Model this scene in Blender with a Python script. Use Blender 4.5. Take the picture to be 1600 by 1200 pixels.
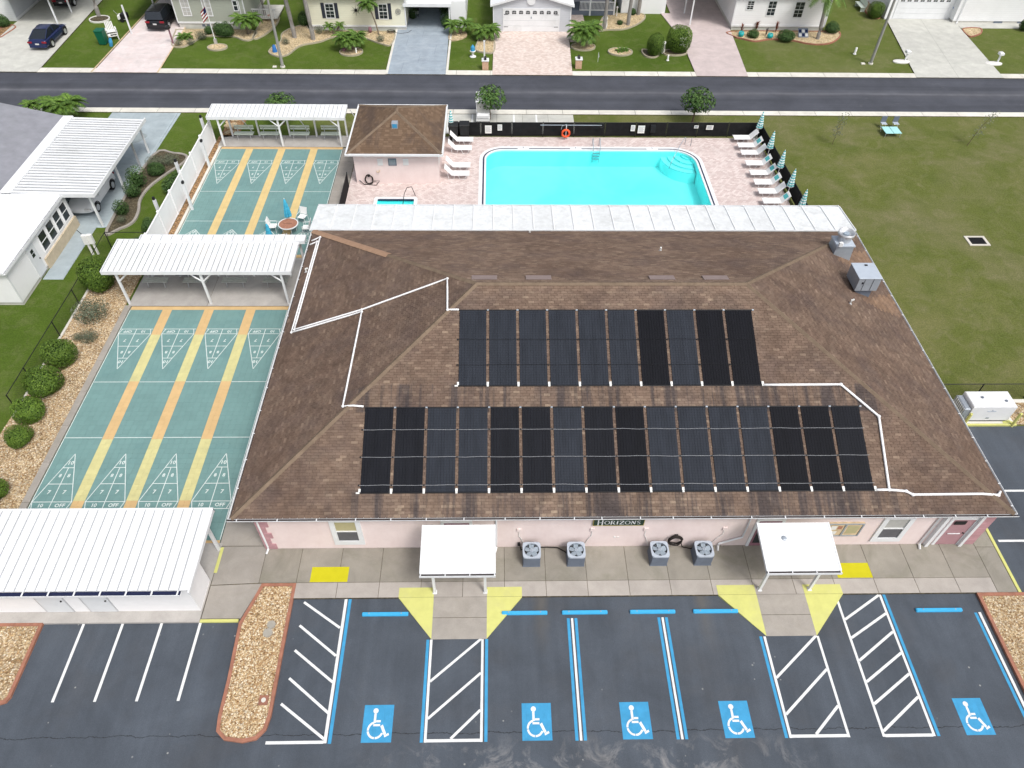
import bpy, math, random
from mathutils import Vector, Matrix, Euler
from math import sin, cos, pi, radians, sqrt, hypot, atan2
random.seed(7)
for o in list(bpy.data.objects): bpy.data.objects.remove(o)
SC = bpy.context.scene
COL = SC.collection

# ------------------------------------------------------------------ camera
CH = 29.0                                   # drone height above the ground
FPX = 1131.4
PT, YW, RL = radians(47.18), radians(1.75), radians(-1.14)
_f = Vector((sin(YW)*cos(PT), cos(YW)*cos(PT), -sin(PT)))
_r = Vector((cos(YW), -sin(YW), 0)); _d = _f.cross(_r)
_R = _r*cos(RL) + _d*sin(RL); _D = -_r*sin(RL) + _d*cos(RL)
cd = bpy.data.cameras.new('camera'); cam = bpy.data.objects.new('camera', cd); COL.objects.link(cam)
cd.sensor_fit = 'HORIZONTAL'; cd.sensor_width = 36; cd.lens = 36*FPX/1600; cd.clip_start = .5; cd.clip_end = 2000
_m = Matrix((_R, -_D, -_f)).transposed().to_4x4(); _m.translation = (0, 0, CH)
cam.matrix_world = _m
SC.camera = cam

def at(px, py, z=0.0):                      # survey of the photograph: the place at height z seen at a pixel
    d = _f*FPX + _R*(px-800) + _D*(py-600); t = (z-CH)/d.z
    return (d.x*t, d.y*t)
def atY(px, py, Y):                         # the same on a wall standing at depth Y: gives x, z
    d = _f*FPX + _R*(px-800) + _D*(py-600); t = Y/d.y
    return (d.x*t, CH+d.z*t)

# ------------------------------------------------------------------ world and sun (bright overcast)
EL, AZ = radians(56), radians(142)          # sun high, behind and a little right of the camera
w = bpy.data.worlds.new('World'); SC.world = w; w.use_nodes = True
nt = w.node_tree; nt.nodes.clear()
sky = nt.nodes.new('ShaderNodeTexSky'); sky.sky_type = 'NISHITA'; sky.sun_disc = False
sky.sun_elevation = EL; sky.sun_rotation = AZ; sky.air_density = 1.0; sky.dust_density = 4.0; sky.ozone_density = .8
bg = nt.nodes.new('ShaderNodeBackground'); bg.inputs[1].default_value = 0.15
ou = nt.nodes.new('ShaderNodeOutputWorld')
hs = nt.nodes.new('ShaderNodeHueSaturation'); hs.inputs['Saturation'].default_value = .38
nt.links.new(sky.outputs[0], hs.inputs['Color']); nt.links.new(hs.outputs[0], bg.inputs[0]); nt.links.new(bg.outputs[0], ou.inputs[0])
sl = bpy.data.lights.new('sun', 'SUN'); sl.energy = 1.75; sl.angle = radians(16); sl.color = (1, .965, .91)
so = bpy.data.objects.new('sun', sl); COL.objects.link(so); so.location = (0, 0, 60)
sdir = Vector((sin(AZ)*cos(EL), cos(AZ)*cos(EL), sin(EL)))
so.rotation_euler = sdir.to_track_quat('Z', 'Y').to_euler()
SC.view_settings.view_transform = 'Standard'; SC.view_settings.look = 'None'; SC.view_settings.exposure = 0.27
SC.view_settings.gamma = 1.0; SC.view_settings.use_curve_mapping = False
SC.render.film_transparent = False

# ------------------------------------------------------------------ helpers: objects
WL = {}                                     # world location of every parent empty while building
class MB:
    def __init__(s): s.v = []; s.f = []; s.mi = []; s.cur = 0; s.M = None; s.rn = []; s.r = None
    def add(s, vs, fs):
        b = len(s.v)
        if s.M is not None: vs = [tuple(s.M @ Vector(p)) for p in vs]
        s.v += [tuple(p) for p in vs]
        for f in fs:
            s.f.append([b+i for i in f]); s.mi.append(s.cur); s.rn.append(random.random() if s.r is None else s.r)
        return s
    def box(s, x0, y0, z0, x1, y1, z1):
        return s.add([(x0,y0,z0),(x1,y0,z0),(x1,y1,z0),(x0,y1,z0),(x0,y0,z1),(x1,y0,z1),(x1,y1,z1),(x0,y1,z1)],
            [(3,2,1,0),(4,5,6,7),(0,1,5,4),(1,2,6,5),(2,3,7,6),(3,0,4,7)])
    def bbox(s, x0, y0, z0, x1, y1, z1, b=.02):          # box with chamfered top edges
        return s.add([(x0,y0,z0),(x1,y0,z0),(x1,y1,z0),(x0,y1,z0),(x0,y0,z1-b),(x1,y0,z1-b),(x1,y1,z1-b),(x0,y1,z1-b),
            (x0+b,y0+b,z1),(x1-b,y0+b,z1),(x1-b,y1-b,z1),(x0+b,y1-b,z1)],
            [(3,2,1,0),(8,9,10,11),(0,1,5,4),(1,2,6,5),(2,3,7,6),(3,0,4,7),(4,5,9,8),(5,6,10,9),(6,7,11,10),(7,4,8,11)])
    def cyl(s, p0, p1, r0, r1=None, n=10, cap=True):
        if r1 is None: r1 = r0
        p0, p1 = Vector(p0), Vector(p1); a = (p1-p0).normalized()
        u = a.orthogonal().normalized(); w_ = a.cross(u); vs = []
        for p, r in ((p0, r0), (p1, r1)):
            for i in range(n):
                t = 2*pi*i/n; vs.append(p + (u*cos(t)+w_*sin(t))*r)
        fs = [(i, (i+1) % n, n+(i+1) % n, n+i) for i in range(n)]
        if cap: fs += [tuple(reversed(range(n))), tuple(range(n, 2*n))]
        return s.add(vs, fs)
    def tube(s, pts, r, n=8, closed=False):
        pts = [Vector(p) for p in pts]; vs = []; k = len(pts); up = Vector((0, 0, 1))
        for i, p in enumerate(pts):
            a = pts[(i+1) % k] if (i < k-1 or closed) else p; b = pts[i-1] if (i > 0 or closed) else p
            t = (a-b).normalized(); u = t.cross(up)
            if u.length < .05: u = t.cross(Vector((0, 1, 0)))
            u.normalize(); w_ = u.cross(t)
            rr = r[i] if isinstance(r, (list, tuple)) else r
            for j in range(n):
                q = 2*pi*j/n; vs.append(p + (u*cos(q)+w_*sin(q))*rr)
        fs = []
        for i in range(k if closed else k-1):
            c = (i+1) % k
            for j in range(n): fs.append((i*n+j, c*n+j, c*n+(j+1) % n, i*n+(j+1) % n))
        if not closed: fs += [tuple(range(n)), tuple(reversed(range((k-1)*n, k*n)))]
        return s.add(vs, fs)
    def prism(s, poly, z0, z1, bottom=False):
        if sum(poly[i-1][0]*poly[i][1]-poly[i][0]*poly[i-1][1] for i in range(len(poly))) < 0: poly = poly[::-1]
        n = len(poly); vs = [(p[0], p[1], z0) for p in poly]+[(p[0], p[1], z1) for p in poly]
        fs = [tuple(range(n, 2*n))]+[(i, (i+1) % n, n+(i+1) % n, n+i) for i in range(n)]
        if bottom: fs.append(tuple(reversed(range(n))))
        return s.add(vs, fs)
    def ring(s, outer, inner, z0, z1):
        n = len(outer); vs = [(p[0],p[1],z0) for p in outer]+[(p[0],p[1],z1) for p in outer]+[(p[0],p[1],z0) for p in inner]+[(p[0],p[1],z1) for p in inner]
        fs = []
        for i in range(n):
            j = (i+1) % n
            fs += [(i, j, n+j, n+i), (n+i, n+j, 3*n+j, 3*n+i), (3*n+i, 3*n+j, 2*n+j, 2*n+i)]
        return s.add(vs, fs)
    def ell(s, c, r, n=10, m=6):
        vs = []; fs = []
        for i in range(m+1):
            ph = -pi/2+pi*i/m
            for j in range(n):
                t = 2*pi*j/n; vs.append((c[0]+r[0]*cos(ph)*cos(t), c[1]+r[1]*cos(ph)*sin(t), c[2]+r[2]*sin(ph)))
        for i in range(m):
            for j in range(n): fs.append((i*n+j, i*n+(j+1) % n, (i+1)*n+(j+1) % n, (i+1)*n+j))
        return s.add(vs, fs)
    def lathe(s, prof, c=(0, 0, 0), n=16):
        vs = []; fs = []
        for (r, z) in prof:
            for j in range(n):
                t = 2*pi*j/n; vs.append((c[0]+r*cos(t), c[1]+r*sin(t), c[2]+z))
        for i in range(len(prof)-1):
            for j in range(n): fs.append((i*n+j, i*n+(j+1) % n, (i+1)*n+(j+1) % n, (i+1)*n+j))
        return s.add(vs, fs)
    def strip(s, x0, y0, x1, y1, wd, z):                 # flat painted line between two points
        d = Vector((x1-x0, y1-y0, 0)).normalized(); n = Vector((-d.y, d.x, 0))*wd/2
        return s.add([(x0-n.x, y0-n.y, z), (x1-n.x, y1-n.y, z), (x1+n.x, y1+n.y, z), (x0+n.x, y0+n.y, z)], [(0, 1, 2, 3)])
    def mesh(s, name, mats, smooth=False, off=(0, 0, 0)):
        me = bpy.data.meshes.new(name)
        me.from_pydata([(p[0]-off[0], p[1]-off[1], p[2]-off[2]) for p in s.v], [], s.f)
        if not isinstance(mats, (list, tuple)): mats = [mats]
        for m in mats: me.materials.append(m)
        if len(mats) > 1: me.polygons.foreach_set('material_index', s.mi)
        a = me.attributes.new('rnd', 'FLOAT', 'FACE'); a.data.foreach_set('value', s.rn)
        if smooth: me.polygons.foreach_set('use_smooth', [True]*len(s.f))
        me.update(); return me
    def build(s, name, mats, parent=None, smooth=False, kind=None, own=False):
        off = (0, 0, 0)
        if parent is not None: off = WL.get(parent.name, (0, 0, 0))
        elif s.v and own:
            xs = [p[0] for p in s.v]; ys = [p[1] for p in s.v]; zs = [p[2] for p in s.v]
            off = ((min(xs)+max(xs))/2, (min(ys)+max(ys))/2, min(zs))
        o = bpy.data.objects.new(name, s.mesh(name, mats, smooth, off)); COL.objects.link(o)
        if parent is not None: o.parent = parent; WL[o.name] = off
        else:
            o.location = off; WL[o.name] = off
        if kind: o['kind'] = kind
        return o
def tag(o, label=None, cat=None, group=None, kind=None):
    if label: o['label'] = label
    if cat: o['category'] = cat
    if group: o['group'] = group
    if kind: o['kind'] = kind
    return o
def thing(name, label, cat, loc=(0, 0, 0), group=None, rz=0):
    o = bpy.data.objects.new(name, None); COL.objects.link(o); o.location = loc; o.rotation_euler = (0, 0, rz)
    o.empty_display_size = .2; WL[o.name] = tuple(loc); return tag(o, label, cat, group)
KIDS = {}
def copy_tree(root, loc, rz=0, label=None, group=None, scale=None, parent=None):
    def rec(o, par):
        c = o.copy(); COL.objects.link(c); c.parent = par
        for k in [q for q in bpy.data.objects if q.parent == o]: rec(k, c)
        return c
    c = rec(root, parent); c.location = loc; c.rotation_euler = (0, 0, rz)
    if scale: c.scale = scale if isinstance(scale, (tuple, list)) else (scale,)*3
    if label: c['label'] = label
    if group: c['group'] = group
    return c
def inst(name, me, parent, loc, rot=(0, 0, 0), sc=(1, 1, 1)):       # a part that shares a mesh
    o = bpy.data.objects.new(name, me); COL.objects.link(o)
    if parent is not None:
        o.parent = parent; p = WL.get(parent.name, (0, 0, 0)); loc = (loc[0]-p[0], loc[1]-p[1], loc[2]-p[2])
    o.location = loc; o.rotation_euler = rot; o.scale = sc; return o
def text_mb(mb, s, size, M, thick=0):                               # flat lettering, centred
    cu = bpy.data.curves.new('t', 'FONT'); cu.body = s; cu.size = size; cu.align_x = 'CENTER'; cu.align_y = 'CENTER'
    cu.extrude = thick; cu.resolution_u = 2; cu.offset = size*.02
    ob = bpy.data.objects.new('t', cu); me = bpy.data.meshes.new_from_object(ob)
    mb.add([tuple(M @ v.co) for v in me.vertices], [tuple(p.vertices) for p in me.polygons])
    bpy.data.objects.remove(ob); bpy.data.meshes.remove(me); bpy.data.curves.remove(cu)

# ------------------------------------------------------------------ helpers: materials
def lin(c):                                  # sRGB 0-255 -> linear
    return tuple((v/255/12.92 if v/255 <= .04045 else ((v/255+.055)/1.055)**2.4) for v in c)
class NM:
    def __init__(s, name, rough=.7, spec=.3, metal=0):
        s.m = bpy.data.materials.new(name); s.m.use_nodes = True; s.t = s.m.node_tree
        s.b = s.t.nodes['Principled BSDF']; s.b.inputs['Roughness'].default_value = rough
        s.b.inputs['Specular IOR Level'].default_value = spec; s.b.inputs['Metallic'].default_value = metal; s.co = None
    def n(s, ty, **k):
        q = s.t.nodes.new(ty)
        for a, v in k.items():
            if a in q.inputs: q.inputs[a].default_value = v
            else: setattr(q, a, v)
        return q
    def l(s, a, b): s.t.links.new(a, b)
    def pos(s, world=True, scale=(1, 1, 1)):
        if world: o = s.n('ShaderNodeNewGeometry').outputs['Position']
        else: o = s.n('ShaderNodeTexCoord').outputs['Object']
        if scale != (1, 1, 1):
            mp = s.n('ShaderNodeMapping'); mp.inputs['Scale'].default_value = scale; s.l(o, mp.inputs['Vector']); o = mp.outputs[0]
        return o
    def noise(s, scale, vec=None, detail=4, rough=.55, dist=0):
        q = s.n('ShaderNodeTexNoise'); q.inputs['Scale'].default_value = scale; q.inputs['Detail'].default_value = detail
        q.inputs['Roughness'].default_value = rough; q.inputs['Distortion'].default_value = dist
        if vec is not None: s.l(vec, q.inputs['Vector'])
        return q.outputs['Fac']
    def ramp(s, fac, stops, interp='LINEAR'):
        q = s.n('ShaderNodeValToRGB'); e = q.color_ramp; e.interpolation = interp
        while len(e.elements) > 1: e.elements.remove(e.elements[-1])
        for i, (p, c) in enumerate(stops):
            if not isinstance(c, (tuple, list)): c = (c, c, c)
            k = e.elements[0] if i == 0 else e.elements.new(p)
            k.position = p; k.color = (*c[:3], 1)
        s.l(fac, q.inputs[0]); return q.outputs[0]
    def mix(s, f, a, b, mode='MIX'):
        q = s.n('ShaderNodeMix', data_type='RGBA', blend_type=mode)
        for i, v in ((0, f), (6, a), (7, b)):
            if hasattr(v, 'links'): s.l(v, q.inputs[i])
            elif i == 0: q.inputs[0].default_value = v
            else: q.inputs[i].default_value = (*v[:3], 1) if isinstance(v, (tuple, list)) else (v, v, v, 1)
        return q.outputs[2]
    def math(s, op, a, b=0, c=0):
        q = s.n('ShaderNodeMath', operation=op)
        for i, v in enumerate((a, b, c)):
            if hasattr(v, 'links'): s.l(v, q.inputs[i])
            else: q.inputs[i].default_value = v
        return q.outputs[0]
    def xyz(s, vec):
        q = s.n('ShaderNodeSeparateXYZ'); s.l(vec, q.inputs[0]); return q.outputs
    def attr(s, name): return s.n('ShaderNodeAttribute', attribute_name=name)
    def out(s, col=None, bump=None, bs=.3, bd=.02, rough=None):
        if col is not None:
            if hasattr(col, 'links'): s.l(col, s.b.inputs['Base Color'])
            else: s.b.inputs['Base Color'].default_value = (*col, 1)
        if bump is not None:
            q = s.n('ShaderNodeBump'); q.inputs['Strength'].default_value = bs; q.inputs['Distance'].default_value = bd
            s.l(bump, q.inputs['Height']); s.l(q.outputs[0], s.b.inputs['Normal'])
        if rough is not None: s.l(rough, s.b.inputs['Roughness'])
        return s.m
def mul(c, k): return tuple(min(1, v*k) for v in c)
def mat(name, c, rough=.6, var=.12, scale=2.5, spec=.3, metal=0, bump=0, bscale=40, world=True, dirt=None, rv=0):
    m = NM(name, rough, spec, metal); p = m.pos(world); a = m.noise(scale, p, 5, .6)
    col = m.ramp(a, [(.3, mul(c, 1-var)), (.7, mul(c, 1+var*.6))])
    if rv: 
        k = m.ramp(m.attr('rnd').outputs['Fac'], [(0, 1-rv), (1, 1+rv)]); col = m.mix(1, col, k, 'MULTIPLY')
    if dirt:
        d = m.ramp(m.noise(scale*.35, p, 6, .7), [(.5, 0), (.75, 1)]); col = m.mix(m.math('MULTIPLY', d, dirt[1]), col, dirt[0])
    return m.out(col, m.noise(bscale, p, 3) if bump else None, bump)
M = {}
M['white'] = mat('white_painted_metal', (.72, .735, .75), .4, .05, 1.2, .4, dirt=((.42, .43, .41), .45))
M['groove_dark'] = mat('dark_pan_groove', (.16, .17, .19), .7, .2, 2)  # dark tone standing in for shade beside the carport ribs
M['groove'] = mat('shade_grey_pan_groove', (.40, .42, .44), .7, .15, 2)  # grey that paints the shade between roof pans
M['white_roof'] = mat('white_roof_coating', (.75, .765, .78), .5, .04, .6, .3, dirt=((.50, .51, .50), .45))
M['white_vinyl'] = mat('white_vinyl', (.82, .82, .83), .45, .04, 1.5)
M['offwhite'] = mat('off_white_plastic', (.72, .72, .70), .5, .06, 4, world=False)
M['siding_white'] = mat('white_siding', (.78, .79, .80), .5, .04, .7)
M['grey_wall'] = mat('light_grey_siding', (.52, .54, .58), .6, .05, .8)
M['cream'] = mat('cream_siding', (.74, .73, .58), .6, .05, .8)
M['sage'] = mat('sage_siding', (.34, .37, .31), .6, .05, .8)
M['skirt'] = mat('block_skirting', (.55, .54, .50), .8, .12, 2)
M['tan_block'] = mat('tan_block', (.52, .44, .32), .85, .15, 3)
M['black'] = mat('black_metal', (.012, .012, .014), .5, .1, 5, .3)
M['black_mesh'] = mat('black_privacy_mesh', (.016, .016, .017), .8, .25, 2.2, .1)
M['dark'] = mat('dark_interior', (.02, .02, .022), .8, .1, 5)
M['glass'] = mat('window_glass', (.02, .026, .03), .12, .2, 2, .6)
M['glass_light'] = mat('window_with_blind', (.42, .42, .40), .35, .1, 2, .4)
M['blind_yellow'] = mat('yellowed_blind', (.42, .38, .22), .4, .1, 2, .4)
M['screen_grey'] = mat('insect_screen', (.11, .11, .12), .6, .15, 3)
M['grey_metal'] = mat('galvanised_metal', (.34, .38, .43), .42, .12, 1.6, .5, .25, dirt=((.2, .2, .2), .3))
M['condenser'] = mat('condenser_paint', (.13, .155, .20), .5, .1, 3, .4)
M['condenser_top'] = mat('condenser_lid', (.40, .45, .52), .45, .06, 3, .4)
M['fan_blade'] = mat('fan_blade', (.30, .36, .42), .45, .08, 3, .4)
M['navy_dark'] = mat('navy_tile', (.015, .02, .06), .35, .2, 6)
M['pink_door'] = mat('dusty_pink_paint', (.39, .225, .245), .6, .08, 2)
M['pink_block'] = mat('rose_quoin', (.45, .255, .275), .7, .14, 3)
M['mauve'] = mat('mauve_paint', (.26, .13, .16), .6, .1, 3)
M['sign_green'] = mat('dark_green_sign', (.012, .035, .022), .4, .1, 5)
M['gold'] = mat('gold_trim', (.42, .33, .06), .5, .1, 5)
M['bin_green'] = mat('green_bin', (.005, .10, .055), .5, .1, 5)
M['bin_black'] = mat('black_bin', (.012, .012, .013), .5, .15, 5)
M['cyan_cloth'] = mat('cyan_canvas', (.06, .42, .62), .8, .2, 6)
M['teal'] = mat('teal_canvas', (.10, .45, .47), .8, .1, 5, world=False)
M['teal_glaze'] = mat('teal_glaze', (.02, .35, .36), .3, .1, 5)
M['cloth_white'] = mat('white_sling_fabric', (.80, .80, .79), .8, .04, 5, world=False)
M['orange_plastic'] = mat('orange_plastic', (.80, .10, .03), .45, .08, 6)
M['terracotta'] = mat('terracotta_top', (.36, .17, .11), .6, .3, 9, world=False)
M['bench'] = mat('weathered_bench', (.42, .44, .41), .8, .15, 6, world=False)
M['bench_green'] = mat('pale_green_bench', (.56, .62, .55), .7, .1, 6, world=False)
M['rubber'] = mat('rubber', (.012, .012, .013), .8, .1, 6)
M['rim'] = mat('wheel_rim', (.55, .56, .58), .35, .1, 6, .5, .5, world=False)
M['cornice_pole'] = mat('grey_lamp_pole', (.28, .28, .26), .6, .12, 2)
M['hose'] = mat('dark_hose', (.018, .014, .013), .6, .3, 12)
M['navy_car'] = mat('navy_car_paint', (.010, .018, .075), .25, .05, 2, .6, .2, world=False)
M['black_car'] = mat('black_car_paint', (.010, .011, .014), .22, .05, 2, .6, .2, world=False)
M['white_car'] = mat('white_car_paint', (.70, .71, .72), .3, .03, 2, .5, world=False)
M['car_glass'] = mat('car_glass', (.012, .016, .022), .06, .1, 2, .7, world=False)
M['red_lens'] = mat('red_lens', (.25, .01, .02), .25, .1, 3)
M['clear_lens'] = mat('clear_lens', (.6, .6, .6), .2, .1, 3)
M['brickred'] = mat('brick_post', (.40, .20, .14), .85, .2, 9)
def paint(name, c, wear=.5):
    m = NM(name, .75, .2); p = m.pos(); a = m.ramp(m.noise(2.5, p, 6, .65), [(.3, mul(c, .84)), (.65, mul(c, 1.04))])
    ch = m.ramp(m.noise(16, p, 5, .75), [(.60, 0), (.68, 1)]); pt = m.ramp(m.noise(.7, p, 4, .6), [(.42, .1), (.66, 1)])
    a = m.mix(m.math('MULTIPLY', m.math('MULTIPLY', ch, pt), wear), a, (.10, .11, .12))
    hc = m.ramp(m.noise(1, m.pos(True, (5, .6, 1)), 5, .7), [(.55, 0), (.72, 1)]); a = m.mix(m.math('MULTIPLY', hc, .22), a, mul(c, .45))
    return m.out(a, m.noise(50, p, 3), .2, .006)
M['paint_white'] = paint('white_road_paint', (.72, .73, .73))
M['paint_blue'] = paint('blue_road_paint', (.055, .30, .54), .6)
M['stop_blue'] = mat('wheel_stop_blue', (.05, .38, .68), .6, .08, 6, .3)
M['paint_yellow'] = mat('yellow_kerb_paint', (.56, .56, .19), .7, .08, 2.5, .2, dirt=((.50, .48, .25), .5))
M['pad_yellow'] = mat('bright_yellow_pad', (.50, .46, .012), .7, .06, 3, .2)
M['court_green'] = mat('court_tile_green', (.158, .278, .268), .65, .08, .5, .3, rv=.035, dirt=((.075, .19, .21), .5))
M['court_orange'] = mat('court_tile_orange', (.60, .41, .20), .65, .08, 1.2, .3, rv=.03)
M['court_yellow'] = mat('court_tile_yellow', (.58, .54, .26), .65, .08, 2.5, .3, rv=.03, dirt=((.42, .41, .22), .6))
M['court_paleyel'] = mat('court_tile_amber', (.62, .47, .22), .65, .08, 1.2, .3, rv=.03)
M['court_line'] = mat('court_line_paint', (.66, .72, .70), .7, .12, 6, .2)
M['court_base'] = mat('court_joint', (.06, .13, .13), .9, .1, 4)
M['brick_kerb'] = mat('terracotta_kerb', (.34, .155, .105), .85, .2, 4, .2, bump=.3, dirt=((.16, .09, .07), .6))
M['concrete_kerb'] = mat('concrete_kerb', (.58, .55, .49), .85, .1, 1.5, .2, dirt=((.42, .40, .36), .4))
M['bed_kerb'] = mat('bed_edging', (.38, .34, .25), .85, .15, 3)
M['rock_white'] = mat('white_rock', (.68, .67, .64), .9, .15, 5)
M['rock_tan'] = mat('tan_rock', (.50, .39, .25), .9, .25, 3, rv=.25)
M['trunk'] = mat('palm_trunk', (.20, .17, .13), .9, .3, 7, .1, bump=.5, bscale=18, world=False)
M['trunk_grey'] = mat('grey_palm_trunk', (.27, .255, .24), .9, .2, 5, .1, bump=.4, bscale=14, world=False)
M['bark'] = mat('bark', (.14, .10, .07), .9, .3, 7, .1, world=False)
M['red_leaf'] = mat('red_cordyline_leaf', (.22, .06, .03), .6, .2, 6, rv=.4, world=False)
M['purple_leaf'] = mat('purple_foliage', (.12, .10, .11), .7, .2, 6, rv=.4, world=False)
M['stripe_light'] = mat('pale_aqua_stripe', (.74, .80, .80), .8, .05, 5, world=False)
M['blue_deco'] = mat('blue_ornament', (.03, .15, .42), .5, .2, 6)
M['gutter_dark'] = mat('dark_gutter_sheet', (.045, .035, .035), .9, .3, 5)  # dark tone for the gap between gutter lips
M['hearth'] = mat('navy_cover', (.03, .035, .05), .7, .1, 4)
M['lawn_statue'] = mat('white_ornament', (.75, .75, .73), .6, .1, 6)

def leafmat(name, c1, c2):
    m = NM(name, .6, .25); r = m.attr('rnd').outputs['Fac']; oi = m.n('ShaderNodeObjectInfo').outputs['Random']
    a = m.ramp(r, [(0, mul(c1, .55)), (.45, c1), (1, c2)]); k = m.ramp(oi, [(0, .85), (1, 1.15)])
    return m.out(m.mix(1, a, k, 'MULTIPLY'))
M['leaf'] = leafmat('hedge_leaves', (.062, .118, .015), (.18, .28, .034))
M['leaf_dark'] = leafmat('dark_leaves', (.034, .075, .020), (.10, .18, .045))
M['leaf_tree'] = leafmat('tree_leaves', (.045, .10, .022), (.13, .22, .05))
M['leaf_grey'] = leafmat('grey_green_leaves', (.10, .12, .075), (.19, .20, .14))
M['frond'] = leafmat('palm_fronds', (.060, .13, .020), (.17, .27, .045))
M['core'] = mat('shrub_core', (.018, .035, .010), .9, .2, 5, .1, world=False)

def grass_mat():
    m = NM('lawn_grass', .9, .1); p = m.pos(); s = m.xyz(p)
    fine = m.noise(9, p, 6, .75); big = m.noise(.11, p, 5, .6, .6); mid = m.noise(.9, p, 6, .7, 1.0)
    blades = m.noise(26, m.pos(True, (1, .45, 1)), 4, .8)
    far = m.math('MULTIPLY', m.math('SUBTRACT', s[1], 62), .2)             # the tended front gardens are greener
    farm = m.n('ShaderNodeClamp'); m.l(far, farm.inputs[0]); farm = farm.outputs[0]
    left = m.n('ShaderNodeClamp'); m.l(m.math('MULTIPLY', m.math('ADD', s[0], 12), -.2), left.inputs[0]); left = left.outputs[0]
    lush = m.n('ShaderNodeClamp'); m.l(m.math('MAXIMUM', farm, left), lush.inputs[0]); lush = lush.outputs[0]
    lush = m.math('MULTIPLY', lush, m.ramp(m.math('MULTIPLY', s[0], .01), [(.20, 1), (.26, .35)]))
    a = m.ramp(big, [(.32, (.160, .160, .062)), (.5, (.112, .132, .032)), (.68, (.165, .160, .074))])
    b = m.ramp(big, [(.35, (.066, .110, .014)), (.65, (.095, .145, .022))])
    c = m.mix(lush, a, b)
    dry = m.ramp(mid, [(.48, 0), (.72, 1)]); c = m.mix(m.math('MULTIPLY', dry, m.ramp(lush, [(0, .5), (1, .28)])), c, (.21, .19, .11))
    dk = m.ramp(m.noise(.45, p, 5, .7), [(.3, 1), (.5, 0)]); c = m.mix(m.math('MULTIPLY', dk, .30), c, (.05, .085, .012))
    g = m.ramp(fine, [(.25, .62), (.75, 1.34)]); g2 = m.ramp(blades, [(.2, .62), (.8, 1.34)])
    c = m.mix(1, m.mix(1, c, g, 'MULTIPLY'), g2, 'MULTIPLY')
    return m.out(c, blades, .8, .05)
M['grass'] = grass_mat()

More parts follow.
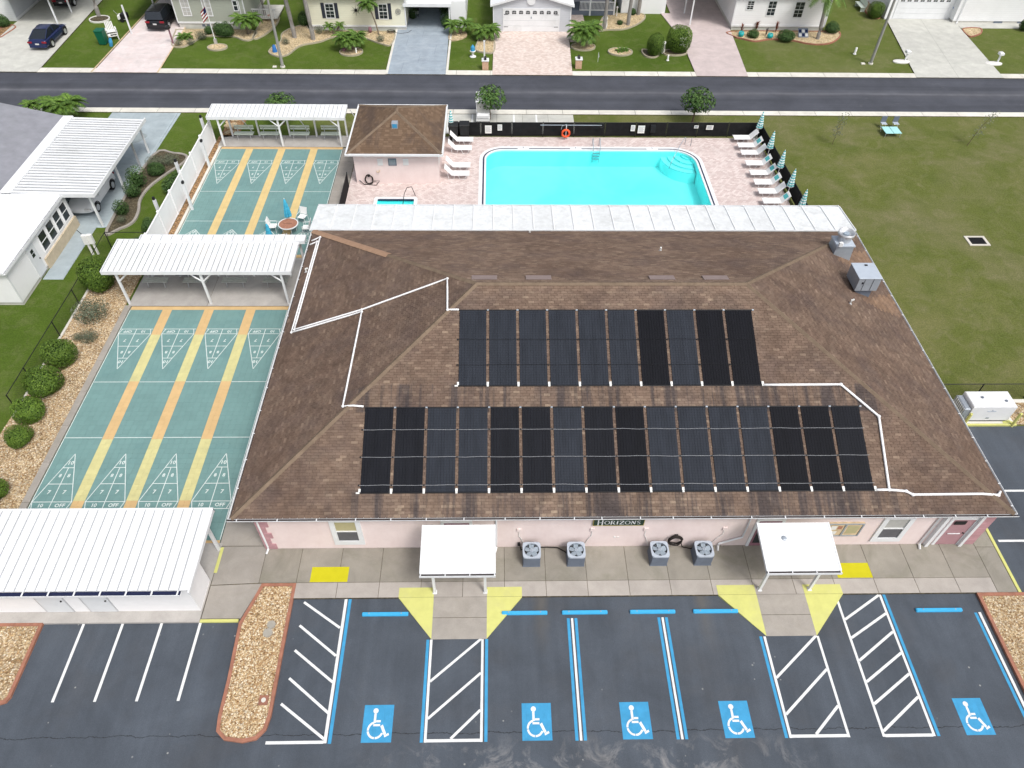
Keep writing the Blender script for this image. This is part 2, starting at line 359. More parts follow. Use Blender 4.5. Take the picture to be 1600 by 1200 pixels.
def asphalt(name, c, street=False):
    m = NM(name, .78, .25); p = m.pos(); s = m.xyz(p)
    n1 = m.noise(.35, p, 6, .65, .5); sp = m.noise(55, p, 2, .7)
    a = m.ramp(n1, [(.3, mul(c, .82)), (.7, mul(c, 1.22))])
    a = m.mix(1, a, m.ramp(sp, [(.3, .8), (.7, 1.2)]), 'MULTIPLY')
    if street:
        d = m.math('ABSOLUTE', m.math('SUBTRACT', m.math('ADD', s[1], m.math('MULTIPLY', m.noise(.15, p, 2), .5)), 61.75))
        st = m.ramp(d, [(0, 1), (.35, .25), (1, 0)]); st = m.math('MULTIPLY', st, m.ramp(m.noise(.6, p, 3), [(.3, .35), (.7, 1)]))
        a = m.mix(m.math('MULTIPLY', st, .55), a, (.21, .21, .23))
        st2 = m.ramp(m.noise(1.2, m.pos(True, (.35, 1, 1)), 6, .75, 1), [(.62, 0), (.74, 1)]); a = m.mix(m.math('MULTIPLY', st2, .22), a, (.30, .30, .31))
        wl = m.noise(1, m.pos(True, (.03, 1.2, 1)), 3, .6); a = m.mix(1, a, m.ramp(wl, [(.3, .85), (.7, 1.15)]), 'MULTIPLY')
    else:
        # pale mineral bloom left by puddles along the drive lane
        band = m.ramp(m.math('MULTIPLY', s[1], .1), [(.80, 1), (.89, 0)])
        bl = m.ramp(m.noise(.9, p, 7, .72, .9), [(.50, 0), (.66, 1)]); xr = m.ramp(m.math('MULTIPLY_ADD', s[0], .02, .5), [(.38, 0), (.5, 1), (.68, 1), (.76, 0)])
        a = m.mix(m.math('MULTIPLY', m.math('MULTIPLY', band, bl), m.math('MULTIPLY', xr, .6)), a, (.30, .29, .285))
        br = m.ramp(m.noise(.4, p, 4, .6), [(.5, 0), (.7, 1)]); a = m.mix(m.math('MULTIPLY', br, .22), a, (.075, .068, .062))
        wl = m.noise(1, m.pos(True, (1.6, .12, 1)), 4, .6); a = m.mix(1, a, m.ramp(wl, [(.3, .90), (.7, 1.12)]), 'MULTIPLY')
        vo = m.n('ShaderNodeTexVoronoi', feature='F1'); vo.inputs['Scale'].default_value = 1.6; m.l(p, vo.inputs['Vector'])
        dot = m.ramp(vo.outputs['Distance'], [(.045, 1), (.07, 0)]); vb = m.ramp(m.noise(.5, p, 3), [(.52, 0), (.6, 1)])
        a = m.mix(m.math('MULTIPLY', m.math('MULTIPLY', dot, vb), .6), a, (.40, .40, .38))
        wv = m.n('ShaderNodeTexVoronoi', feature='DISTANCE_TO_EDGE'); wv.inputs['Scale'].default_value = .07
        mx = m.n('ShaderNodeMapping'); q = m.n('ShaderNodeVectorMath', operation='ADD')
        nz = m.n('ShaderNodeTexNoise'); nz.inputs['Scale'].default_value = 1.2; nz.inputs['Detail'].default_value = 6; m.l(p, nz.inputs['Vector'])
        sc_ = m.n('ShaderNodeVectorMath', operation='SCALE'); sc_.inputs[3].default_value = .9; m.l(nz.outputs['Color'], sc_.inputs[0])
        m.l(p, q.inputs[0]); m.l(sc_.outputs[0], q.inputs[1]); m.l(q.outputs[0], wv.inputs['Vector'])
        cr = m.ramp(wv.outputs['Distance'], [(.0006, 1), (.0013, 0)]); 
        for sx_ in (1.85, 8.75):
            dx_ = m.math('ABSOLUTE', m.math('SUBTRACT', m.math('ADD', s[0], m.math('MULTIPLY', m.noise(1.5, p, 5, .7), .5)), sx_+.25)); kx = m.ramp(dx_, [(.05, 1), (.42, 0)]); ky = m.ramp(m.math('MULTIPLY_ADD', s[1], .2, -2.3), [(.05, 0), (.5, 1)])
            a = m.mix(m.math('MULTIPLY', m.math('MULTIPLY', kx, ky), .55), a, (.125, .115, .10))
        yy = m.math('ADD', s[1], m.math('MULTIPLY', m.math('SUBTRACT', m.noise(1.1, p, 7, .7), .5), .42)); cl = m.ramp(m.math('ABSOLUTE', m.math('SUBTRACT', yy, 8.93)), [(.008, 1), (.02, 0)])
        a = m.mix(m.math('MULTIPLY', cl, .8), a, (.018, .018, .02))
    return m.out(a, sp, .35, .01)
M['asphalt'] = asphalt('parking_asphalt', (.066, .078, .096))
M['street'] = asphalt('street_asphalt', (.058, .062, .076), True)

def concrete(name, c, crack=True, blotch=.35, stain=(.28, .25, .22)):
    m = NM(name, .85, .2); p = m.pos()
    a = m.ramp(m.noise(1.1, p, 6, .65, .4), [(.3, mul(c, .86)), (.7, mul(c, 1.1))])
    a = m.mix(m.math('MULTIPLY', m.ramp(m.noise(.6, p, 6, .7, .8), [(.48, 0), (.72, 1)]), blotch), a, stain)
    a = m.mix(1, a, m.ramp(m.noise(30, p, 3, .7), [(.3, .93), (.7, 1.07)]), 'MULTIPLY')
    a = m.mix(1, a, m.ramp(m.attr('rnd').outputs['Fac'], [(0, .93), (1, 1.06)]), 'MULTIPLY')
    return m.out(a, m.noise(30, p, 3, .7), .15, .01)
M['walk'] = concrete('walk_concrete', (.33, .305, .275), blotch=.45, stain=(.24, .22, .185))
M['walk_old'] = concrete('aged_walk_concrete', (.275, .255, .22), blotch=.6, stain=(.17, .165, .12))
M['walk_front'] = concrete('front_walk_concrete', (.385, .355, .325), blotch=.25)
M['walk_far'] = concrete('gutter_concrete', (.64, .62, .56), blotch=.2, stain=(.5, .47, .4))
M['drive_grey'] = concrete('driveway_concrete', (.50, .50, .46), blotch=.35, stain=(.38, .37, .36))
M['slab_grey'] = concrete('pavilion_concrete', (.40, .38, .36), blotch=.2)
M['slab_blue'] = concrete('blue_grey_painted_slab', (.37, .43, .46), blotch=.45, stain=(.26, .31, .34))
M['stamped_grey'] = concrete('stamped_grey_concrete', (.29, .34, .39), blotch=.45, stain=(.42, .46, .50))
M['stamped_pink'] = concrete('stamped_pink_concrete', (.66, .59, .58), blotch=.5, stain=(.60, .46, .43))
M['pink_drive'] = concrete('smooth_pink_concrete', (.54, .46, .45), blotch=.35, stain=(.44, .38, .37))

def pavers(name, c1, c2, c3, sc=1.0):
    m = NM(name, .85, .2); p = m.pos()
    b = m.n('ShaderNodeTexBrick'); b.inputs['Scale'].default_value = 1; b.inputs['Brick Width'].default_value = .24*sc
    b.inputs['Row Height'].default_value = .16*sc; b.inputs['Mortar Size'].default_value = .008; b.inputs['Bias'].default_value = 0
    b.inputs['Color1'].default_value = (0, 0, 0, 1); b.inputs['Color2'].default_value = (1, 1, 1, 1); b.inputs['Mortar'].default_value = (.5, .5, .5, 1)
    m.l(p, b.inputs['Vector'])
    a = m.ramp(b.outputs['Color'], [(.1, c1), (.5, c2), (.9, c3)])
    a = m.mix(m.math('MULTIPLY', b.outputs['Fac'], .6), a, mul(c1, .6))
    n = m.ramp(m.noise(.8, p, 6, .7), [(.35, .92), (.68, 1.05)]); a = m.mix(1, a, n, 'MULTIPLY')
    return m.out(a, b.outputs['Fac'], -.3, .01)
M['pavers'] = pavers('pool_deck_pavers', (.54, .435, .415), (.62, .525, .50), (.67, .585, .56))
M['pavers_drive'] = pavers('driveway_pavers', (.57, .46, .41), (.64, .54, .49), (.70, .61, .56))

def gravel(name, cs, sc=22):
    m = NM(name, .9, .2); p = m.pos(); v = m.n('ShaderNodeTexVoronoi'); v.inputs['Scale'].default_value = sc; m.l(p, v.inputs['Vector'])
    s = m.n('ShaderNodeSeparateColor'); m.l(v.outputs['Color'], s.inputs[0])
    a = m.ramp(s.outputs[0], [(i/(len(cs)-1), c) for i, c in enumerate(cs)])
    a = m.mix(1, a, m.ramp(v.outputs['Distance'], [(.2, 1.1), (.8, .55)]), 'MULTIPLY')
    a = m.mix(1, a, m.ramp(m.noise(.9, p, 4, .6), [(.3, .8), (.7, 1.12)]), 'MULTIPLY')
    return m.out(a, v.outputs['Distance'], -.6, .03)
M['gravel'] = gravel('tan_river_gravel', [(.20, .12, .06), (.46, .33, .18), (.62, .50, .33), (.33, .21, .11), (.70, .62, .48)], 15)
M['gravel_far'] = gravel('bed_gravel', [(.44, .33, .18), (.62, .49, .30), (.68, .55, .36), (.52, .40, .23)], 9)
M['mulch'] = gravel('brown_mulch', [(.16, .09, .04), (.34, .20, .10), (.46, .29, .15), (.24, .15, .09)], 9)
M['soil'] = gravel('dark_soil', [(.07, .06, .04), (.13, .11, .07), (.10, .08, .05)], 8)
m = NM('gravel_stones', .85, .25); M['stones'] = m.out(m.ramp(m.attr('rnd').outputs['Fac'], [(0, (.20, .11, .05)), (.3, (.40, .26, .13)), (.6, (.56, .43, .26)), (.85, (.66, .56, .40)), (1, (.74, .68, .56))]))

def siding_bump(name, c, step=.2, strength=.5):
    m = NM(name, .55, .3); p = m.pos(); s = m.xyz(p)
    fr = m.math('FRACT', m.math('DIVIDE', s[2], step)); a = m.ramp(m.noise(.7, p, 4), [(.3, mul(c, .96)), (.7, mul(c, 1.03))])
    a = m.mix(1, a, m.ramp(fr, [(.0, .80), (.12, 1)]), 'MULTIPLY')
    return m.out(a, fr, strength, .02)
M['s_white'] = siding_bump('white_lap_siding', (.78, .79, .80)); M['s_sage'] = siding_bump('sage_lap_siding', (.36, .385, .33))
M['s_cream'] = siding_bump('cream_lap_siding', (.75, .74, .60)); M['s_grey'] = siding_bump('grey_lap_siding', (.54, .56, .60))

m = NM('pale_pink_stucco', .85, .2); p = m.pos()
a = m.ramp(m.noise(1.0, p, 6, .65), [(.3, (.70, .585, .565)), (.7, (.78, .67, .65))])
a = m.mix(m.math('MULTIPLY', m.ramp(m.noise(1, m.pos(True, (3, 3, .5)), 5, .7), [(.5, 0), (.75, 1)]), .25), a, (.62, .48, .46))
M['stucco'] = m.out(a, m.noise(60, p, 3), .25, .01)

def shingle_mat(name):
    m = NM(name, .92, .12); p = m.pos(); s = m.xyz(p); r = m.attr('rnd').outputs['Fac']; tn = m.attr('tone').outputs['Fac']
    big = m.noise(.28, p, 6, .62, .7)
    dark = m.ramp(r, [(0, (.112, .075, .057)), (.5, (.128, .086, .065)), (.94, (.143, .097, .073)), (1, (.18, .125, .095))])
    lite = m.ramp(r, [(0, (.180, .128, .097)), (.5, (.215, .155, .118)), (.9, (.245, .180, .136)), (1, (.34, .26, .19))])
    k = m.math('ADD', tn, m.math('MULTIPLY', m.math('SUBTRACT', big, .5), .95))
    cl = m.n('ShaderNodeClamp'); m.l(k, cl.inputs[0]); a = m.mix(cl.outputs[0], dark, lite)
    og = m.attr('orange').outputs['Fac']; a = m.mix(og, a, m.ramp(r, [(0, (.24, .15, .095)), (1, (.31, .20, .13))]))
    str_ = m.ramp(m.noise(1.2, p, 6, .7, 1.2), [(.5, 0), (.72, 1)]); a = m.mix(m.math('MULTIPLY', str_, .22), a, (.20, .165, .13))
    pur = m.ramp(m.noise(.55, p, 4, .6), [(.45, 0), (.7, 1)]); a = m.mix(m.math('MULTIPLY', pur, .45), a, (.072, .055, .056))
    sk = m.ramp(m.noise(1, m.pos(True, (2.1, .10, .1)), 4, .65), [(.47, 0), (.60, 1)])         # soot washed down below the panels
    def band(y0, y1):
        u = m.math('DIVIDE', m.math('SUBTRACT', s[1], y0), y1-y0); return m.ramp(u, [(0, 0), (.04, 1), (.9, .9), (1, 0)])
    bx = m.ramp(m.math('MULTIPLY_ADD', s[0], .02, .3), [(.15, 0), (.19, 1), (.62, 1), (.68, 0)])
    bb_ = m.math('MULTIPLY', m.math('MAXIMUM', band(16.4, 17.6), band(20.7, 22.0)), bx)
    a = m.mix(m.math('MULTIPLY', m.math('MULTIPLY', sk, bb_), .85), a, (.055, .048, .050))
    ws = m.ramp(m.noise(1, m.pos(True, (.5, .5, .5)), 7, .75, 2.5), [(.35, .80), (.65, 1.2)]); a = m.mix(1, a, ws, 'MULTIPLY')
    a = m.mix(1, a, m.ramp(m.noise(45, p, 3, .8), [(.3, .82), (.7, 1.18)]), 'MULTIPLY')
    return m.out(a, m.noise(60, p, 2), .3, .006)
M['shingle'] = shingle_mat('weathered_brown_shingle')
M['ridge'] = mat('ridge_cap_shingle', (.185, .138, .10), .9, .2, 2.5, .1, rv=.15)
M['ridge_new'] = mat('new_ridge_shingle', (.36, .23, .155), .9, .12, 4, .1, rv=.12)
M['grey_shingle'] = mat('grey_shingle', (.25, .255, .285), .9, .16, 1.2, .1, bump=.3, dirt=((.20, .21, .22), .5))

def panel_mat(name, c, rough):
    m = NM(name, rough, .3); p = m.pos(); s = m.xyz(p); m.b.inputs['Specular IOR Level'].default_value = .12
    w_ = m.math('SINE', m.math('MULTIPLY', s[0], 2*pi/.045)); w2 = m.math('SINE', m.math('MULTIPLY', s[1], 2*pi/.11))
    a = m.ramp(m.noise(1.1, m.pos(True, (3, .5, 1)), 4), [(.3, mul(c, .85)), (.7, mul(c, 1.18))])
    a = m.mix(1, a, m.ramp(m.math('MULTIPLY_ADD', w2, .5, .5), [(0, .88), (1, 1.08)]), 'MULTIPLY')
    return m.out(a, w_, .3, .008)
M['solar_slate'] = panel_mat('slate_solar_tubes', (.023, .027, .036), .6)
M['solar_dark'] = panel_mat('dark_solar_tubes', (.009, .010, .014), .6)
M['solar_black'] = panel_mat('black_solar_tubes', (.0055, .006, .009), .6)

# pool water and basin
m = NM('pool_plaster', .6, .3); p = m.pos()
a = m.ramp(m.noise(.16, p, 4, .6, .6), [(.3, (.30, .86, .86)), (.7, (.50, .96, .95))])
M['plaster'] = m.out(a)
def water_mat():
    m = bpy.data.materials.new('pool_water'); m.use_nodes = True; t = m.node_tree; t.nodes.clear()
    o = t.nodes.new('ShaderNodeOutputMaterial'); mx = t.nodes.new('ShaderNodeMixShader'); tr = t.nodes.new('ShaderNodeBsdfTransparent')
    gl = t.nodes.new('ShaderNodeBsdfGlossy'); fr = t.nodes.new('ShaderNodeFresnel'); fr.inputs[0].default_value = 1.33
    tr.inputs[0].default_value = (.60, .985, 1, 1); gl.inputs['Roughness'].default_value = .08
    nz = t.nodes.new('ShaderNodeTexNoise'); nz.inputs['Scale'].default_value = 1.5; bp = t.nodes.new('ShaderNodeBump'); bp.inputs['Strength'].default_value = .15
    ge = t.nodes.new('ShaderNodeNewGeometry'); t.links.new(ge.outputs['Position'], nz.inputs['Vector']); t.links.new(nz.outputs['Fac'], bp.inputs['Height'])
    t.links.new(bp.outputs[0], gl.inputs['Normal']); t.links.new(bp.outputs[0], fr.inputs['Normal'])
    t.links.new(fr.outputs[0], mx.inputs[0]); t.links.new(tr.outputs[0], mx.inputs[1]); t.links.new(gl.outputs[0], mx.inputs[2]); t.links.new(mx.outputs[0], o.inputs[0])
    return m
M['water'] = water_mat()

# ================================================================== SETTING
def flat(name, poly, z, m, kind='structure', z0=None):
    b = MB(); b.prism(poly, z-.06 if z0 is None else z0, z); return b.build(name, m, kind=kind, own=False)
def rect(x0, y0, x1, y1): return [(x0, y0), (x1, y0), (x1, y1), (x0, y1)]
def smooth_poly(pts, k=4, closed=True):
    out = []; n = len(pts)
    for i in range(n):
        p0, p1, p2, p3 = pts[i-1], pts[i], pts[(i+1) % n], pts[(i+2) % n]
        if not closed:
            if i == n-1: out.append(p1); break
            p0 = pts[max(i-1, 0)]; p3 = pts[min(i+2, n-1)]
        for j in range(k):
            t = j/k
            out.append(tuple(.5*((2*p1[a])+(-p0[a]+p2[a])*t+(2*p0[a]-5*p1[a]+4*p2[a]-p3[a])*t*t+(-p0[a]+3*p1[a]-3*p2[a]+p3[a])*t**3) for a in (0, 1)))
    return out
def offset_poly(poly, d):
    n = len(poly); out = []; ar = sum(poly[i-1][0]*poly[i][1]-poly[i][0]*poly[i-1][1] for i in range(n)); sg = 1 if ar > 0 else -1
    for i in range(n):
        a, b, c = Vector(poly[i-1]), Vector(poly[i]), Vector(poly[(i+1) % n])
        t1 = (b-a).normalized(); t2 = (c-b).normalized(); n1 = Vector((t1.y, -t1.x)); n2 = Vector((t2.y, -t2.x)); q = (n1+n2)
        q = q.normalized() if q.length > 1e-4 else n1; k = 1/max(.5, q.dot(n1)); out.append(tuple(b+q*d*k*sg))
    return out

b = MB(); dx0, dy0, dx1, dy1 = -10.69, 38.01, 20.94, 53.61        # the pool deck fills the opening
for q in ((-500, -300, 500, dy0), (-500, dy1, 500, 600), (-500, dy0, dx0, dy1), (dx1, dy0, 500, dy1)):
    b.add([(q[0], q[1], 0), (q[2], q[1], 0), (q[2], q[3], 0), (q[0], q[3], 0)], [(0, 1, 2, 3)])
b.build('ground', M['grass'], kind='structure')
# parking lot with the lane to the right of the hall
lot = flat('parking_lot', [(-70, -25), (70, -25), (70, 23.75), (22.75, 23.75), (22.75, 14.38), (-70, 14.38)], .012, M['asphalt'])
flat('street', rect(-200, 58.2, 200, 64.75), .012, M['street'])

def slab_row(parent_name, cells, z, m, z0=0.0, gap=.012, joint=M['court_base']):
    x0 = min(c[0] for c in cells); x1 = max(c[2] for c in cells); y0 = min(c[1] for c in cells); y1 = max(c[3] for c in cells)
    return x0, y0, x1, y1
def slabbed(name, poly, z, m, cells, part='slab', base=M['soil']):
    b = MB(); b.prism(poly, -.03, z-.012); par = b.build(name, base, kind='structure')
    for c in cells:
        q = MB(); q.r = random.random()
        if len(c) == 4 and not isinstance(c[0], (tuple, list)):
            g = .008; q.bbox(c[0]+g, c[1]+g, z-.05, c[2]-g, c[3]-g, z, .008)
        else: q.prism(offset_poly(list(c), -.008), z-.05, z)
        q.build(part, m(c) if callable(m) else m, par)
    return par
# kerb strips along the street, one slab per casting
xs = [i*3.05-200+1.2 for i in range(131)]
vis = lambda x: -60 < x < 66
def kerb_strip(name, y0, y1, skip=()):
    b = MB(); b.box(-200, y0, -.03, 200, y1, .05); par = b.build(name, M['soil'], kind='structure')
    st = MB(); st.box(-200, y0+.01, 0, xs[46], y1-.01, .07); st.box(xs[87], y0+.01, 0, 200, y1-.01, .07); st.build('gutter_slab', M['walk_far'], par, kind='stuff')
    for i in range(46, 87):
        q = MB(); q.r = random.random(); q.bbox(xs[i]+.012, y0+.01, 0, xs[i+1]-.012, y1-.01, .07, .012); q.build('gutter_slab', M['walk_far'], par)
kerb_strip('near_kerb', 57.45, 58.2); kerb_strip('far_kerb', 64.75, 65.65)

# walkway in front of the hall
walk = [(-12.35, 13.48), (-10.75, 13.48), (-9.75, 15.05), (-8.72, 14.72), (-8.72, 14.38), (20.8, 14.38), (22.75, 14.38), (22.75, 23.7), (21.75, 23.7), (21.75, 16.6), (-12.45, 16.9)]
cells = []
xj = [-12.33, -10.3, -8.7, -6.9, -5.1, -3.3, -1.5, .3, 2.1, 3.9, 5.7, 7.5, 9.3, 11.1, 12.9, 14.7, 16.5, 18.3, 20.1, 21.72]
for i in range(len(xj)-1):
    a, c = xj[i], xj[i+1]
    if c <= -8.6: continue
    cells.append((a, 15.1, c, 16.86)); cells.append((a, 14.38, c, 15.1))
cells += [[(-12.33, 15.02), (-10.3, 15.1), (-10.3, 16.9), (-12.33, 16.9)], (-10.3, 15.1, -8.7, 16.9), [(-12.33, 13.5), (-10.7, 13.5), (-10.12, 15.08), (-12.33, 15.0)],
          (21.72, 14.38, 22.6, 16.6), (21.72, 16.6, 22.6, 20.0), (21.72, 20.0, 22.6, 23.7)]
W_ = slabbed('walkway', [(-12.35, 13.48), (-10.77, 13.48), (-10.2, 15.08), (-8.72, 15.08), (-8.72, 14.37), (22.62, 14.37), (22.62, 23.72), (21.7, 23.72), (21.7, 16.9), (-12.35, 16.92)], .10, (lambda c: M['walk_front'] if (not isinstance(c[0], tuple) and c[3] <= 15.2) else (M['walk_old'] if not isinstance(c[0], tuple) else M['walk'])), cells)
b = MB(); b.bbox(22.62, 14.38, 0, 22.76, 23.72, .11, .01); b.build('yellow_kerb_edge', M['paint_yellow'], W_)
b = MB(); b.bbox(-12.35, 13.36, 0, -10.78, 13.48, .115, .01); b.build('yellow_kerb_edge', M['paint_yellow'], W_)
b = MB(); b.box(-12.36, 15.6, .1, -12.22, 16.85, .106); b.build('yellow_line', M['paint_yellow'], W_)
for x0, x1 in ((-8.12, -6.5), (14.95, 16.5)):
    b = MB(); b.box(x0, 15.12, .1, x1, 15.84, .106); b.build('yellow_pad', M['pad_yellow'], W_)
# the two ramps with flared yellow sides
for cx0, cx1, fx0, fx1 in ((-2.72, -.45, -4.22, 1.05), (11.15, 13.25, 9.5, 14.92)):
    b = MB(); b.add([(cx0, 12.56, .022), (cx1, 12.56, .022), (cx1, 14.37, .104), (cx0, 14.37, .104)], [(0, 1, 2, 3)])
    b.add([(cx0, 12.56, .0), (cx1, 12.56, .0), (cx1, 12.56, .022), (cx0, 12.56, .022)], [(0, 1, 2, 3)]); b.build('ramp_slab', M['walk'], W_)
    b = MB(); b.box(cx0, 13.46, .055, cx1, 13.475, .068); b.build('ramp_joint', M['soil'], W_)
    b = MB(); b.add([(cx0, 12.56, .024), (cx0, 14.37, .106), (fx0, 14.37, .106), (fx0, 14.37, 0.0)], [(0, 1, 2), (0, 2, 3)])
    b.box(fx0, 14.38, .1, cx0-.005, 14.82, .107); b.build('yellow_ramp_flare', M['paint_yellow'], W_)
    b = MB(); b.add([(cx1, 12.56, .024), (fx1, 14.37, .106), (cx1, 14.37, .106), (fx1, 14.37, 0.0)], [(0, 1, 2), (0, 3, 1)])
    b.box(cx1+.005, 14.38, .1, fx1, 14.82, .107); b.build('yellow_ramp_flare', M['paint_yellow'], W_)

# parking paint
ZP = .017
def pl(pts, wd, m, name='painted_line', z=ZP):
    b = MB()
    for i, s_ in enumerate(pts): b.strip(*s_, wd, z+.0006*i)
    return b.build(name, m, lot)
for x in (-17.13, -15.53, -13.93, -12.34): pl([(x, 10.22, x, 13.36)], .11, M['paint_white'])
# left hatch beside island
pl([(-6.45, 8.62, -6.45, 14.36)], .12, M['paint_white']); pl([(-8.65, 8.66, -6.51, 8.66)], .11, M['paint_white'])
pl([(-6.28, 8.6, -6.28, 14.36)], .13, M['paint_blue'])
for (a, c) in (((301, 165), (525, 325)), ((273, 310), (500, 500)), ((243, 465), (480, 665)), ((208, 640), (455, 860)), ((157, 800), (425, 1020))):
    p, q = at(400+a[0]/4, 900+a[1]/4), at(400+c[0]/4, 900+c[1]/4); pl([(*p, *q)], .10, M['paint_white'], z=ZP+.002)
# ramp hatch boxes
for x0, x1, xb0, xb1 in ((-2.72, -.62, -2.86, -.45), (11.06, 13.28, 10.9, None)):
    pl([(x0, 8.6, x0, 12.55)], .10, M['paint_white']); pl([(x1, 8.6, x1, 12.55)], .10, M['paint_white'])
    pl([(x0+.05, 8.66, x1-.05, 8.66)], .11, M['paint_white'])
    pl([(xb0, 8.6, xb0, 12.55)], .12, M['paint_blue'])
    if xb1: pl([(xb1, 8.6, xb1, 12.55)], .12, M['paint_blue'])
    wd = x1-x0
    for y in (10.85, 9.45): pl([(x0+.05, y, x1-.05, y+1.72)], .10, M['paint_white'], z=ZP+.002)
    pl([(x0+wd*.45, 8.72, x1-.05, 9.75)], .10, M['paint_white'], z=ZP+.002)
# double blue lines with a white centre
for x in (3.13, 6.95):
    for dx in (-.16, .16): pl([(x+dx, 8.6, x+dx, 13.42)], .12, M['paint_blue'])
    pl([(x, 8.6, x, 13.42)], .09, M['paint_white'])
# right hatch
pl([(14.62, 8.6, 14.62, 14.1)], .10, M['paint_white']); pl([(16.55, 8.6, 16.55, 14.36)], .10, M['paint_white']); pl([(14.67, 8.64, 16.5, 8.64)], .11, M['paint_white'])
pl([(16.72, 8.6, 16.72, 14.36)], .12, M['paint_blue'])
for y, y2 in ((13.25, 14.34), (12.45, 13.5), (11.5, 12.7), (10.65, 11.8), (9.8, 10.95), (8.8, 10.05)): pl([(14.67, y, 16.5, y2)], .10, M['paint_white'], z=ZP+.002)
pl([(20.36, 8.2, 20.36, 13.5)], .12, M['paint_blue']); pl([(20.54, 8.2, 20.54, 13.52)], .11, M['paint_white'])
for y in (16.95, 19.7, 22.4): 
    if y != 22.4: pl([(23.0, y, 28.5, y)], .11, M['paint_white'])
# accessible symbols, painted flat
def symbol(x0, y0):
    b = MB(); b.add([(x0, y0, ZP), (x0+1.13, y0, ZP), (x0+1.13, y0+1.36, ZP), (x0, y0+1.36, ZP)], [(0, 1, 2, 3)]); s_ = b.build('blue_symbol_panel', M['paint_blue'], lot)
    b = MB(); z = ZP+.003; cx, cy = x0+.50, y0+.44
    def arc(r, wd, a0, a1, n=14):
        for i in range(n):
            t0 = radians(a0+(a1-a0)*i/n); t1 = radians(a0+(a1-a0)*(i+1)/n)
            b.add([(cx+(r-wd)*cos(t0), cy+(r-wd)*sin(t0), z), (cx+r*cos(t0), cy+r*sin(t0), z), (cx+r*cos(t1), cy+r*sin(t1), z), (cx+(r-wd)*cos(t1), cy+(r-wd)*sin(t1), z)], [(0, 1, 2, 3)])
    arc(.32, .075, 105, 183); arc(.32, .075, 188, 266); arc(.32, .075, 271, 338)
    n = 14; b.add([(cx-.05+.10*cos(2*pi*i/n), cy+.70+.10*sin(2*pi*i/n), z+.001) for i in range(n)], [tuple(range(n))])
    def poly(ps): b.add([(cx+a, cy+c, z+.0015) for a, c in ps], [tuple(range(len(ps)))])
    poly([(-.10, .26), (-.01, .26), (-.01, .60), (-.10, .60)]); poly([(0.0, .28), (.17, .28), (.17, .36), (0.0, .36)])
    poly([(-.10, .14), (.16, .14), (.16, .22), (-.10, .22)]); poly([(.17, .14), (.26, .20), (.42, -.13), (.33, -.18)][::-1])
    poly([(.34, -.19), (.36, -.26), (.53, -.18), (.50, -.10)])
    b.build('wheelchair_figure', M['paint_white'], s_)
for x in (-5.12, .92, 4.71, 8.58, 17.80): symbol(x, 8.62)

# wheel stops
def wheel_stop(x0, x1, y, label):
    t = thing('wheel_stop', label, 'wheel stop', ((x0+x1)/2, y, .012), 'blue wheel stops in the parking bays')
    b = MB(); L = (x1-x0)/2; pr = [(-.085, 0), (.085, 0), (.085, .05), (.05, .115), (-.05, .115), (-.085, .05)]
    vs = []
    for xx, k in ((-L, 1), (-L+.04, 1), (L-.04, 1), (L, 1)):
        kk = .82 if abs(xx) == L else 1
        vs += [(xx, a*kk, c*kk) for a, c in pr]
    fs = [tuple(reversed(range(6))), tuple(range(18, 24))]
    for i in range(3):
        for j in range(6): fs.append((i*6+j, i*6+(j+1) % 6, (i+1)*6+(j+1) % 6, (i+1)*6+j))
    WL[t.name] = (0, 0, 0); b.add(vs, [tuple(reversed(f)) for f in fs][:0] or fs); b.build('bar', M['stop_blue'], t)
    
    for q in (-1, 1): b = MB(); b.cyl((q*L*.7, 0, .10), (q*L*.7, 0, .125), .03, n=8); b.build('anchor_pin', M['grey_metal'], t)
    return t
wheel_stop(-5.68, -3.75, 13.66, 'blue wheel stop left of the left yellow ramp, the leftmost of the row')
wheel_stop(.18, 2.1, 13.66, 'blue wheel stop just right of the left yellow ramp')
wheel_stop(2.72, 4.64, 13.66, 'blue wheel stop at the head of the left double blue line')
wheel_stop(5.6, 7.52, 13.66, 'blue wheel stop at the head of the right double blue line')
wheel_stop(8.29, 10.19, 13.66, 'blue wheel stop touching the left side of the right yellow ramp')
wheel_stop(17.82, 19.8, 13.62, 'blue wheel stop standing alone beside the right gravel island')

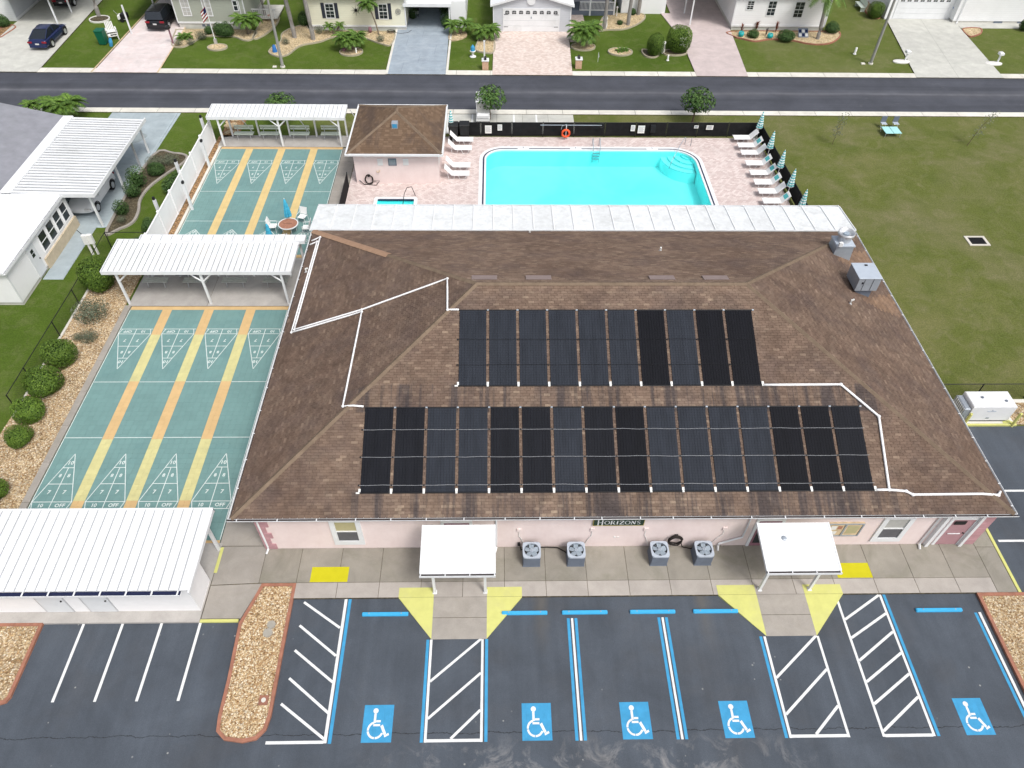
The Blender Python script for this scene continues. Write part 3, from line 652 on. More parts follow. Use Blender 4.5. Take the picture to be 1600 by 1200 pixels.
# ------------------------------------------------------------------ gravel islands
def island(name, poly, kw, label, kerb=M['brick_kerb'], fill=M['gravel'], h=.13, stones=0, cat='gravel bed'):
    cx = sum(p[0] for p in poly)/len(poly); cy = sum(p[1] for p in poly)/len(poly)
    t = thing(name, label, cat, (cx, cy, 0)); inner = offset_poly(poly, -kw)
    b = MB(); b.ring(poly, inner, 0, h); b.build('kerb', kerb, t)
    b = MB(); b.prism(inner, 0, h-.035); g = b.build('gravel', fill, t, kind='stuff')
    if stones: scatter_stones(inner, h-.035, stones, t)
    return t
def inside(p, poly):
    c = False; n = len(poly)
    for i in range(n):
        a, b2 = poly[i-1], poly[i]
        if (a[1] > p[1]) != (b2[1] > p[1]) and p[0] < (b2[0]-a[0])*(p[1]-a[1])/(b2[1]-a[1])+a[0]: c = not c
    return c
def scatter_stones(poly, z, n, parent, name='gravel_stones', smin=.025, smax=.055):
    xs_ = [p[0] for p in poly]; ys_ = [p[1] for p in poly]; b = MB(); rng = random.Random(len(poly)*7+n); k = 0; tries = 0
    while k < n and tries < n*8:
        tries += 1; x, y = rng.uniform(min(xs_), max(xs_)), rng.uniform(min(ys_), max(ys_))
        if not inside((x, y), poly): continue
        k += 1; s_ = rng.uniform(smin, smax); a = rng.uniform(0, pi); e = rng.uniform(.6, 1); b.r = rng.random()
        c, s2 = cos(a), sin(a); b.add([(x+s_*c, y+s_*s2, z), (x-s_*e*s2, y+s_*e*c, z), (x-s_*c, y-s_*s2, z), (x+s_*e*s2, y-s_*e*c, z), (x+rng.uniform(-.3, .3)*s_, y, z+s_*.75)],
            [(0, 1, 4), (1, 2, 4), (2, 3, 4), (3, 0, 4)])
    return b.build(name, M['stones'], parent, kind='stuff')
isl = [(-10.62, 9.6), (-10.55, 9.05), (-10.2, 8.75), (-9.5, 8.65), (-9.0, 8.75), (-8.7, 9.1), (-8.62, 9.6), (-8.66, 12.5), (-8.68, 15.07), (-10.15, 15.07), (-10.45, 14.1), (-10.72, 13.3), (-10.62, 11.0)]
I1 = island('gravel_island', isl, .13, 'rounded gravel island edged in terracotta between the two parking areas', stones=3600)
for q in ((-9.35, 13.2, .17), (-9.42, 12.85, .19)): b = MB(); b.cyl((q[0], q[1], .08), (q[0], q[1], .18), q[2], n=14); b.build('valve_cap', M['junc'] if 'junc' in M else M.setdefault('junc', mat('valve_cap', (.33, .31, .27), .8, .1, 4)), I1)
b = MB(); b.box(-9.2, 10.0, .09, -8.85, 10.35, .14); b.build('junction_box_frame', M['brick_kerb'], I1); b = MB(); b.cyl((-9.02, 10.17, .14), (-9.02, 10.17, .16), .09, n=12); b.build('junction_lid', M['walk_far'], I1)
island('gravel_island', [(-30, 10.15), (-19.05, 10.13), (-18.85, 10.2), (-18.75, 10.4), (-18.75, 13.38), (-30, 13.38)], .13, 'gravel bed edged in terracotta at the left edge beside the white shed', stones=1800)
island('gravel_island', [(20.76, 14.36), (20.76, 7.6), (20.95, 7.2), (21.4, 7.0), (24.2, 7.0), (24.6, 7.4), (24.7, 14.36)], .14, 'gravel bed edged in terracotta at the right edge beside the last blue wheel stop', stones=2400)

# ------------------------------------------------------------------ shuffleboard courts
TW = {'g': 1.915/6, 's': .28}
def court(name, x0, y0, y1, marks, near, dark_near=True):
    """marks: y values (near_outer, near_inner, near_apex, near_lag, far_lag, far_apex, far_inner, far_outer)"""
    no, ni, na, nl, fl, fa, fi, fo = marks
    b = MB(); b.box(x0-.02, y0-.02, -.02, x0+9.36, y1+.02, .022); ct = b.build(name, M['court_base'], kind='structure')
    rows = round((y1-y0)/.309); rh = (y1-y0)/rows
    cols = []; x = x0
    for lane in range(4):
        for k in range(6): cols.append((x, TW['g'], 'g')); x += TW['g']
        if lane < 3:
            for k in range(2): cols.append((x, TW['s'], 's')); x += TW['s']
    xr = x
    def colour(c, yc):
        if yc > y1-.33 or yc < y0+.33: return 'o'
        if c == 'g': return 'g'
        if near: return 'y' if (ni < yc < nl or fl < yc < fi) else 'o'
        return 'a' 
    mats = {'g': M['court_green'], 'o': M['court_orange'], 'y': M['court_yellow'], 'a': M['court_paleyel']}
    meshes = {}; joined = {k: MB() for k in mats}; cnt = 0
    for r in range(rows):
        for (cx, cw, c) in cols:
            k = colour(c, y0+(r+.5)*rh)
            if near and cnt < 300 and r >= 6:
                cnt += 1
                for v in range(3):
                    if (k, cw, v) not in meshes:
                        q = MB(); q.r = v/2; q.box(-cw/2+.0025, -rh/2+.0025, 0, cw/2-.0025, rh/2-.0025, .022); meshes[(k, cw, v)] = q.mesh('tile', mats[k])
                inst('tile', meshes[(k, cw, random.randrange(3))], ct, (cx+cw/2, y0+(r+.5)*rh, .012))
            else: joined[k].box(cx+.0025, y0+r*rh+.0025, .012, cx+cw-.0025, y0+(r+1)*rh-.0025, .034)
    for k, q in joined.items():
        if q.v: q.build({'g': 'green_tiles', 'o': 'orange_tiles', 'y': 'yellow_tiles', 'a': 'amber_tiles'}[k], mats[k], ct, kind='stuff')
    z = .038; P_ = 1.915+.56
    e = MB(); e.strip(x0+.02, y0+.33, x0+.02, y1-.33, .035, z); e.strip(xr-.02, y0+.33, xr-.02, y1-.33, .035, z); e.build('edge_line', M['court_line'], ct)
    for lane in range(4):
        lx = x0+lane*P_; l0, l1 = lx+.04, lx+1.875; c = (l0+l1)/2
        for (o, i_, a, lg, up) in ((no, ni, na, nl, 1), (fo, fi, fa, fl, -1)):
            q = MB(); h = a-i_; T = .035
            q.strip(l0-.02, i_, l1+.02, i_, T, z); q.strip(l0-.02, o, l1+.02, o, T, z+.0006)
            q.strip(l0, i_, c, a, T, z+.0012); q.strip(l1, i_, c, a, T, z+.0012)
            y7 = i_+h*.36; y8 = i_+h*.70
            for yy, f_ in ((y7, .36), (y8, .70)): hw = (l1-l0)/2*(1-f_); q.strip(c-hw, yy, c+hw, yy, T, z+.0006)
            q.strip(c, o, c, y8, T, z+.0018); q.strip(l0, i_, l0+.12, o, T, z+.0018); q.strip(l1, i_, l1-.12, o, T, z+.0018)
            q.strip(lx+.02, lg, lx+1.9, lg, T, z)
            R = Matrix.Rotation(0 if up > 0 else pi, 4, 'Z')
            def tx(s_, x_, y_, sz): text_mb(q, s_, sz, Matrix.Translation((x_, y_, z+.003)) @ R)
            tx('10', c, i_+h*.80, .30); dx = .23
            tx('8', c-dx*.9, i_+h*.53, .27); tx('8', c+dx*.9, i_+h*.53, .27); tx('7', c-.36, i_+h*.19, .30); tx('7', c+.36, i_+h*.19, .30)
            ym = (o+i_)/2; tx('10', c-.45*up, ym, .27); tx('OFF', c+.45*up, ym, .27)
            q.build('scoring_diagram', M['court_line'], ct)
    return ct
court('shuffleboard_court', -21.85, 16.95, 33.24, (18.94, 19.36, 22.18, 23.2, 27.05, 28.02, 30.84, 31.25), True)
court('shuffleboard_court', -21.25, 38.0, 51.95, (at(300, 372)[1]-.6, at(300, 372)[1]-.2, at(313.7, 359)[1], at(300, 346)[1], at(450, 300)[1], at(347, 287.5)[1], at(342, 256)[1], at(342, 251)[1]), False)
# pavilion slabs and concrete borders
slabbed('pavilion_slab', rect(-22.1, 33.27, -12.27, 37.97), .05, M['slab_grey'], [(-22.1, 33.27, -17.4, 37.97), (-17.4, 33.27, -12.27, 37.97)])
slabbed('pavilion_slab', rect(-21.6, 51.98, -10.7, 53.75), .05, M['slab_grey'], [(-21.6, 51.98, -16.6, 53.75), (-16.6, 51.98, -10.7, 53.75)])
slabbed('side_path', rect(-12.483, 16.95, -10.2, 33.2), .03, M['walk'], [(-12.483, 16.95+i*1.8, -10.2, 16.95+(i+1)*1.8) for i in range(9)])
slabbed('side_path', rect(-11.88, 38.0, -10.75, 51.9), .03, M['walk'], [(-11.88, 38+i*1.98, -10.75, 38+(i+1)*1.98) for i in range(7)])
b = MB()
for i in range(7): b.bbox(-22.25, 17.0+i*2.33, 0, -21.9, 17.0+(i+1)*2.33-.02, .09, .015)
b.build('court_border', M['walk'], kind='structure')
b = MB(); b.bbox(-21.5, 38, 0, -21.3, 52, .09, .015); b.build('court_border', M['walk_far'], kind='structure')
slabbed('side_path', rect(-12.25, 33.22, -10.2, 37.98), .03, M['walk'], [(-12.25, 33.22+i*1.19, -10.2, 33.22+(i+1)*1.19) for i in range(4)])
flat('mulch_strip', rect(-21.9, 38, -21.5, 53.6), .03, M['mulch'])
# gravel bed left of the near court
bed = [(-22.25, 17.2), (-22.25, 37.0), (-25.0, 37.0), (-25.1, 34.5), (-24.9, 31.0), (-25.05, 26.0), (-25.2, 22.0), (-25.6, 18.0), (-27, 17.0)]
b = MB(); b.prism(bed, -.02, .05); gb = b.build('gravel_bed', M['gravel'], kind='structure'); scatter_stones(bed, .045, 5200, gb)
b = MB(); b.tube([(-25.0, 24.6, .05), (-25.02, 28, .05), (-25.0, 31, .05)], .07, 6); b.tube([(-25.0, 31, .05), (-25.0, 37, .05), (-22.3, 37.0, .05)], .07, 6); b.build('bed_edging', M['walk_far'], gb)
# pool deck
b = MB(); b.prism(rect(-10.7, 38.0, 20.95, 53.62), -.02, .05)
from mathutils.geometry import tessellate_polygon
def rounded(x0, y0, x1, y1, rl, rr, n=9):
    pts = []
    for (cx, cy, r, a0) in ((x0+rl, y0+rl, rl, 180), (x1-rr, y0+rr, rr, 270), (x1-rr, y1-rr, rr, 0), (x0+rl, y1-rl, rl, 90)):
        for i in range(n+1): a = radians(a0+90*i/n); pts.append((cx+r*cos(a), cy+r*sin(a)))
    return pts
def holed(b, outer, holes, z):
    polys = [[Vector((*p, 0)) for p in outer]]+[[Vector((*p, 0)) for p in h] for h in holes]
    flatp = [p for q in polys for p in q]; tris = tessellate_polygon(polys)
    fs = []
    for t in tris:
        a, c, d = (flatp[i] for i in t); s_ = (c-a).cross(d-a).z
        fs.append(tuple(t) if s_ > 0 else tuple(reversed(t)))
    b.add([(p.x, p.y, z) for p in flatp], fs)
PX0, PY0, PX1, PY1 = -.78, 42.0, 15.3, 51.62
water = rounded(PX0, PY0, PX1, PY1, 1.35, 1.75)
co_in = water; co1 = rounded(PX0-.14, PY0-.14, PX1+.14, PY1+.14, 1.49, 1.89); co2 = rounded(PX0-.26, PY0-.26, PX1+.26, PY1+.26, 1.61, 2.01); co3 = rounded(PX0-.52, PY0-.52, PX1+.52, PY1+.52, 1.87, 2.27)
spa = rounded(-8.45, 42.9, -5.85, 44.75, .12, .12, 3); spa_o = rounded(-8.68, 42.67, -5.62, 44.98, .2, .2, 3)
b = MB(); holed(b, [(-10.7, 38.0), (20.95, 38.0), (20.95, 53.62), (-10.7, 53.62)], [co3, spa_o], .06)
deck = b.build('pool_deck', M['pavers'], kind='structure')
b = MB()
pool = thing('swimming_pool', 'large turquoise swimming pool with rounded corners and white coping behind the hall', 'pool', (7, 47, 0))
b = MB(); b.ring(co3, co2, -.05, .075); b.build('coping', M['white_roof'], pool)
b = MB(); b.ring(co2, co1, -.05, .068); b.build('waterline_tile_band', M['navy_dark'], pool)
b = MB(); b.ring(co1, co_in, .004, .075); b.build('inner_rim', M['white_roof'], pool)
b = MB(); n = len(water); b.add([(p[0], p[1], .0) for p in water]+[(p[0], p[1], -1.35) for p in water], [tuple(range(n, 2*n))]+[(i, n+i, n+(i+1) % n, (i+1) % n) for i in range(n)])
b.build('basin', M['plaster'], pool)
b = MB(); b.add([(p[0], p[1], -.06) for p in water], [tuple(range(n))]); b.build('water_surface', M['water'], pool)
# ground sheet lies at z 0, so the basin is cut below it
for lv, r in enumerate((2.3, 1.8, 1.3, .8)):
    b = MB(); cx, cy = 15.2, 51.5; pts = [(cx, cy)]+[(cx-r*cos(radians(a)), cy-r*sin(radians(a))) for a in range(-4, 96, 5)]
    b.prism(pts, -1.35, -.52+lv*.10); b.build('entry_step', M['plaster'], pool)
    b = MB(); arc = [(cx-r*cos(radians(a)), cy-r*sin(radians(a)), -.505+lv*.10) for a in range(2, 92, 5)]; b.tube(arc, .014, 5); b.build('step_edge_stripe', mat('stripe', (.04, .40, .46), .6) if lv == 0 else bpy.data.materials['stripe'], pool)
b = MB(); b.cyl((6.9, 45.9, -1.35), (6.9, 45.9, -1.33), .16, n=14); b.build('main_drain', M['grey_metal'], pool)
for x in (2.1, 6.2, 12.2):
    b = MB(); text_mb(b, '5', .22, Matrix.Translation((x, PY1+.33, .08))); b.build('depth_lettering', M['navy_dark'], pool)
    b = MB(); b.box(x-.45, PY1+.14, .05, x+.45, PY1+.25, .072); b.build('depth_tile', M['white_roof'], pool)
# ladder and handrail
t = thing('pool_ladder', 'steel ladder with two grab rails at the far side of the pool', 'ladder', (7.75, 51.7, 0))
for x in (7.52, 8.05):
    b = MB(); b.tube([(x, 52.3, .06), (x, 52.3, .55), (x, 52.15, .8), (x, 51.85, .85), (x, 51.55, .6), (x, 51.45, .1), (x, 51.45, -.9)], .025, 8); b.build('rail', M['grey_metal'], t, True)
for z in (-.12, -.38, -.62): b = MB(); b.box(7.52, 51.38, z, 8.05, 51.5, z+.035); b.build('tread', M['grey_metal'], t)
t = thing('handrail', 'curved steel handrail over the rounded pool steps', 'handrail', (14.6, 51.5, 0))
b = MB(); b.tube([(14.9, 52.6, .06), (14.85, 52.45, .7), (14.7, 52.2, .86), (14.1, 51.2, .6), (13.4, 50.0, .0), (13.3, 49.9, -.5)], .025, 8); b.build('rail', M['grey_metal'], t, True)
t = thing('handrail', 'thin single steel post standing on the deck right of the curved pool handrail', 'post', (15.3, 52.35, 0))
b = MB(); b.tube([(15.3, 52.35, .06), (15.3, 52.35, .75), (15.25, 52.2, .82)], .022, 8); b.build('rail', M['grey_metal'], t, True)
# spa
t = thing('hot_tub', 'small square spa pool with aqua water beside the bathhouse', 'spa', (-7.15, 44, 0))
b = MB(); b.ring(spa_o, spa, .004, .09); b.build('coping', M['white_roof'], t)
b = MB(); n = len(spa); b.add([(p[0], p[1], .0) for p in spa]+[(p[0], p[1], -.5) for p in spa], [tuple(range(n, 2*n))]+[(i, n+i, n+(i+1) % n, (i+1) % n) for i in range(n)]); b.build('basin', M['plaster'], t)
b = MB(); b.box(-8.42, 44.66, -.045, -5.88, 44.74, .07); b.build('tile_band', M['navy_dark'], t)
b = MB(); b.add([(p[0], p[1], -.05) for p in spa], [tuple(range(n))]); b.build('water_surface', M['water'], t)
t = thing('spa_handrail', 'arched steel handrail beside the small spa', 'handrail', (-6.3, 44.9, 0))
b = MB(); b.tube([(-6.6, 44.0, .05), (-6.45, 44.3, .8), (-6.3, 44.8, .95), (-6.0, 45.1, .85), (-5.8, 45.2, .06)], .025, 8); b.build('rail', M['black'], t, True)

# ------------------------------------------------------------------ pool fences
def mesh_fence(name, p0, p1, h, npan, label, sag=True, post=.045, rail=True):
    t = thing(name, label, 'fence', (p0[0], p0[1], 0)); p0 = Vector((*p0, 0)); p1 = Vector((*p1, 0)); d = (p1-p0)/npan; nrm = Vector((-d.y, d.x, 0)).normalized()*.006
    for i in range(npan+1):
        q = p0+d*i; b = MB(); b.cyl(q, q+Vector((0, 0, h+.06)), post/2+.008, n=8); b.build('post', M['black'], t)
    for i in range(npan):
        a, c = p0+d*i+d.normalized()*.04, p0+d*(i+1)-d.normalized()*.04; b = MB(); K = 6; vs = []
        for k in range(K+1):
            u = a.lerp(c, k/K); o = nrm*(1+6*sin(pi*k/K)*random.uniform(.2, 1)); vs += [(u.x+o.x, u.y+o.y, .09+random.uniform(-.01, .01)), (u.x+o.x*.6, u.y+o.y*.6, h-.02)]
        b.add(vs, [(2*k, 2*k+2, 2*k+3, 2*k+1) for k in range(K)]); 
        b.add([(v[0]-nrm.x*2, v[1]-nrm.y*2, v[2]) for v in vs], [(2*k+1, 2*k+3, 2*k+2, 2*k) for k in range(K)]); b.build('mesh_panel', M['black_mesh'], t)
    if rail: b = MB(); b.cyl(p0+Vector((0, 0, h)), p1+Vector((0, 0, h)), .022, n=6); b.build('top_rail', M['black'], t)
    return t
mesh_fence('pool_fence', (-3.7, 53.72), (20.95, 53.9), 1.22, 10, 'long black mesh fence along the far side of the pool deck')
mesh_fence('pool_fence', (21.0, 53.85), (21.35, 41.5), 1.22, 5, 'black mesh fence behind the loungers at the right side of the pool deck')
mesh_fence('pool_fence', (-10.68, 46.3), (-10.62, 41.0), 1.2, 2, 'short black mesh fence between the bathhouse and the hall')
# signs on the fence
def fence_sign(px, py, w_, h_, label):
    x, z = atY(px, py, 53.7); t = thing('notice_sign', label, 'sign', (x, 53.68, z))
    b = MB(); b.box(x-w_/2, 53.665, z-h_/2, x+w_/2, 53.68, z+h_/2); b.build('board', M['offwhite'], t)
    b = MB()
    for k in range(5): b.box(x-w_*.38, 53.66, z+h_*(.3-k*.15), x+w_*(.38-.1*(k % 2)), 53.663, z+h_*(.3-k*.15)+.02)
    b.build('print_lines', M['condenser'], t)
fence_sign(763, 202, .52, .66, 'large white notice board on the black fence, leftmost of the fence signs')
fence_sign(781, 199, .36, .50, 'smaller white notice on the black fence, second from the left')
fence_sign(989, 200, .34, .50, 'narrow white notice on the fence right of the life ring pole')
fence_sign(1002, 202, .54, .64, 'large white notice on the fence just left of the dark box')
fence_sign(1088, 198, .34, .24, 'tiny white notice on the fence below the right street tree')
fence_sign(1109, 199, .54, .36, 'wide white notice on the black fence, rightmost of the fence signs')
x, z = atY(1020, 200, 53.7); b = MB(); b.box(x-.2, 53.5, z-.3, x+.2, 53.68, z+.3); tag(b.build('control_box', M['black'], own=True), 'small black box fixed to the fence beside a large white notice', 'box')
# rescue pole and life ring
t = thing('rescue_pole', 'long silver rescue pole hung along the black fence', 'pole', (5, 53.5, 0))
b = MB(); b.cyl((3.45, 53.5, 1.15), (8.3, 53.5, 1.15), .03, n=8); b.build('pole', M['grey_metal'], t)
b = MB(); b.tube([(8.3+.18*cos(a), 53.5, 1.15+.18*sin(a)) for a in [radians(k*30) for k in range(12)]], .03, 6, closed=True); b.build('hook', M['black'], t)
t = thing('life_ring', 'orange life ring hung on a white stand before the fence', 'life ring', (5.45, 53.3, 0))
b = MB(); b.cyl((5.5, 53.35, .05), (5.5, 53.35, 1.25), .035, n=8); b.build('stand', M['white'], t)
b = MB(); b.tube([(5.47+.29*cos(radians(k*20)), 53.2, .62+.29*sin(radians(k*20))) for k in range(18)], .085, 8, closed=True); b.build('ring', M['orange_plastic'], t, True)
b = MB(); b.tube([(5.1, 53.28, .9), (5.15, 53.28, 1.2), (5.5, 53.3, 1.32)], .02, 6); b.build('bracket', M['grey_metal'], t)

# ------------------------------------------------------------------ loungers, umbrellas, bins
def make_lounger(teal=False, label='', group='white sling loungers around the pool'):
    t = thing('sun_lounger', label, 'sun lounger', (0, 0, 0), group)       # head end towards +x
    b = MB(); b.bbox(-.95, -.31, .36, .32, .31, .41, .01); b.build('seat_sling', M['cloth_white'], t)
    b = MB(); b.M = Matrix.Translation((.32, 0, .38)) @ Matrix.Rotation(radians(-48), 4, 'Y'); b.bbox(0, -.31, -.02, .78, .31, .03, .01)
    b.build('backrest', M['cloth_white'], t)
    if teal:
        b = MB(); b.M = Matrix.Translation((.32, 0, .38)) @ Matrix.Rotation(radians(-48), 4, 'Y'); b.box(.30, -.24, .031, .62, .24, .04); b.build('teal_panel', M['teal'], t)
    for s_ in (-1, 1):
        b = MB(); b.tube([(-.98, s_*.33, .38), (.32, s_*.33, .38), (.85, s_*.33, .97)], .018, 6); b.build('side_rail', M['white'], t)
        b = MB(); b.tube([(-.75, s_*.33, .38), (-.6, s_*.36, .06), (-.3, s_*.36, .06), (-.15, s_*.33, .38)], .015, 6); b.build('leg', M['white'], t)
        b = MB(); b.tube([(.1, s_*.33, .38), (.2, s_*.36, .06), (.55, s_*.36, .06), (.62, s_*.33, .6)], .015, 6); b.build('leg', M['white'], t)
    return t
L0 = make_lounger(False, 'white sling lounger nearest the pool fence in the row along the right fence')
L1 = make_lounger(True, 'white lounger with a teal back panel, second from the pool fence in the right row')
ry = [53.05, 51.85, 50.75, 49.2, 47.85, 46.55, 45.35, 44.1]
L0.location = (19.75, ry[0], .06); L1.location = (19.8, ry[1], .06)
words = ['third', 'fourth', 'fifth', 'sixth', 'seventh', 'eighth']
for i, y in enumerate(ry[2:]):
    tl = i % 2 == 1 or i == 2
    copy_tree(L1 if tl else L0, (19.8, y, .06), 0, 'white lounger %s, %s from the far fence in the right row' % ('with a teal back panel' if tl else 'with a plain white back', words[i]))
for i, (x, y) in enumerate([(-2.75, 52.55), (-2.85, 51.25), (-2.9, 48.75), (-2.95, 47.6)]):
    copy_tree(L0, (x, y, .06), pi, ['white lounger beside the bathhouse, the one by the single striped umbrella', 'white lounger beside the bathhouse, second from the black fence', 'white lounger beside the bathhouse, third from the black fence', 'white lounger beside the bathhouse, the one nearest the hall'][i])
def folded_umbrella(loc, label, h=2.35, stripes=True, cloth=None, group='folded striped umbrellas', lean=0):
    t = thing('folded_umbrella', label, 'umbrella', loc, group); WL[t.name] = (0, 0, 0)
    b = MB(); b.cyl((0, 0, .06), (0, 0, h), .022, n=8); b.build('pole', M['white'], t)
    b = MB(); b.lathe([(0, 0), (.26, 0), (.26, .05), (.05, .09), (.04, .25)], (0, 0, 0), 14); b.build('base', M['white'], t)
    b = MB(); n = 16; K = 14; z0 = h-1.35; vs = []; 
    for i in range(K+1):
        u = i/K; r = (.19*(1-u)**.55+.02)*(1 if i else .8)*(1+.08*sin(i*2.2)); z = z0+1.35*u
        for j in range(n): rr = r*(1+.28*(1 if j % 2 else -1)*(1-u)); vs.append((rr*cos(2*pi*j/n), rr*sin(2*pi*j/n), z))
    b.v = vs
    for i in range(K):
        for j in range(n): b.f.append([i*n+j, i*n+(j+1) % n, (i+1)*n+(j+1) % n, (i+1)*n+j]); b.mi.append(i % 2 if stripes else 0); b.rn.append(random.random())
    b.build('canopy', [M['stripe_light'], M['teal']] if stripes else (cloth or M['cyan_cloth']), t, False)
    b = MB(); b.ell((0, 0, h+.02), (.03, .03, .05), 8, 5); b.build('finial', M['white'], t)
    t.rotation_euler = (0, lean, random.random()*3); return t
folded_umbrella((-3.54, 53.45, .06), 'folded aqua striped umbrella standing alone by the bathhouse corner', h=2.25)
for i, (x, y) in enumerate([(20.75, 53.35), (20.78, 50.25), (20.82, 47.5), (20.86, 44.95), (20.9, 42.35)]):
    folded_umbrella((x, y, .06), 'folded aqua striped umbrella, %s from the far corner along the right fence' % ['first', 'second', 'third', 'fourth', 'fifth'][i])
def bin_(loc, m, label, s_=1.0, name='wheeled_bin', lid=None):
    t = thing(name, label, 'bin', loc); WL[t.name] = (0, 0, 0)
    b = MB(); w0, w1 = .24*s_, .30*s_; h = 1.0*s_
    b.add([(-w0,-w0,.06),(w0,-w0,.06),(w0,w0,.06),(-w0,w0,.06),(-w1,-w1,h),(w1,-w1,h),(w1,w1,h),(-w1,w1,h)], [(3,2,1,0),(4,5,6,7),(0,1,5,4),(1,2,6,5),(2,3,7,6),(3,0,4,7)]); b.build('body', m, t)
    b = MB(); b.bbox(-w1-.02, -w1-.03, h, w1+.02, w1+.03, h+.09, .04); b.build('lid', lid or m, t)
    b = MB(); b.cyl((-w1, w1+.04, h-.04), (w1, w1+.04, h-.04), .02, n=6); b.build('handle', M['black'], t)
    for s2 in (-1, 1): b = MB(); b.cyl((s2*w0-.03, w0, .1), (s2*w0+.03, w0, .1), .1, n=12); b.build('wheel', M['rubber'], t)
    return t
bin_((-3.35, 53.2, .06), M['bin_black'], 'black wheeled bin left of the striped umbrella by the bathhouse', 1.25); bin_((-2.5, 53.3, .06), M['bin_black'], 'black wheeled bin right of the striped umbrella by the bathhouse', 1.25)

# ================================================================== THE HALL
EX0, EX1, EY0, EY1, EZ, SL = -11.05, 21.93, 16.49, 36.7, 3.03, .4167
YM = (EY0+EY1)/2; RX0, RX1 = EX0+(YM-EY0), EX1-(YM-EY0); RZ = EZ+(YM-EY0)*SL
def rz(x, y): return EZ+SL*min(y-EY0, EY1-y, x-EX0, EX1-x)
hall = thing('hall', 'long pale pink community hall under a big brown hipped shingle roof', 'building', (5.4, 26.5, 0))
wx0, wx1, wy0, wy1 = -10.3, 21.62, 16.78, 36.3
b = MB(); t_ = .2
b.box(wx0, wy0, 0, wx1, wy0+t_, 2.86); b.box(wx0, wy1-t_, 0, wx1, wy1, 2.86); b.box(wx0, wy0+t_, 0, wx0+t_, wy1-t_, 2.86); b.box(wx1-t_, wy0+t_, 0, wx1, wy1-t_, 2.86)
b.build('wall', M['stucco'], hall)
b = MB(); b.box(EX0+.05, EY0+.05, 2.86, EX1-.05, EY1-.05, 2.88); b.build('soffit', M['white_vinyl'], hall)
b = MB(); 
b.add([(EX0,EY0,EZ-.03),(EX1,EY0,EZ-.03),(EX1,EY1,EZ-.03),(EX0,EY1,EZ-.03),(RX0,YM,RZ-.03),(RX1,YM,RZ-.03)], [(0,1,5,4),(1,2,5),(2,3,4,5),(3,0,4)])
rf = b.build('roof', M['shingle'], hall)
for nm, bx in (('fascia', (EX0, EY0, 2.90, EX1, EY0+.03, 3.02)), ('fascia', (EX0, EY1-.03, 2.83, EX1, EY1, 3.0)), ('fascia', (EX0, EY0+.03, 2.83, EX0+.03, EY1-.03, 3.0)), ('fascia', (EX1-.03, EY0+.03, 2.83, EX1, EY1-.03, 3.0))):
    b = MB(); b.box(*bx); b.build(nm, M['white_vinyl'], hall)
# shingles: real courses of tabs, on the four roof planes
def in_poly(p, poly): return inside(p, poly)
stain1 = [(18.9, 32.3), (20.1, 33.7), (22.3, 34.9), (22.3, 32.4), (20.6, 32.3)]
stain2 = [(19.2, 29.1), (20.4, 29.9), (22.3, 30.9), (22.3, 28.9), (20.6, 28.8)]
streaks = [(random.uniform(-9, 19.5), random.uniform(.12, .4), random.uniform(.5, 1.3)) for _ in range(46)]
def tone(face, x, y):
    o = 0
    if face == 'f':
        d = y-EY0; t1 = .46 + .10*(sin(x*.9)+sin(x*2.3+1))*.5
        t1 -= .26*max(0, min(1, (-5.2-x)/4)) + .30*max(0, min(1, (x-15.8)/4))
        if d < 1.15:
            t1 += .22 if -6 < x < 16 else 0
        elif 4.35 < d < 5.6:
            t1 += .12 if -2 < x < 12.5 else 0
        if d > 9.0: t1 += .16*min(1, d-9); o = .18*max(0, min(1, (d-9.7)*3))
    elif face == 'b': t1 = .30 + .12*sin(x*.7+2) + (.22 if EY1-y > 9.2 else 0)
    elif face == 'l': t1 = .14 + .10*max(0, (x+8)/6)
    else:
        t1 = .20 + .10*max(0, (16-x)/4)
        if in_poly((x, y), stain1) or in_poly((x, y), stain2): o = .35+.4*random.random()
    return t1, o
def face_xy(face, u, d):       # u along the eave, d horizontal distance up from the eave
    if face == 'f': return (EX0+u, EY0+d)
    if face == 'b': return (EX1-u, EY1-d)
    if face == 'l': return (EX0+d, EY1-u)
    return (EX1-d, EY0+u)
EXPO = .127; DH = EXPO/sqrt(1+SL*SL)
def tabs(face, L, first=0):
    half = YM-EY0; rows = int(half/DH)+1; vs = []; fs = []; rn = []; tn = []; og = []; single = []
    for r in range(rows):
        d0, d1 = r*DH-.02*(r == 0), min((r+1)*DH, half); a0, a1 = max(d0, 0), L-max(d0, 0)
        off = (r % 2)*.152+(r % 3)*.02; k = int((a0-off)/.305)-1
        while off+k*.305 < a1:
            u0, u1 = max(a0, off+k*.305+.006), min(a1, off+(k+1)*.305-.006); k += 1
            if u1-u0 < .03: continue
            v0, v1 = min(max(u0, d1), L-d1), max(min(u1, L-d1), d1)
            if v1 <= v0: v0 = v1 = (v0+v1)/2
            R_ = random.random(); T_, O_ = tone(face, *face_xy(face, (u0+u1)/2, (d0+d1)/2))
            j = random.uniform(-.002, .003); hl = .024+j
            P_ = []
            for (u, d, h) in ((u0, d0, hl), (u1, d0, hl), (v1, d1+.01, .004), (v0, d1+.01, .004), (u0, d0, -.004), (u1, d0, -.004)):
                x, y = face_xy(face, u, d); P_.append((x, y, EZ+SL*d+h))
            F_ = [(0, 1, 2, 3), (4, 5, 1, 0)]
            if first and r < 6 and len(single) < first and 24 > u0 > 9: single.append((P_, F_, R_, T_, O_)); continue
            b0 = len(vs); vs += P_; fs += [tuple(b0+i for i in f) for f in F_]; rn += [R_]*2; tn += [T_]*2; og += [O_]*2
    return vs, fs, rn, tn, og, single
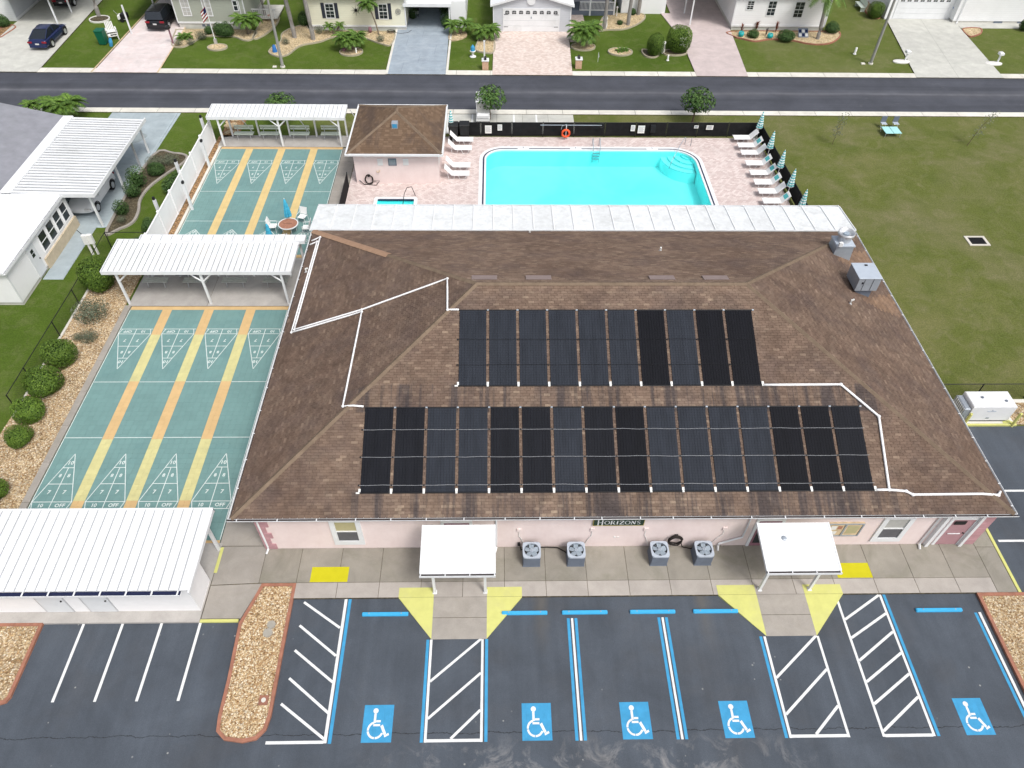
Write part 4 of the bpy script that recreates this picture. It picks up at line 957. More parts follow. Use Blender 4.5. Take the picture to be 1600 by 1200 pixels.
def tab_mesh(name, vs, fs, rn, tn, og):
    me = bpy.data.meshes.new(name); p = WL[hall.name]; me.from_pydata([(v[0]-p[0], v[1]-p[1], v[2]-p[2]) for v in vs], [], fs); me.materials.append(M['shingle'])
    for nme, val in (('rnd', rn), ('tone', tn), ('orange', og)): a = me.attributes.new(nme, 'FLOAT', 'FACE'); a.data.foreach_set('value', val)
    me.update(); return me
WL['roof'] = WL[hall.name]
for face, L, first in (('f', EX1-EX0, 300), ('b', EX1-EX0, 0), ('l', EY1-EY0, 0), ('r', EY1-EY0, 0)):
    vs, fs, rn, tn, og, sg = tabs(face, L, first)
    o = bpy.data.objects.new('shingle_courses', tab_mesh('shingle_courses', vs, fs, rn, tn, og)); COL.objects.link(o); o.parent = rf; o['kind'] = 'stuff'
    for (P_, F_, R_, T_, O_) in sg:
        o = bpy.data.objects.new('shingle', tab_mesh('shingle', P_, F_, [R_]*2, [T_]*2, [O_]*2)); COL.objects.link(o); o.parent = rf
# ridge and hip caps
def cap_mesh(name, m, w_=.13):
    b = MB(); b.add([(-.17, -w_, -.045), (.17, -w_, -.05), (.17, w_, -.05), (-.17, w_, -.045), (-.17, 0, .03), (.17, 0, .022), (-.17, -w_, -.07), (-.17, w_, -.07), (-.17, 0, .0)],
        [(0, 1, 5, 4), (4, 5, 2, 3), (6, 0, 4, 8), (8, 4, 3, 7)]); return b.mesh(name, m)
cap0, cap1 = cap_mesh('ridge_cap', M['ridge']), cap_mesh('ridge_cap', M['ridge_new'], .22)
def caps(a, c, lift=.03, new=(0, 0), parent=rf, n=None, sc=1, mesh0=None):
    a, c = Vector(a), Vector(c); L = (c-a).length; n = n or int(L/.31); d = (c-a).normalized(); yaw = atan2(d.y, d.x); pit = -math.asin(d.z)
    for i in range(n):
        q = a+(c-a)*((i+.5)/n); isn = new[0] <= (i+.5)/n < new[1]
        inst('ridge_cap', cap1 if isn else (mesh0 or cap0), parent, (q.x, q.y, q.z+lift+(i % 2)*.002), (0, pit, yaw+random.uniform(-.01, .01)), (L/n/.31*sc, sc, 1))
caps((EX0, EY0, EZ), (RX0, YM, RZ)); caps((EX1, EY0, EZ), (RX1, YM, RZ)); caps((EX0, EY1, EZ), (RX0, YM, RZ), new=(0, .52)); caps((EX1, EY1, EZ), (RX1, YM, RZ)); caps((RX0, YM, RZ), (RX1, YM, RZ))
# gutters with hangers
def gutter(a, c, out, label=None, n=20):
    a, c, out = Vector(a), Vector(c), Vector(out); d = (c-a).normalized()
    b = MB(); G = .15; H_ = .085; pr = [(0, 0), (0, -H_), (G*.8, -H_), (G, 0), (G-.018, 0), (G*.8-.018, -H_+.015), (.012, -H_+.015), (.012, 0)]
    vs = []
    for q in (a, c): vs += [tuple(q+out*p+Vector((0, 0, z))) for p, z in pr]
    k = len(pr); b.add(vs, [(i, (i+1) % k, k+(i+1) % k, k+i) for i in range(k)]+[tuple(range(k)), tuple(range(2*k-1, k-1, -1))]); g = b.build('gutter', M['white'], hall)
    b = MB(); q0 = [tuple(a+out*.014+Vector((0, 0, -H_+.03))), tuple(c+out*.014+Vector((0, 0, -H_+.03))), tuple(c+out*(G*.8-.02)+Vector((0, 0, -H_+.03))), tuple(a+out*(G*.8-.02)+Vector((0, 0, -H_+.03)))]
    b.add(q0, [(0, 1, 2, 3)]); b.build('gutter_dark_sheet', M['gutter_dark'], g)  # flat dark sheet along the inside of the gutter
    L = (c-a).length; p = .4
    while p < L:
        q = a+d*p; b = MB(); e = d*.02; b.add([tuple(q-e+Vector((0,0,.004))), tuple(q+e+Vector((0,0,.004))), tuple(q+e+out*G+Vector((0,0,.004))), tuple(q-e+out*G+Vector((0,0,.004))),
            tuple(q-e+Vector((0,0,-.01))), tuple(q+e+Vector((0,0,-.01))), tuple(q+e+out*G+Vector((0,0,-.01))), tuple(q-e+out*G+Vector((0,0,-.01)))], [(0,1,2,3),(7,6,5,4),(0,4,5,1),(1,5,6,2),(2,6,7,3),(3,7,4,0)])
        b.build('gutter_hanger', M['white'], g); p += random.uniform(1.15, 1.75)
gutter((EX0-.15, EY0, 3.02), (EX1+.15, EY0, 3.02), (0, -1, 0)); gutter((EX0, EY1, 3.02), (EX0, EY0, 3.02), (-1, 0, 0)); gutter((EX1, EY0, 3.02), (EX1, EY1, 3.02), (1, 0, 0))
# solar arrays
def solar(name, x0, x1, d0, d1, n, mats, label, straps, strap_mat):
    d0 -= .11; d1 -= .11
    t = thing(name, label, 'solar array', ((x0+x1)/2, EY0+d0, EZ+SL*d0)); P_ = (x1-x0)/n; wd = P_-.135; nx = Vector((0, -SL, 1)).normalized(); up = Vector((0, 1, SL)).normalized()
    ax = Matrix(((1, 0, 0), tuple(up), tuple(nx))).transposed().to_4x4(); LS = (d1-d0)*sqrt(1+SL*SL)
    for i in range(n):
        b = MB(); ax.translation = Vector((x0+P_*i+P_/2, EY0+d0, EZ+SL*d0+.045)); b.M = ax.copy()
        K = 10; xs_ = [-wd/2+wd*k/K for k in range(K+1)]
        for k in range(K): b.bbox(xs_[k]+.0015, .05, -.012, xs_[k+1]-.0015, LS-.05, .016+random.uniform(-.001, .001), .004)
        pn = b.build('solar_panel', M[mats[i]], t)
        for yy in (.02, LS-.02): b = MB(); b.M = ax.copy(); b.cyl((-wd/2-.02, yy, .005), (wd/2+.02, yy, .005), .028, n=8); b.build('header_pipe', M['black'], pn)
        for yy in (.02, LS-.02):
            b = MB(); b.M = ax.copy(); xx = P_/2; b.cyl((xx-.045, yy, .01), (xx+.045, yy, .01), .04, n=8)
            if yy < 1: b.box(xx-.05, .06, -.01, xx+.05, .20, .03)
            b.build('clamp', M['offwhite'] if yy < 1 else M['grey_metal'], t)
        if i == 0: b = MB(); b.M = ax.copy(); b.cyl((-P_/2-.1, .02, .01), (-P_/2+.05, .02, .01), .04, n=8); b.box(-P_/2+.0, .06, -.01, -P_/2+.09, .2, .03); b.build('clamp', M['offwhite'], t)
    for s_ in straps:
        for i in range(n):
            b = MB(); ax.translation = Vector((x0+P_*i+P_/2, EY0+d0, EZ+SL*d0+.045)); b.M = ax.copy(); j0, j1 = random.uniform(-.02, .02), random.uniform(-.02, .02)
            b.tube([(-P_/2, LS*s_+j0*.4, .03), (-wd/4, LS*s_+j0, .028), (wd/4, LS*s_+j1, .028), (P_/2, LS*s_+j1*.4, .03)], .008, 5); b.build('strap', strap_mat, t)
            b = MB(); b.M = ax.copy(); b.box(-P_/2-.03, LS*s_-.03, -.04, -P_/2+.03, LS*s_+.03, .045); b.build('strap_anchor', M['black'], t)
    return t
D_, S_, B_ = 'solar_dark', 'solar_slate', 'solar_black'
solar('solar_array', -1.78, 11.92, 5.44, 8.92, 10, [S_]*6+[B_, S_, B_, B_], 'upper bank of ten dark solar water heating panels on the brown roof', (.27, .60), M['black'])
solar('solar_array', -5.84, 16.14, 1.02, 4.55, 16, [D_, D_, S_, S_, D_, D_, S_, D_, B_, S_, S_, S_, S_, B_, B_, D_], 'lower bank of sixteen dark solar water heating panels nearest the front gutter', (.09, .41, .73), M['rim'])
# white pool pipes on the roof
def pipes(label, runs, r=.045):
    x, y = runs[0][0]; t = thing('roof_pipe', label, 'pipe', (x, y, rz(x, y)))
    for run in runs:
        pts = []
        for (p, q) in zip(run[:-1], run[1:]):
            K = max(2, int(hypot(q[0]-p[0], q[1]-p[1])/.7))
            for k in range(K): u = p[0]+(q[0]-p[0])*k/K; v = p[1]+(q[1]-p[1])*k/K; pts.append((u, v, rz(u, v)+r+.025))
        pts.append((*run[-1], rz(*run[-1])+r+.025)); b = MB(); b.tube(pts, r, 8); b.build('pipe_run', M['white_vinyl'], t, True)
        for p in run[1:-1]: b = MB(); b.ell((p[0], p[1], rz(*p)+r+.025), (r*1.5,)*3, 8, 6); b.build('elbow', M['white_vinyl'], t, True)
pipes('pair of white pipes zigzagging over the left side of the brown roof', [
    [(-10.95, 35.55), (-10.42, 35.62), (-10.45, 27.62), (-6.75, 27.42), (-2.39, 27.62), (-2.28, 25.29), (-1.75, 25.29)],
    [(-11.0, 35.2), (-10.55, 35.25), (-10.58, 27.46), (-6.72, 27.25), (-6.78, 21.03), (-5.85, 20.95)]])
pipes('white pipe stepping down the right side of the brown roof to the gutter', [
    [(11.95, 21.83), (15.44, 21.84), (16.88, 20.45), (16.72, 17.42)], [(16.15, 17.42), (16.72, 17.42), (17.43, 17.36), (17.69, 17.22), (21.45, 17.24), (21.72, 17.5)]], .055)
# ridge vents, small vents
for i, x0 in enumerate((-1.2, 1.4, 7.35, 9.95)):
    y0 = 27.35; t = thing('roof_vent', ['flat grey-brown roof vent behind the ridge, leftmost of four', 'flat grey-brown roof vent behind the ridge, second from left', 'flat grey-brown roof vent behind the ridge, third from left', 'flat grey-brown roof vent behind the ridge, rightmost of four'][i], 'roof vent', (x0+.6, y0, rz(x0, y0)), 'flat vents behind the ridge')
    b = MB(); z = rz(x0+.6, y0+.2)
    b.add([(x0, y0-.22, z+.16), (x0+1.22, y0-.22, z+.16), (x0+1.22, y0+.24, z+.03), (x0, y0+.24, z+.03), (x0, y0-.22, z+.22), (x0+1.22, y0-.22, z+.22), (x0+1.22, y0+.24, z+.09), (x0, y0+.24, z+.09)], [(3,2,1,0),(4,5,6,7),(0,1,5,4),(1,2,6,5),(2,3,7,6),(3,0,4,7)])
    b.build('hood', M['vent'] if 'vent' in M else M.setdefault('vent', mat('vent_paint', (.23, .18, .17), .7, .1, 3)), t)
    b = MB(); b.box(x0+.05, y0-.2, z-.06, x0+1.17, y0+.2, z+.06); b.build('base', M['dark'], t)
def stack(x, y, h, r, label, bend=False):
    z = rz(x, y); t = thing('vent_stack', label, 'vent pipe', (x, y, z)); b = MB()
    if bend: b.tube([(x, y, z), (x, y, z+h), (x+.12, y, z+h+.05)], r, 8)
    else: b.cyl((x, y, z-.05), (x, y, z+h), r, n=10)
    b.build('pipe', M['offwhite'], t); b = MB(); b.cyl((x, y, z-.03), (x, y, z+.05), r*2.1, r*1.2, n=10); b.build('flashing', M['rim'], t)
stack(9.0, 32.3, .25, .05, 'small white vent stack on the rear roof slope'); stack(-10.75, 32.6, .22, .05, 'small white vent hook near the left gutter', True)
stack(18.3, 28.25, .25, .05, 'small white vent pipe on the right roof slope below the grey box unit', True); stack(2.0, 36.4, .15, .04, 'tiny white vent at the rear edge of the roof')
# exhaust fan
ex = thing('exhaust_fan', 'round grey upblast exhaust fan on a tapered curb at the right rear of the roof', 'exhaust fan', (19.5, 33.2, 4.0))
b = MB(); b.add([(18.95, 32.8, 3.9), (20.05, 32.8, 3.6), (20.05, 33.8, 3.6), (18.95, 33.8, 3.9), (19.05, 32.85, 4.75), (20.0, 32.85, 4.75), (20.0, 33.75, 4.75), (19.05, 33.75, 4.75)], [(4,5,6,7),(0,1,5,4),(1,2,6,5),(2,3,7,6),(3,0,4,7)]); b.build('curb', M['grey_metal'], ex)
b = MB(); b.bbox(19.0, 32.8, 4.75, 20.05, 33.8, 4.85, .02); b.build('curb_lid', M['condenser_top'], ex)
b = MB(); b.lathe([(.36, 0), (.36, .25), (.46, .38), (.46, .55), (.42, .55), (.38, .40), (.30, .33), (.0, .33)], (19.55, 33.35, 4.85), 20); b.build('fan_bowl', M['rim'], ex, True)
b = MB(); b.cyl((19.55, 33.35, 5.16), (19.55, 33.35, 5.34), .17, n=12); b.build('motor', M['fan_blade'], ex)
b = MB(); b.box(19.05, 32.7, 4.85, 19.25, 32.85, 5.1); b.build('switch_box', M['white'], ex)
# make-up air unit
mu = thing('rooftop_unit', 'boxy grey sheet metal air unit on the right slope of the roof', 'air unit', (19.6, 30.0, 3.9))
b = MB(); b.add([(19.15, 29.6, 3.95), (20.0, 29.6, 3.7), (20.0, 30.6, 3.7), (19.15, 30.6, 3.95), (19.15, 29.6, 4.42), (20.0, 29.6, 4.42), (20.0, 30.6, 4.42), (19.15, 30.6, 4.42)], [(4,5,6,7),(0,1,5,4),(1,2,6,5),(2,3,7,6),(3,0,4,7)]); b.build('curb', M['condenser'], mu)
b = MB(); b.bbox(18.98, 29.45, 4.42, 20.15, 30.75, 5.22, .015); b.build('cabinet', M['grey_metal'], mu)
b = MB(); b.bbox(18.95, 29.42, 5.22, 20.18, 30.78, 5.25, .012); b.build('lid', M['condenser_top'], mu)
b = MB(); b.box(19.3, 29.43, 4.45, 19.31, 29.45, 5.2); b.box(19.75, 29.43, 4.45, 19.76, 29.45, 5.2); b.build('panel_seam', M['black'], mu)
b = MB(); b.box(19.2, 29.40, 4.9, 19.25, 29.45, 5.0); b.box(19.6, 30.5, 5.25, 19.75, 30.6, 5.28); b.build('latch', M['black'], mu)

# front wall pieces ------------------------------------------------
def window(px0, px1, z0, z1, blind, label=None):
    Y = wy0; b = MB(); T = .22; o0, o1, q0, q1 = px0-T, px1+T, z0-T*1.3, z1+T*.3
    b.box(o0, Y-.06, q0, px0, Y, q1); b.box(px1, Y-.06, q0, o1, Y, q1); b.box(px0, Y-.06, q0, px1, Y, z0); b.box(px0, Y-.06, z1, px1, Y, q1)
    w_ = b.build('window', M['white'], hall); zm = (z0+z1)/2
    b = MB(); b.box(px0, Y-.045, zm-.03, px1, Y-.005, zm+.03); b.build('meeting_rail', M['white'], w_)
    b = MB(); b.box(px0, Y-.012, zm+.03, px1, Y-.002, z1); b.build('upper_pane', M[blind], w_)
    b = MB(); b.box(px0, Y-.018, z0, px1, Y-.004, zm-.03); b.build('lower_pane', M['screen_grey'], w_)
window(-6.97, -6.08, .76, 2.3, 'blind_yellow'); window(17.0, 17.92, .7, 2.25, 'glass_light')
# doors
def door(x0, x1, m, label=None, sign=False, pane=False):
    b = MB(); b.box(x0-.13, wy0-.05, .1, x0, wy0, 2.3); b.box(x1, wy0-.05, .1, x1+.13, wy0, 2.3); b.box(x0, wy0-.05, 2.17, x1, wy0, 2.3); f = b.build('door_frame', M['white'], hall)
    b = MB(); b.box(x0, wy0-.03, .11, x1, wy0-.002, 2.17); dd = b.build('door', M[m], hall)
    if pane: b = MB(); b.box(x0+.12, wy0-.036, .35, x1-.12, wy0-.031, 2.0); b.build('pane', M['glass'], dd)
    b = MB(); b.cyl((x1-.12, wy0-.09, 1.1), (x1-.12, wy0-.03, 1.1), .035, n=8); b.build('handle', M['black'], dd)
    return dd
dd = door(19.88, 20.86, 'pink_door'); b = MB(); b.box(20.05, wy0-.08, 1.05, 20.6, wy0-.05, 1.09); b.build('push_bar', M['white'], dd)
dl = door(11.35, 12.35, 'mauve', pane=True); dl2 = door(-2.3, -1.2, 'mauve', pane=True)
for x in (19.45, 21.0): b = MB(); b.box(x-.07, wy0-.16, .1, x+.07, wy0, 2.84); b.build('pilaster', M['white'], hall)
b = MB(); n = 16; b.cyl((20.2, wy0-.075, 1.95), (20.2, wy0-.05, 1.95), .001, n=8); b.box(19.98, wy0-.075, 1.82, 20.48, wy0-.06, 2.08); b.build('door_plaque', M['black'], hall)
b = MB(); text_mb(b, 'OFFICE', .10, Matrix.Translation((20.23, wy0-.078, 1.95)) @ Matrix.Rotation(pi/2, 4, 'X')); 
# quoins
for k in range(6):
    z0 = .1+k*.45; w_ = .62 if k % 2 == 0 else .42
    b = MB(); b.bbox(wx1-w_, wy0-.04, z0+.01, wx1+.04, wy0, z0+.43, .01); b.build('quoin', M['pink_block'], hall)
    b = MB(); b.bbox(wx0-.04, wy0-.04, z0+.01, wx0+w_*.8, wy0, z0+.43, .01); b.build('quoin', M['pink_block'], hall)
    b = MB(); b.bbox(wx0-.04, wy0, z0+.01, wx0, wy0+w_, z0+.43, .01); b.build('quoin', M['pink_block'], hall)
# downspouts
def spout(xt, xb, x2=None):
    b = MB(); y = wy0-.06; pts = [(xt, EY0-.05, 2.88), (xt, y, 2.6), (xb, y, .35 if x2 is None else .9)]
    if x2 is not None: pts += [(x2, y, .35)]
    e = pts[-1]; pts += [(e[0], y-.02, .22), (e[0]-.05, y-.25, .16)]; b.tube(pts, .05, 4); b.build('downspout', M['white'], hall)
spout(-10.2, -10.2); spout(-.05, -.05); spout(10.9, 10.9, 9.95); spout(19.15, 19.15)
# wall boxes with conduit to the condensers
for (x, xe) in ((.95, 1.2), (4.15, 3.9), (6.5, 6.75), (9.97, 9.6)):
    b = MB(); b.bbox(x-.09, wy0-.06, 1.45, x+.09, wy0, 1.66, .01); w_ = b.build('disconnect_box', M['stucco'], hall)
    b = MB(); b.tube([(x, wy0-.04, 1.45), (x, wy0-.04, 1.1), ((x+xe)/2, wy0-.04, .8), (xe, wy0-.04, .3)], .016, 6); b.build('conduit', M['offwhite'], w_)
b = MB(); b.cyl((5.2, wy0-.02, .9), (5.2, wy0, .9), .06, n=8); b.box(5.3, wy0-.02, .86, 5.4, wy0, .92); b.build('wall_outlet', M['offwhite'], hall)
for x in (12.75, 8.95): b = MB(); b.bbox(x-.05, wy0-.06, .35, x+.05, wy0, .5, .01); b.build('hose_tap', M['grey_metal'], hall)
# HORIZONS sign: serif letters drawn stroke by stroke
sg = thing('hall_sign', 'dark green sign reading HORIZONS high on the pink wall under the gutter', 'sign', (5.22, wy0-.05, 2.15))
b = MB(); b.box(4.12, wy0-.07, 1.93, 6.33, wy0-.02, 2.42); b.build('board', M['sign_green'], sg)
b = MB()
for bx in ((4.12, 1.93, 6.33, 1.95), (4.12, 2.40, 6.33, 2.42), (4.12, 1.95, 4.14, 2.40), (6.31, 1.95, 6.33, 2.40)): b.box(bx[0], wy0-.078, bx[1], bx[2], wy0-.071, bx[3])
b.build('gold_border', M['gold'], sg)
def serif(ch, x, z, w_, h, b):
    Y = wy0-.076; t1, t2 = .050, .026
    def st(x0, z0, x1, z1, t):
        d = Vector((x1-x0, z1-z0)).normalized(); n_ = Vector((-d.y, d.x))*t/2
        b.add([(x+x0*w_-n_.x, Y, z+z0*h-n_.y), (x+x1*w_-n_.x, Y, z+z1*h-n_.y), (x+x1*w_+n_.x, Y, z+z1*h+n_.y), (x+x0*w_+n_.x, Y, z+z0*h+n_.y)], [(0, 1, 2, 3)])
    def sf(xc, zc): st(xc-.16, zc, xc+.16, zc, t2*.8)
    def arc(cx, cz, rx, rz_, a0, a1, n=14, t=.038):
        p = [(cx+rx*cos(radians(a0+(a1-a0)*i/n)), cz+rz_*sin(radians(a0+(a1-a0)*i/n))) for i in range(n+1)]
        for q, r in zip(p[:-1], p[1:]): st(*q, *r, t*(.55+.45*abs(r[1]-q[1])/(abs(r[1]-q[1])+abs(r[0]-q[0])+1e-6)))
    if ch == 'H': st(.2, 0, .2, 1, t1); st(.8, 0, .8, 1, t1); st(.2, .5, .8, .5, t2); [sf(a, c) for a in (.2, .8) for c in (0, 1)]
    if ch == 'O': arc(.5, .5, .46, .48, 0, 360, 22)
    if ch == 'R': st(.2, 0, .2, 1, t1); sf(.2, 0); st(.05, 1, .5, 1, t2); arc(.45, .75, .32, .25, -90, 90); st(.2, .5, .45, .5, t2); st(.45, .5, .85, 0, t1); sf(.88, 0)
    if ch == 'I': st(.5, 0, .5, 1, t1); sf(.5, 0); sf(.5, 1)
    if ch == 'Z': st(.1, 1, .88, 1, t2); st(.85, 1, .12, 0, t1); st(.1, 0, .9, 0, t2); st(.1, 1, .1, .82, t2); st(.9, 0, .9, .2, t2)
    if ch == 'N': st(.18, 0, .18, 1, t2); st(.18, 1, .82, 0, t1); st(.82, 0, .82, 1, t2); sf(.18, 0); sf(.18, 1); sf(.82, 1)
    if ch == 'S': arc(.5, .74, .3, .25, 20, 270); arc(.5, .26, .32, .25, 90, -160)
b = MB(); serif('H', 4.28, 1.97, .30, .42, b); x = 4.61
for ch in 'ORIZONS':
    w_ = {'I': .13, 'S': .20}.get(ch, .245); serif(ch, x, 2.04, w_-.02, .27, b); x += w_+.005
b.build('lettering', M['white'], sg)
# bulletin board
bb = thing('notice_case', 'glazed notice case with papers on the pink wall right of the right entrance canopy', 'notice board', (15.2, wy0-.05, 1.45))
b = MB(); b.box(14.45, wy0-.09, 1.0, 16.0, wy0-.002, 2.0); b.build('case', M['rock_tan'], bb)
b = MB()
for bx in ((14.45, 1.0, 16.0, 1.06), (14.45, 1.94, 16.0, 2.0), (14.45, 1.06, 14.51, 1.94), (15.94, 1.06, 16.0, 1.94), (15.18, 1.06, 15.26, 1.94)): b.box(bx[0], wy0-.12, bx[1], bx[2], wy0-.09, bx[3])
b.build('frame', M['grey_metal'], bb)
for (x, z, w_, h_, m_) in ((14.6, 1.5, .25, .3, 'offwhite'), (14.9, 1.55, .2, .25, 'terracotta'), (14.65, 1.12, .3, .26, 'offwhite'), (15.35, 1.2, .5, .6, 'blind_yellow')):
    b = MB(); b.box(x, wy0-.095, z, x+w_, wy0-.09, z+h_); b.build('paper', M[m_], bb)

# condensers
def make_condenser():
    t = thing('air_conditioner', '', 'air conditioner', (0, 0, 0), 'air conditioners on the walkway'); 
    b = MB(); b.box(-.385, -.385, 0, .385, .385, .05); b.build('pad', M['condenser'], t)
    b = MB(); b.box(-.37, -.37, .05, .37, .37, .12); b.build('base', M['condenser'], t)
    b = MB()
    for s_ in (-1, 1):
        for k in range(9): q = .13+k*.065; b.box(-.355, s_*.36-.012, q, .355, s_*.36+.012, q+.045); b.box(s_*.36-.012, -.348, q, s_*.36+.012, .348, q+.045)
    b.box(-.34, -.34, .12, .34, .34, .655); b.build('louvred_cabinet', M['condenser'], t)
    oc = [( .39*(1 if c > 0 else -1) if abs(c) > .92 else .42*c, 0) for c in (1,)]
    sq = [(.395*abs(cos(k*pi/20))**.32*(1 if cos(k*pi/20) > 0 else -1), .395*abs(sin(k*pi/20))**.32*(1 if sin(k*pi/20) > 0 else -1)) for k in range(40)]; ci = []
    for p in sq: a = atan2(p[1], p[0]); ci.append((.335*cos(a), .335*sin(a)))
    b = MB(); b.ring(sq, ci, .72, .80); b.build('lid', M['condenser_top'], t)
    b = MB(); b.cyl((0, 0, .66), (0, 0, .68), .333, n=24); b.build('fan_well', M['dark'], t)
    for k in range(5):
        b = MB(); a = k*pi*.4+.4; pts = [(.06, -.04), (.15, -.13), (.30, -.13), (.31, .07), (.16, .10), (.06, .04)]; b.M = Matrix.Translation((0, 0, .74)) @ Matrix.Rotation(a, 4, 'Z') @ Matrix.Rotation(.25, 4, 'X'); b.add([(p, q, .0) for p, q in pts], [tuple(range(6))]); b.build('fan_blade', M['fan_blade'], t)
    b = MB(); b.cyl((0, 0, .66), (0, 0, .79), .075, n=14); b.build('fan_hub', M['condenser_top'], t)
    b = MB()
    for r in (.17, .25, .33): b.tube([(r*cos(2*pi*i/24), r*sin(2*pi*i/24), .80) for i in range(24)], .003, 4, closed=True)
    for i in range(8): b.tube([(0, 0, .80), (.30*cos(i*pi/4), .30*sin(i*pi/4), .80)], .004, 4)
    b.build('fan_guard', M['grey_metal'], t)
    return t
AC = make_condenser(); AC.location = (1.5, 16.15, .10); AC['label'] = 'square grey air conditioner with a top fan, leftmost of the four on the walkway'
for x, rz_, lb in ((3.45, .5, 'square grey air conditioner, second from left, at the end of the black hose'), (7.12, 1.0, 'square grey air conditioner just left of the coiled hose'), (9.08, .2, 'square grey air conditioner right of the coiled hose, rightmost of four')):
    copy_tree(AC, (x, 16.15, .10), 0, lb)
t = thing('coiled_hose', 'dark coiled garden hose hung on the pink wall between two air conditioners', 'hose', (7.95, wy0-.15, .9)); b = MB(); pts = []
for k in range(80): a = k*2*pi/16; r = .30+.05*sin(k*.37); pts.append((7.92+r*cos(a), wy0-.12-.02*(k//16)-.03*sin(k), .78+r*sin(a)*1.0))
pts += [(8.3, wy0-.15, .25), (8.7, wy0-.2, .17), (9.0, wy0-.1, .3)]; b.tube(pts, .028, 6); b.build('hose', M['hose'], t, True); b = MB(); b.bbox(7.85, wy0-.1, .95, 8.0, wy0, 1.1, .02); b.build('hanger', M['black'], t)
t = thing('garden_hose', 'black hose lying along the wall foot between the two left air conditioners', 'hose', (2.4, wy0-.2, .1)); b = MB(); b.tube([(1.0, wy0-.1, .45), (1.05, wy0-.25, .25), (1.3, wy0-.12, .2), (2.2, wy0-.1, .22), (2.7, wy0-.12, .2), (3.0, wy0-.3, .18), (3.25, wy0-.5, .16)], .032, 6); b.build('hose', M['hose'], t, True); b = MB(); b.bbox(.9, wy0-.12, .35, 1.02, wy0-.02, .55, .02); b.build('tap', M['black'], t)

# entrance canopies
def canopy(x0, x1, label, blem=False):
    t = thing('entrance_canopy', label, 'canopy', ((x0+x1)/2, 15.5, .1), 'white entrance canopies'); n = 10; y0, y1 = 14.2, 16.22; zf, zb = 2.52, 2.86; p = (x1-x0)/n
    for i in range(n):
        b = MB(); a, c = x0+i*p+.004, x0+(i+1)*p-.004
        b.add([(a, y0, zf-.03), (c, y0, zf-.03), (c, y1, zb-.03), (a, y1, zb-.03), (a, y0, zf), (c, y0, zf), (c, y1, zb), (a, y1, zb)], [(3,2,1,0),(4,5,6,7),(0,1,5,4),(1,2,6,5),(2,3,7,6),(3,0,4,7)])
        b.build('roof_pan', M['white_roof'], t)
    b = MB(); b.box(x0-.03, y0-.14, zf-.13, x1+.03, y0-.12, zf-.0); b.box(x0-.03, y0-.12, zf-.13, x1+.03, y0-.01, zf-.11); b.box(x0-.03, y0-.02, zf-.13, x1+.03, y0, zf-.03)
    g = b.build('gutter', M['white'], t)
    b = MB(); b.box(x0, y0-.118, zf-.109, x1, y0-.022, zf-.045); b.build('gutter_dark_sheet', M['gutter_dark'], g)
    for k in range(4): xx = x0+.02+(x1-x0-.04)*k/3; b = MB(); b.box(xx-.02, y0-.14, zf-.01, xx+.02, y0, zf+.005); b.build('gutter_hanger', M['white'], g)
    for s_, xx in ((0, x0), (1, x1)): b = MB(); b.add([(xx-.03, y0-.02, zf-.12), (xx+.03, y0-.02, zf-.12), (xx+.03, y1, zb-.12), (xx-.03, y1, zb-.12), (xx-.03, y0-.02, zf+.02), (xx+.03, y0-.02, zf+.02), (xx+.03, y1, zb+.02), (xx-.03, y1, zb+.02)], [(3,2,1,0),(4,5,6,7),(0,1,5,4),(1,2,6,5),(2,3,7,6),(3,0,4,7)]); b.build('side_beam', M['white'], t)
    for xx in (x0+.42, x1-.42):
        b = MB(); b.box(xx-.055, 14.55, .1, xx+.055, 14.66, zf+.02); b.build('post', M['white'], t); b = MB(); b.box(xx-.09, 14.51, .1, xx+.09, 14.70, .13); b.build('foot_plate', M['white'], t)
    if blem: b = MB(); b.ell((11.9, 15.55, 2.755), (.12, .12, .05), 12, 5); b.build('roof_fitting', M['grey_metal'], t); b = MB(); b.tube([(11.95, 15.45, 2.75), (12.0, 15.1, 2.68), (12.02, 14.8, 2.63)], .008, 4); b.build('rust_cable', M['offwhite'], t)
canopy(-3.1, -.1, 'white flat metal canopy over the left entrance with two posts'); canopy(10.92, 13.93, 'white flat metal canopy over the right entrance with a grey fitting on top', True)

# ------------------------------------------------------------------ rear canopy strip
rc = thing('rear_canopy', 'long stained white metal canopy along the pool side of the hall', 'canopy', (5.3, 38.3, 0)); n = 27; x0, x1 = -11.35, 22.1
for i in range(n):
    p = (x1-x0)/n; a, c = x0+i*p+.01, x0+(i+1)*p-.01; b = MB(); b.r = random.random(); y0, y1 = 36.86, 39.75; zf, zb = 3.02, 2.80
    b.add([(a, y0, zf-.05), (c, y0, zf-.05), (c, y1, zb-.05), (a, y1, zb-.05), (a, y0, zf), (c, y0, zf), (c, y1, zb), (a, y1, zb)], [(3,2,1,0),(4,5,6,7),(0,1,5,4),(1,2,6,5),(2,3,7,6),(3,0,4,7)]); b.build('roof_panel', M['rearroof'] if 'rearroof' in M else M.setdefault('rearroof', mat('stained_white_panel', (.66, .68, .69), .55, .1, 3.5, .3, dirt=((.40, .41, .40), .6), rv=.05)), rc)
    b = MB(); b.box(c-.01, y0, zb-.02, c+.03, y1, zb+.0); b.add([(c-.015, y0, zf), (c+.035, y0, zf), (c+.035, y1, zb), (c-.015, y1, zb), (c-.015, y0, zf+.05), (c+.035, y0, zf+.05), (c+.035, y1, zb+.05), (c-.015, y1, zb+.05)], [(4,5,6,7),(0,1,5,4),(1,2,6,5),(2,3,7,6),(3,0,4,7)]); b.build('seam_rib', M['white_roof'], rc)
    b = MB(); b.box(c-.03, 39.76, 2.76, c+.03, 39.95, 2.80); b.build('gutter_hanger', M['white'], rc)
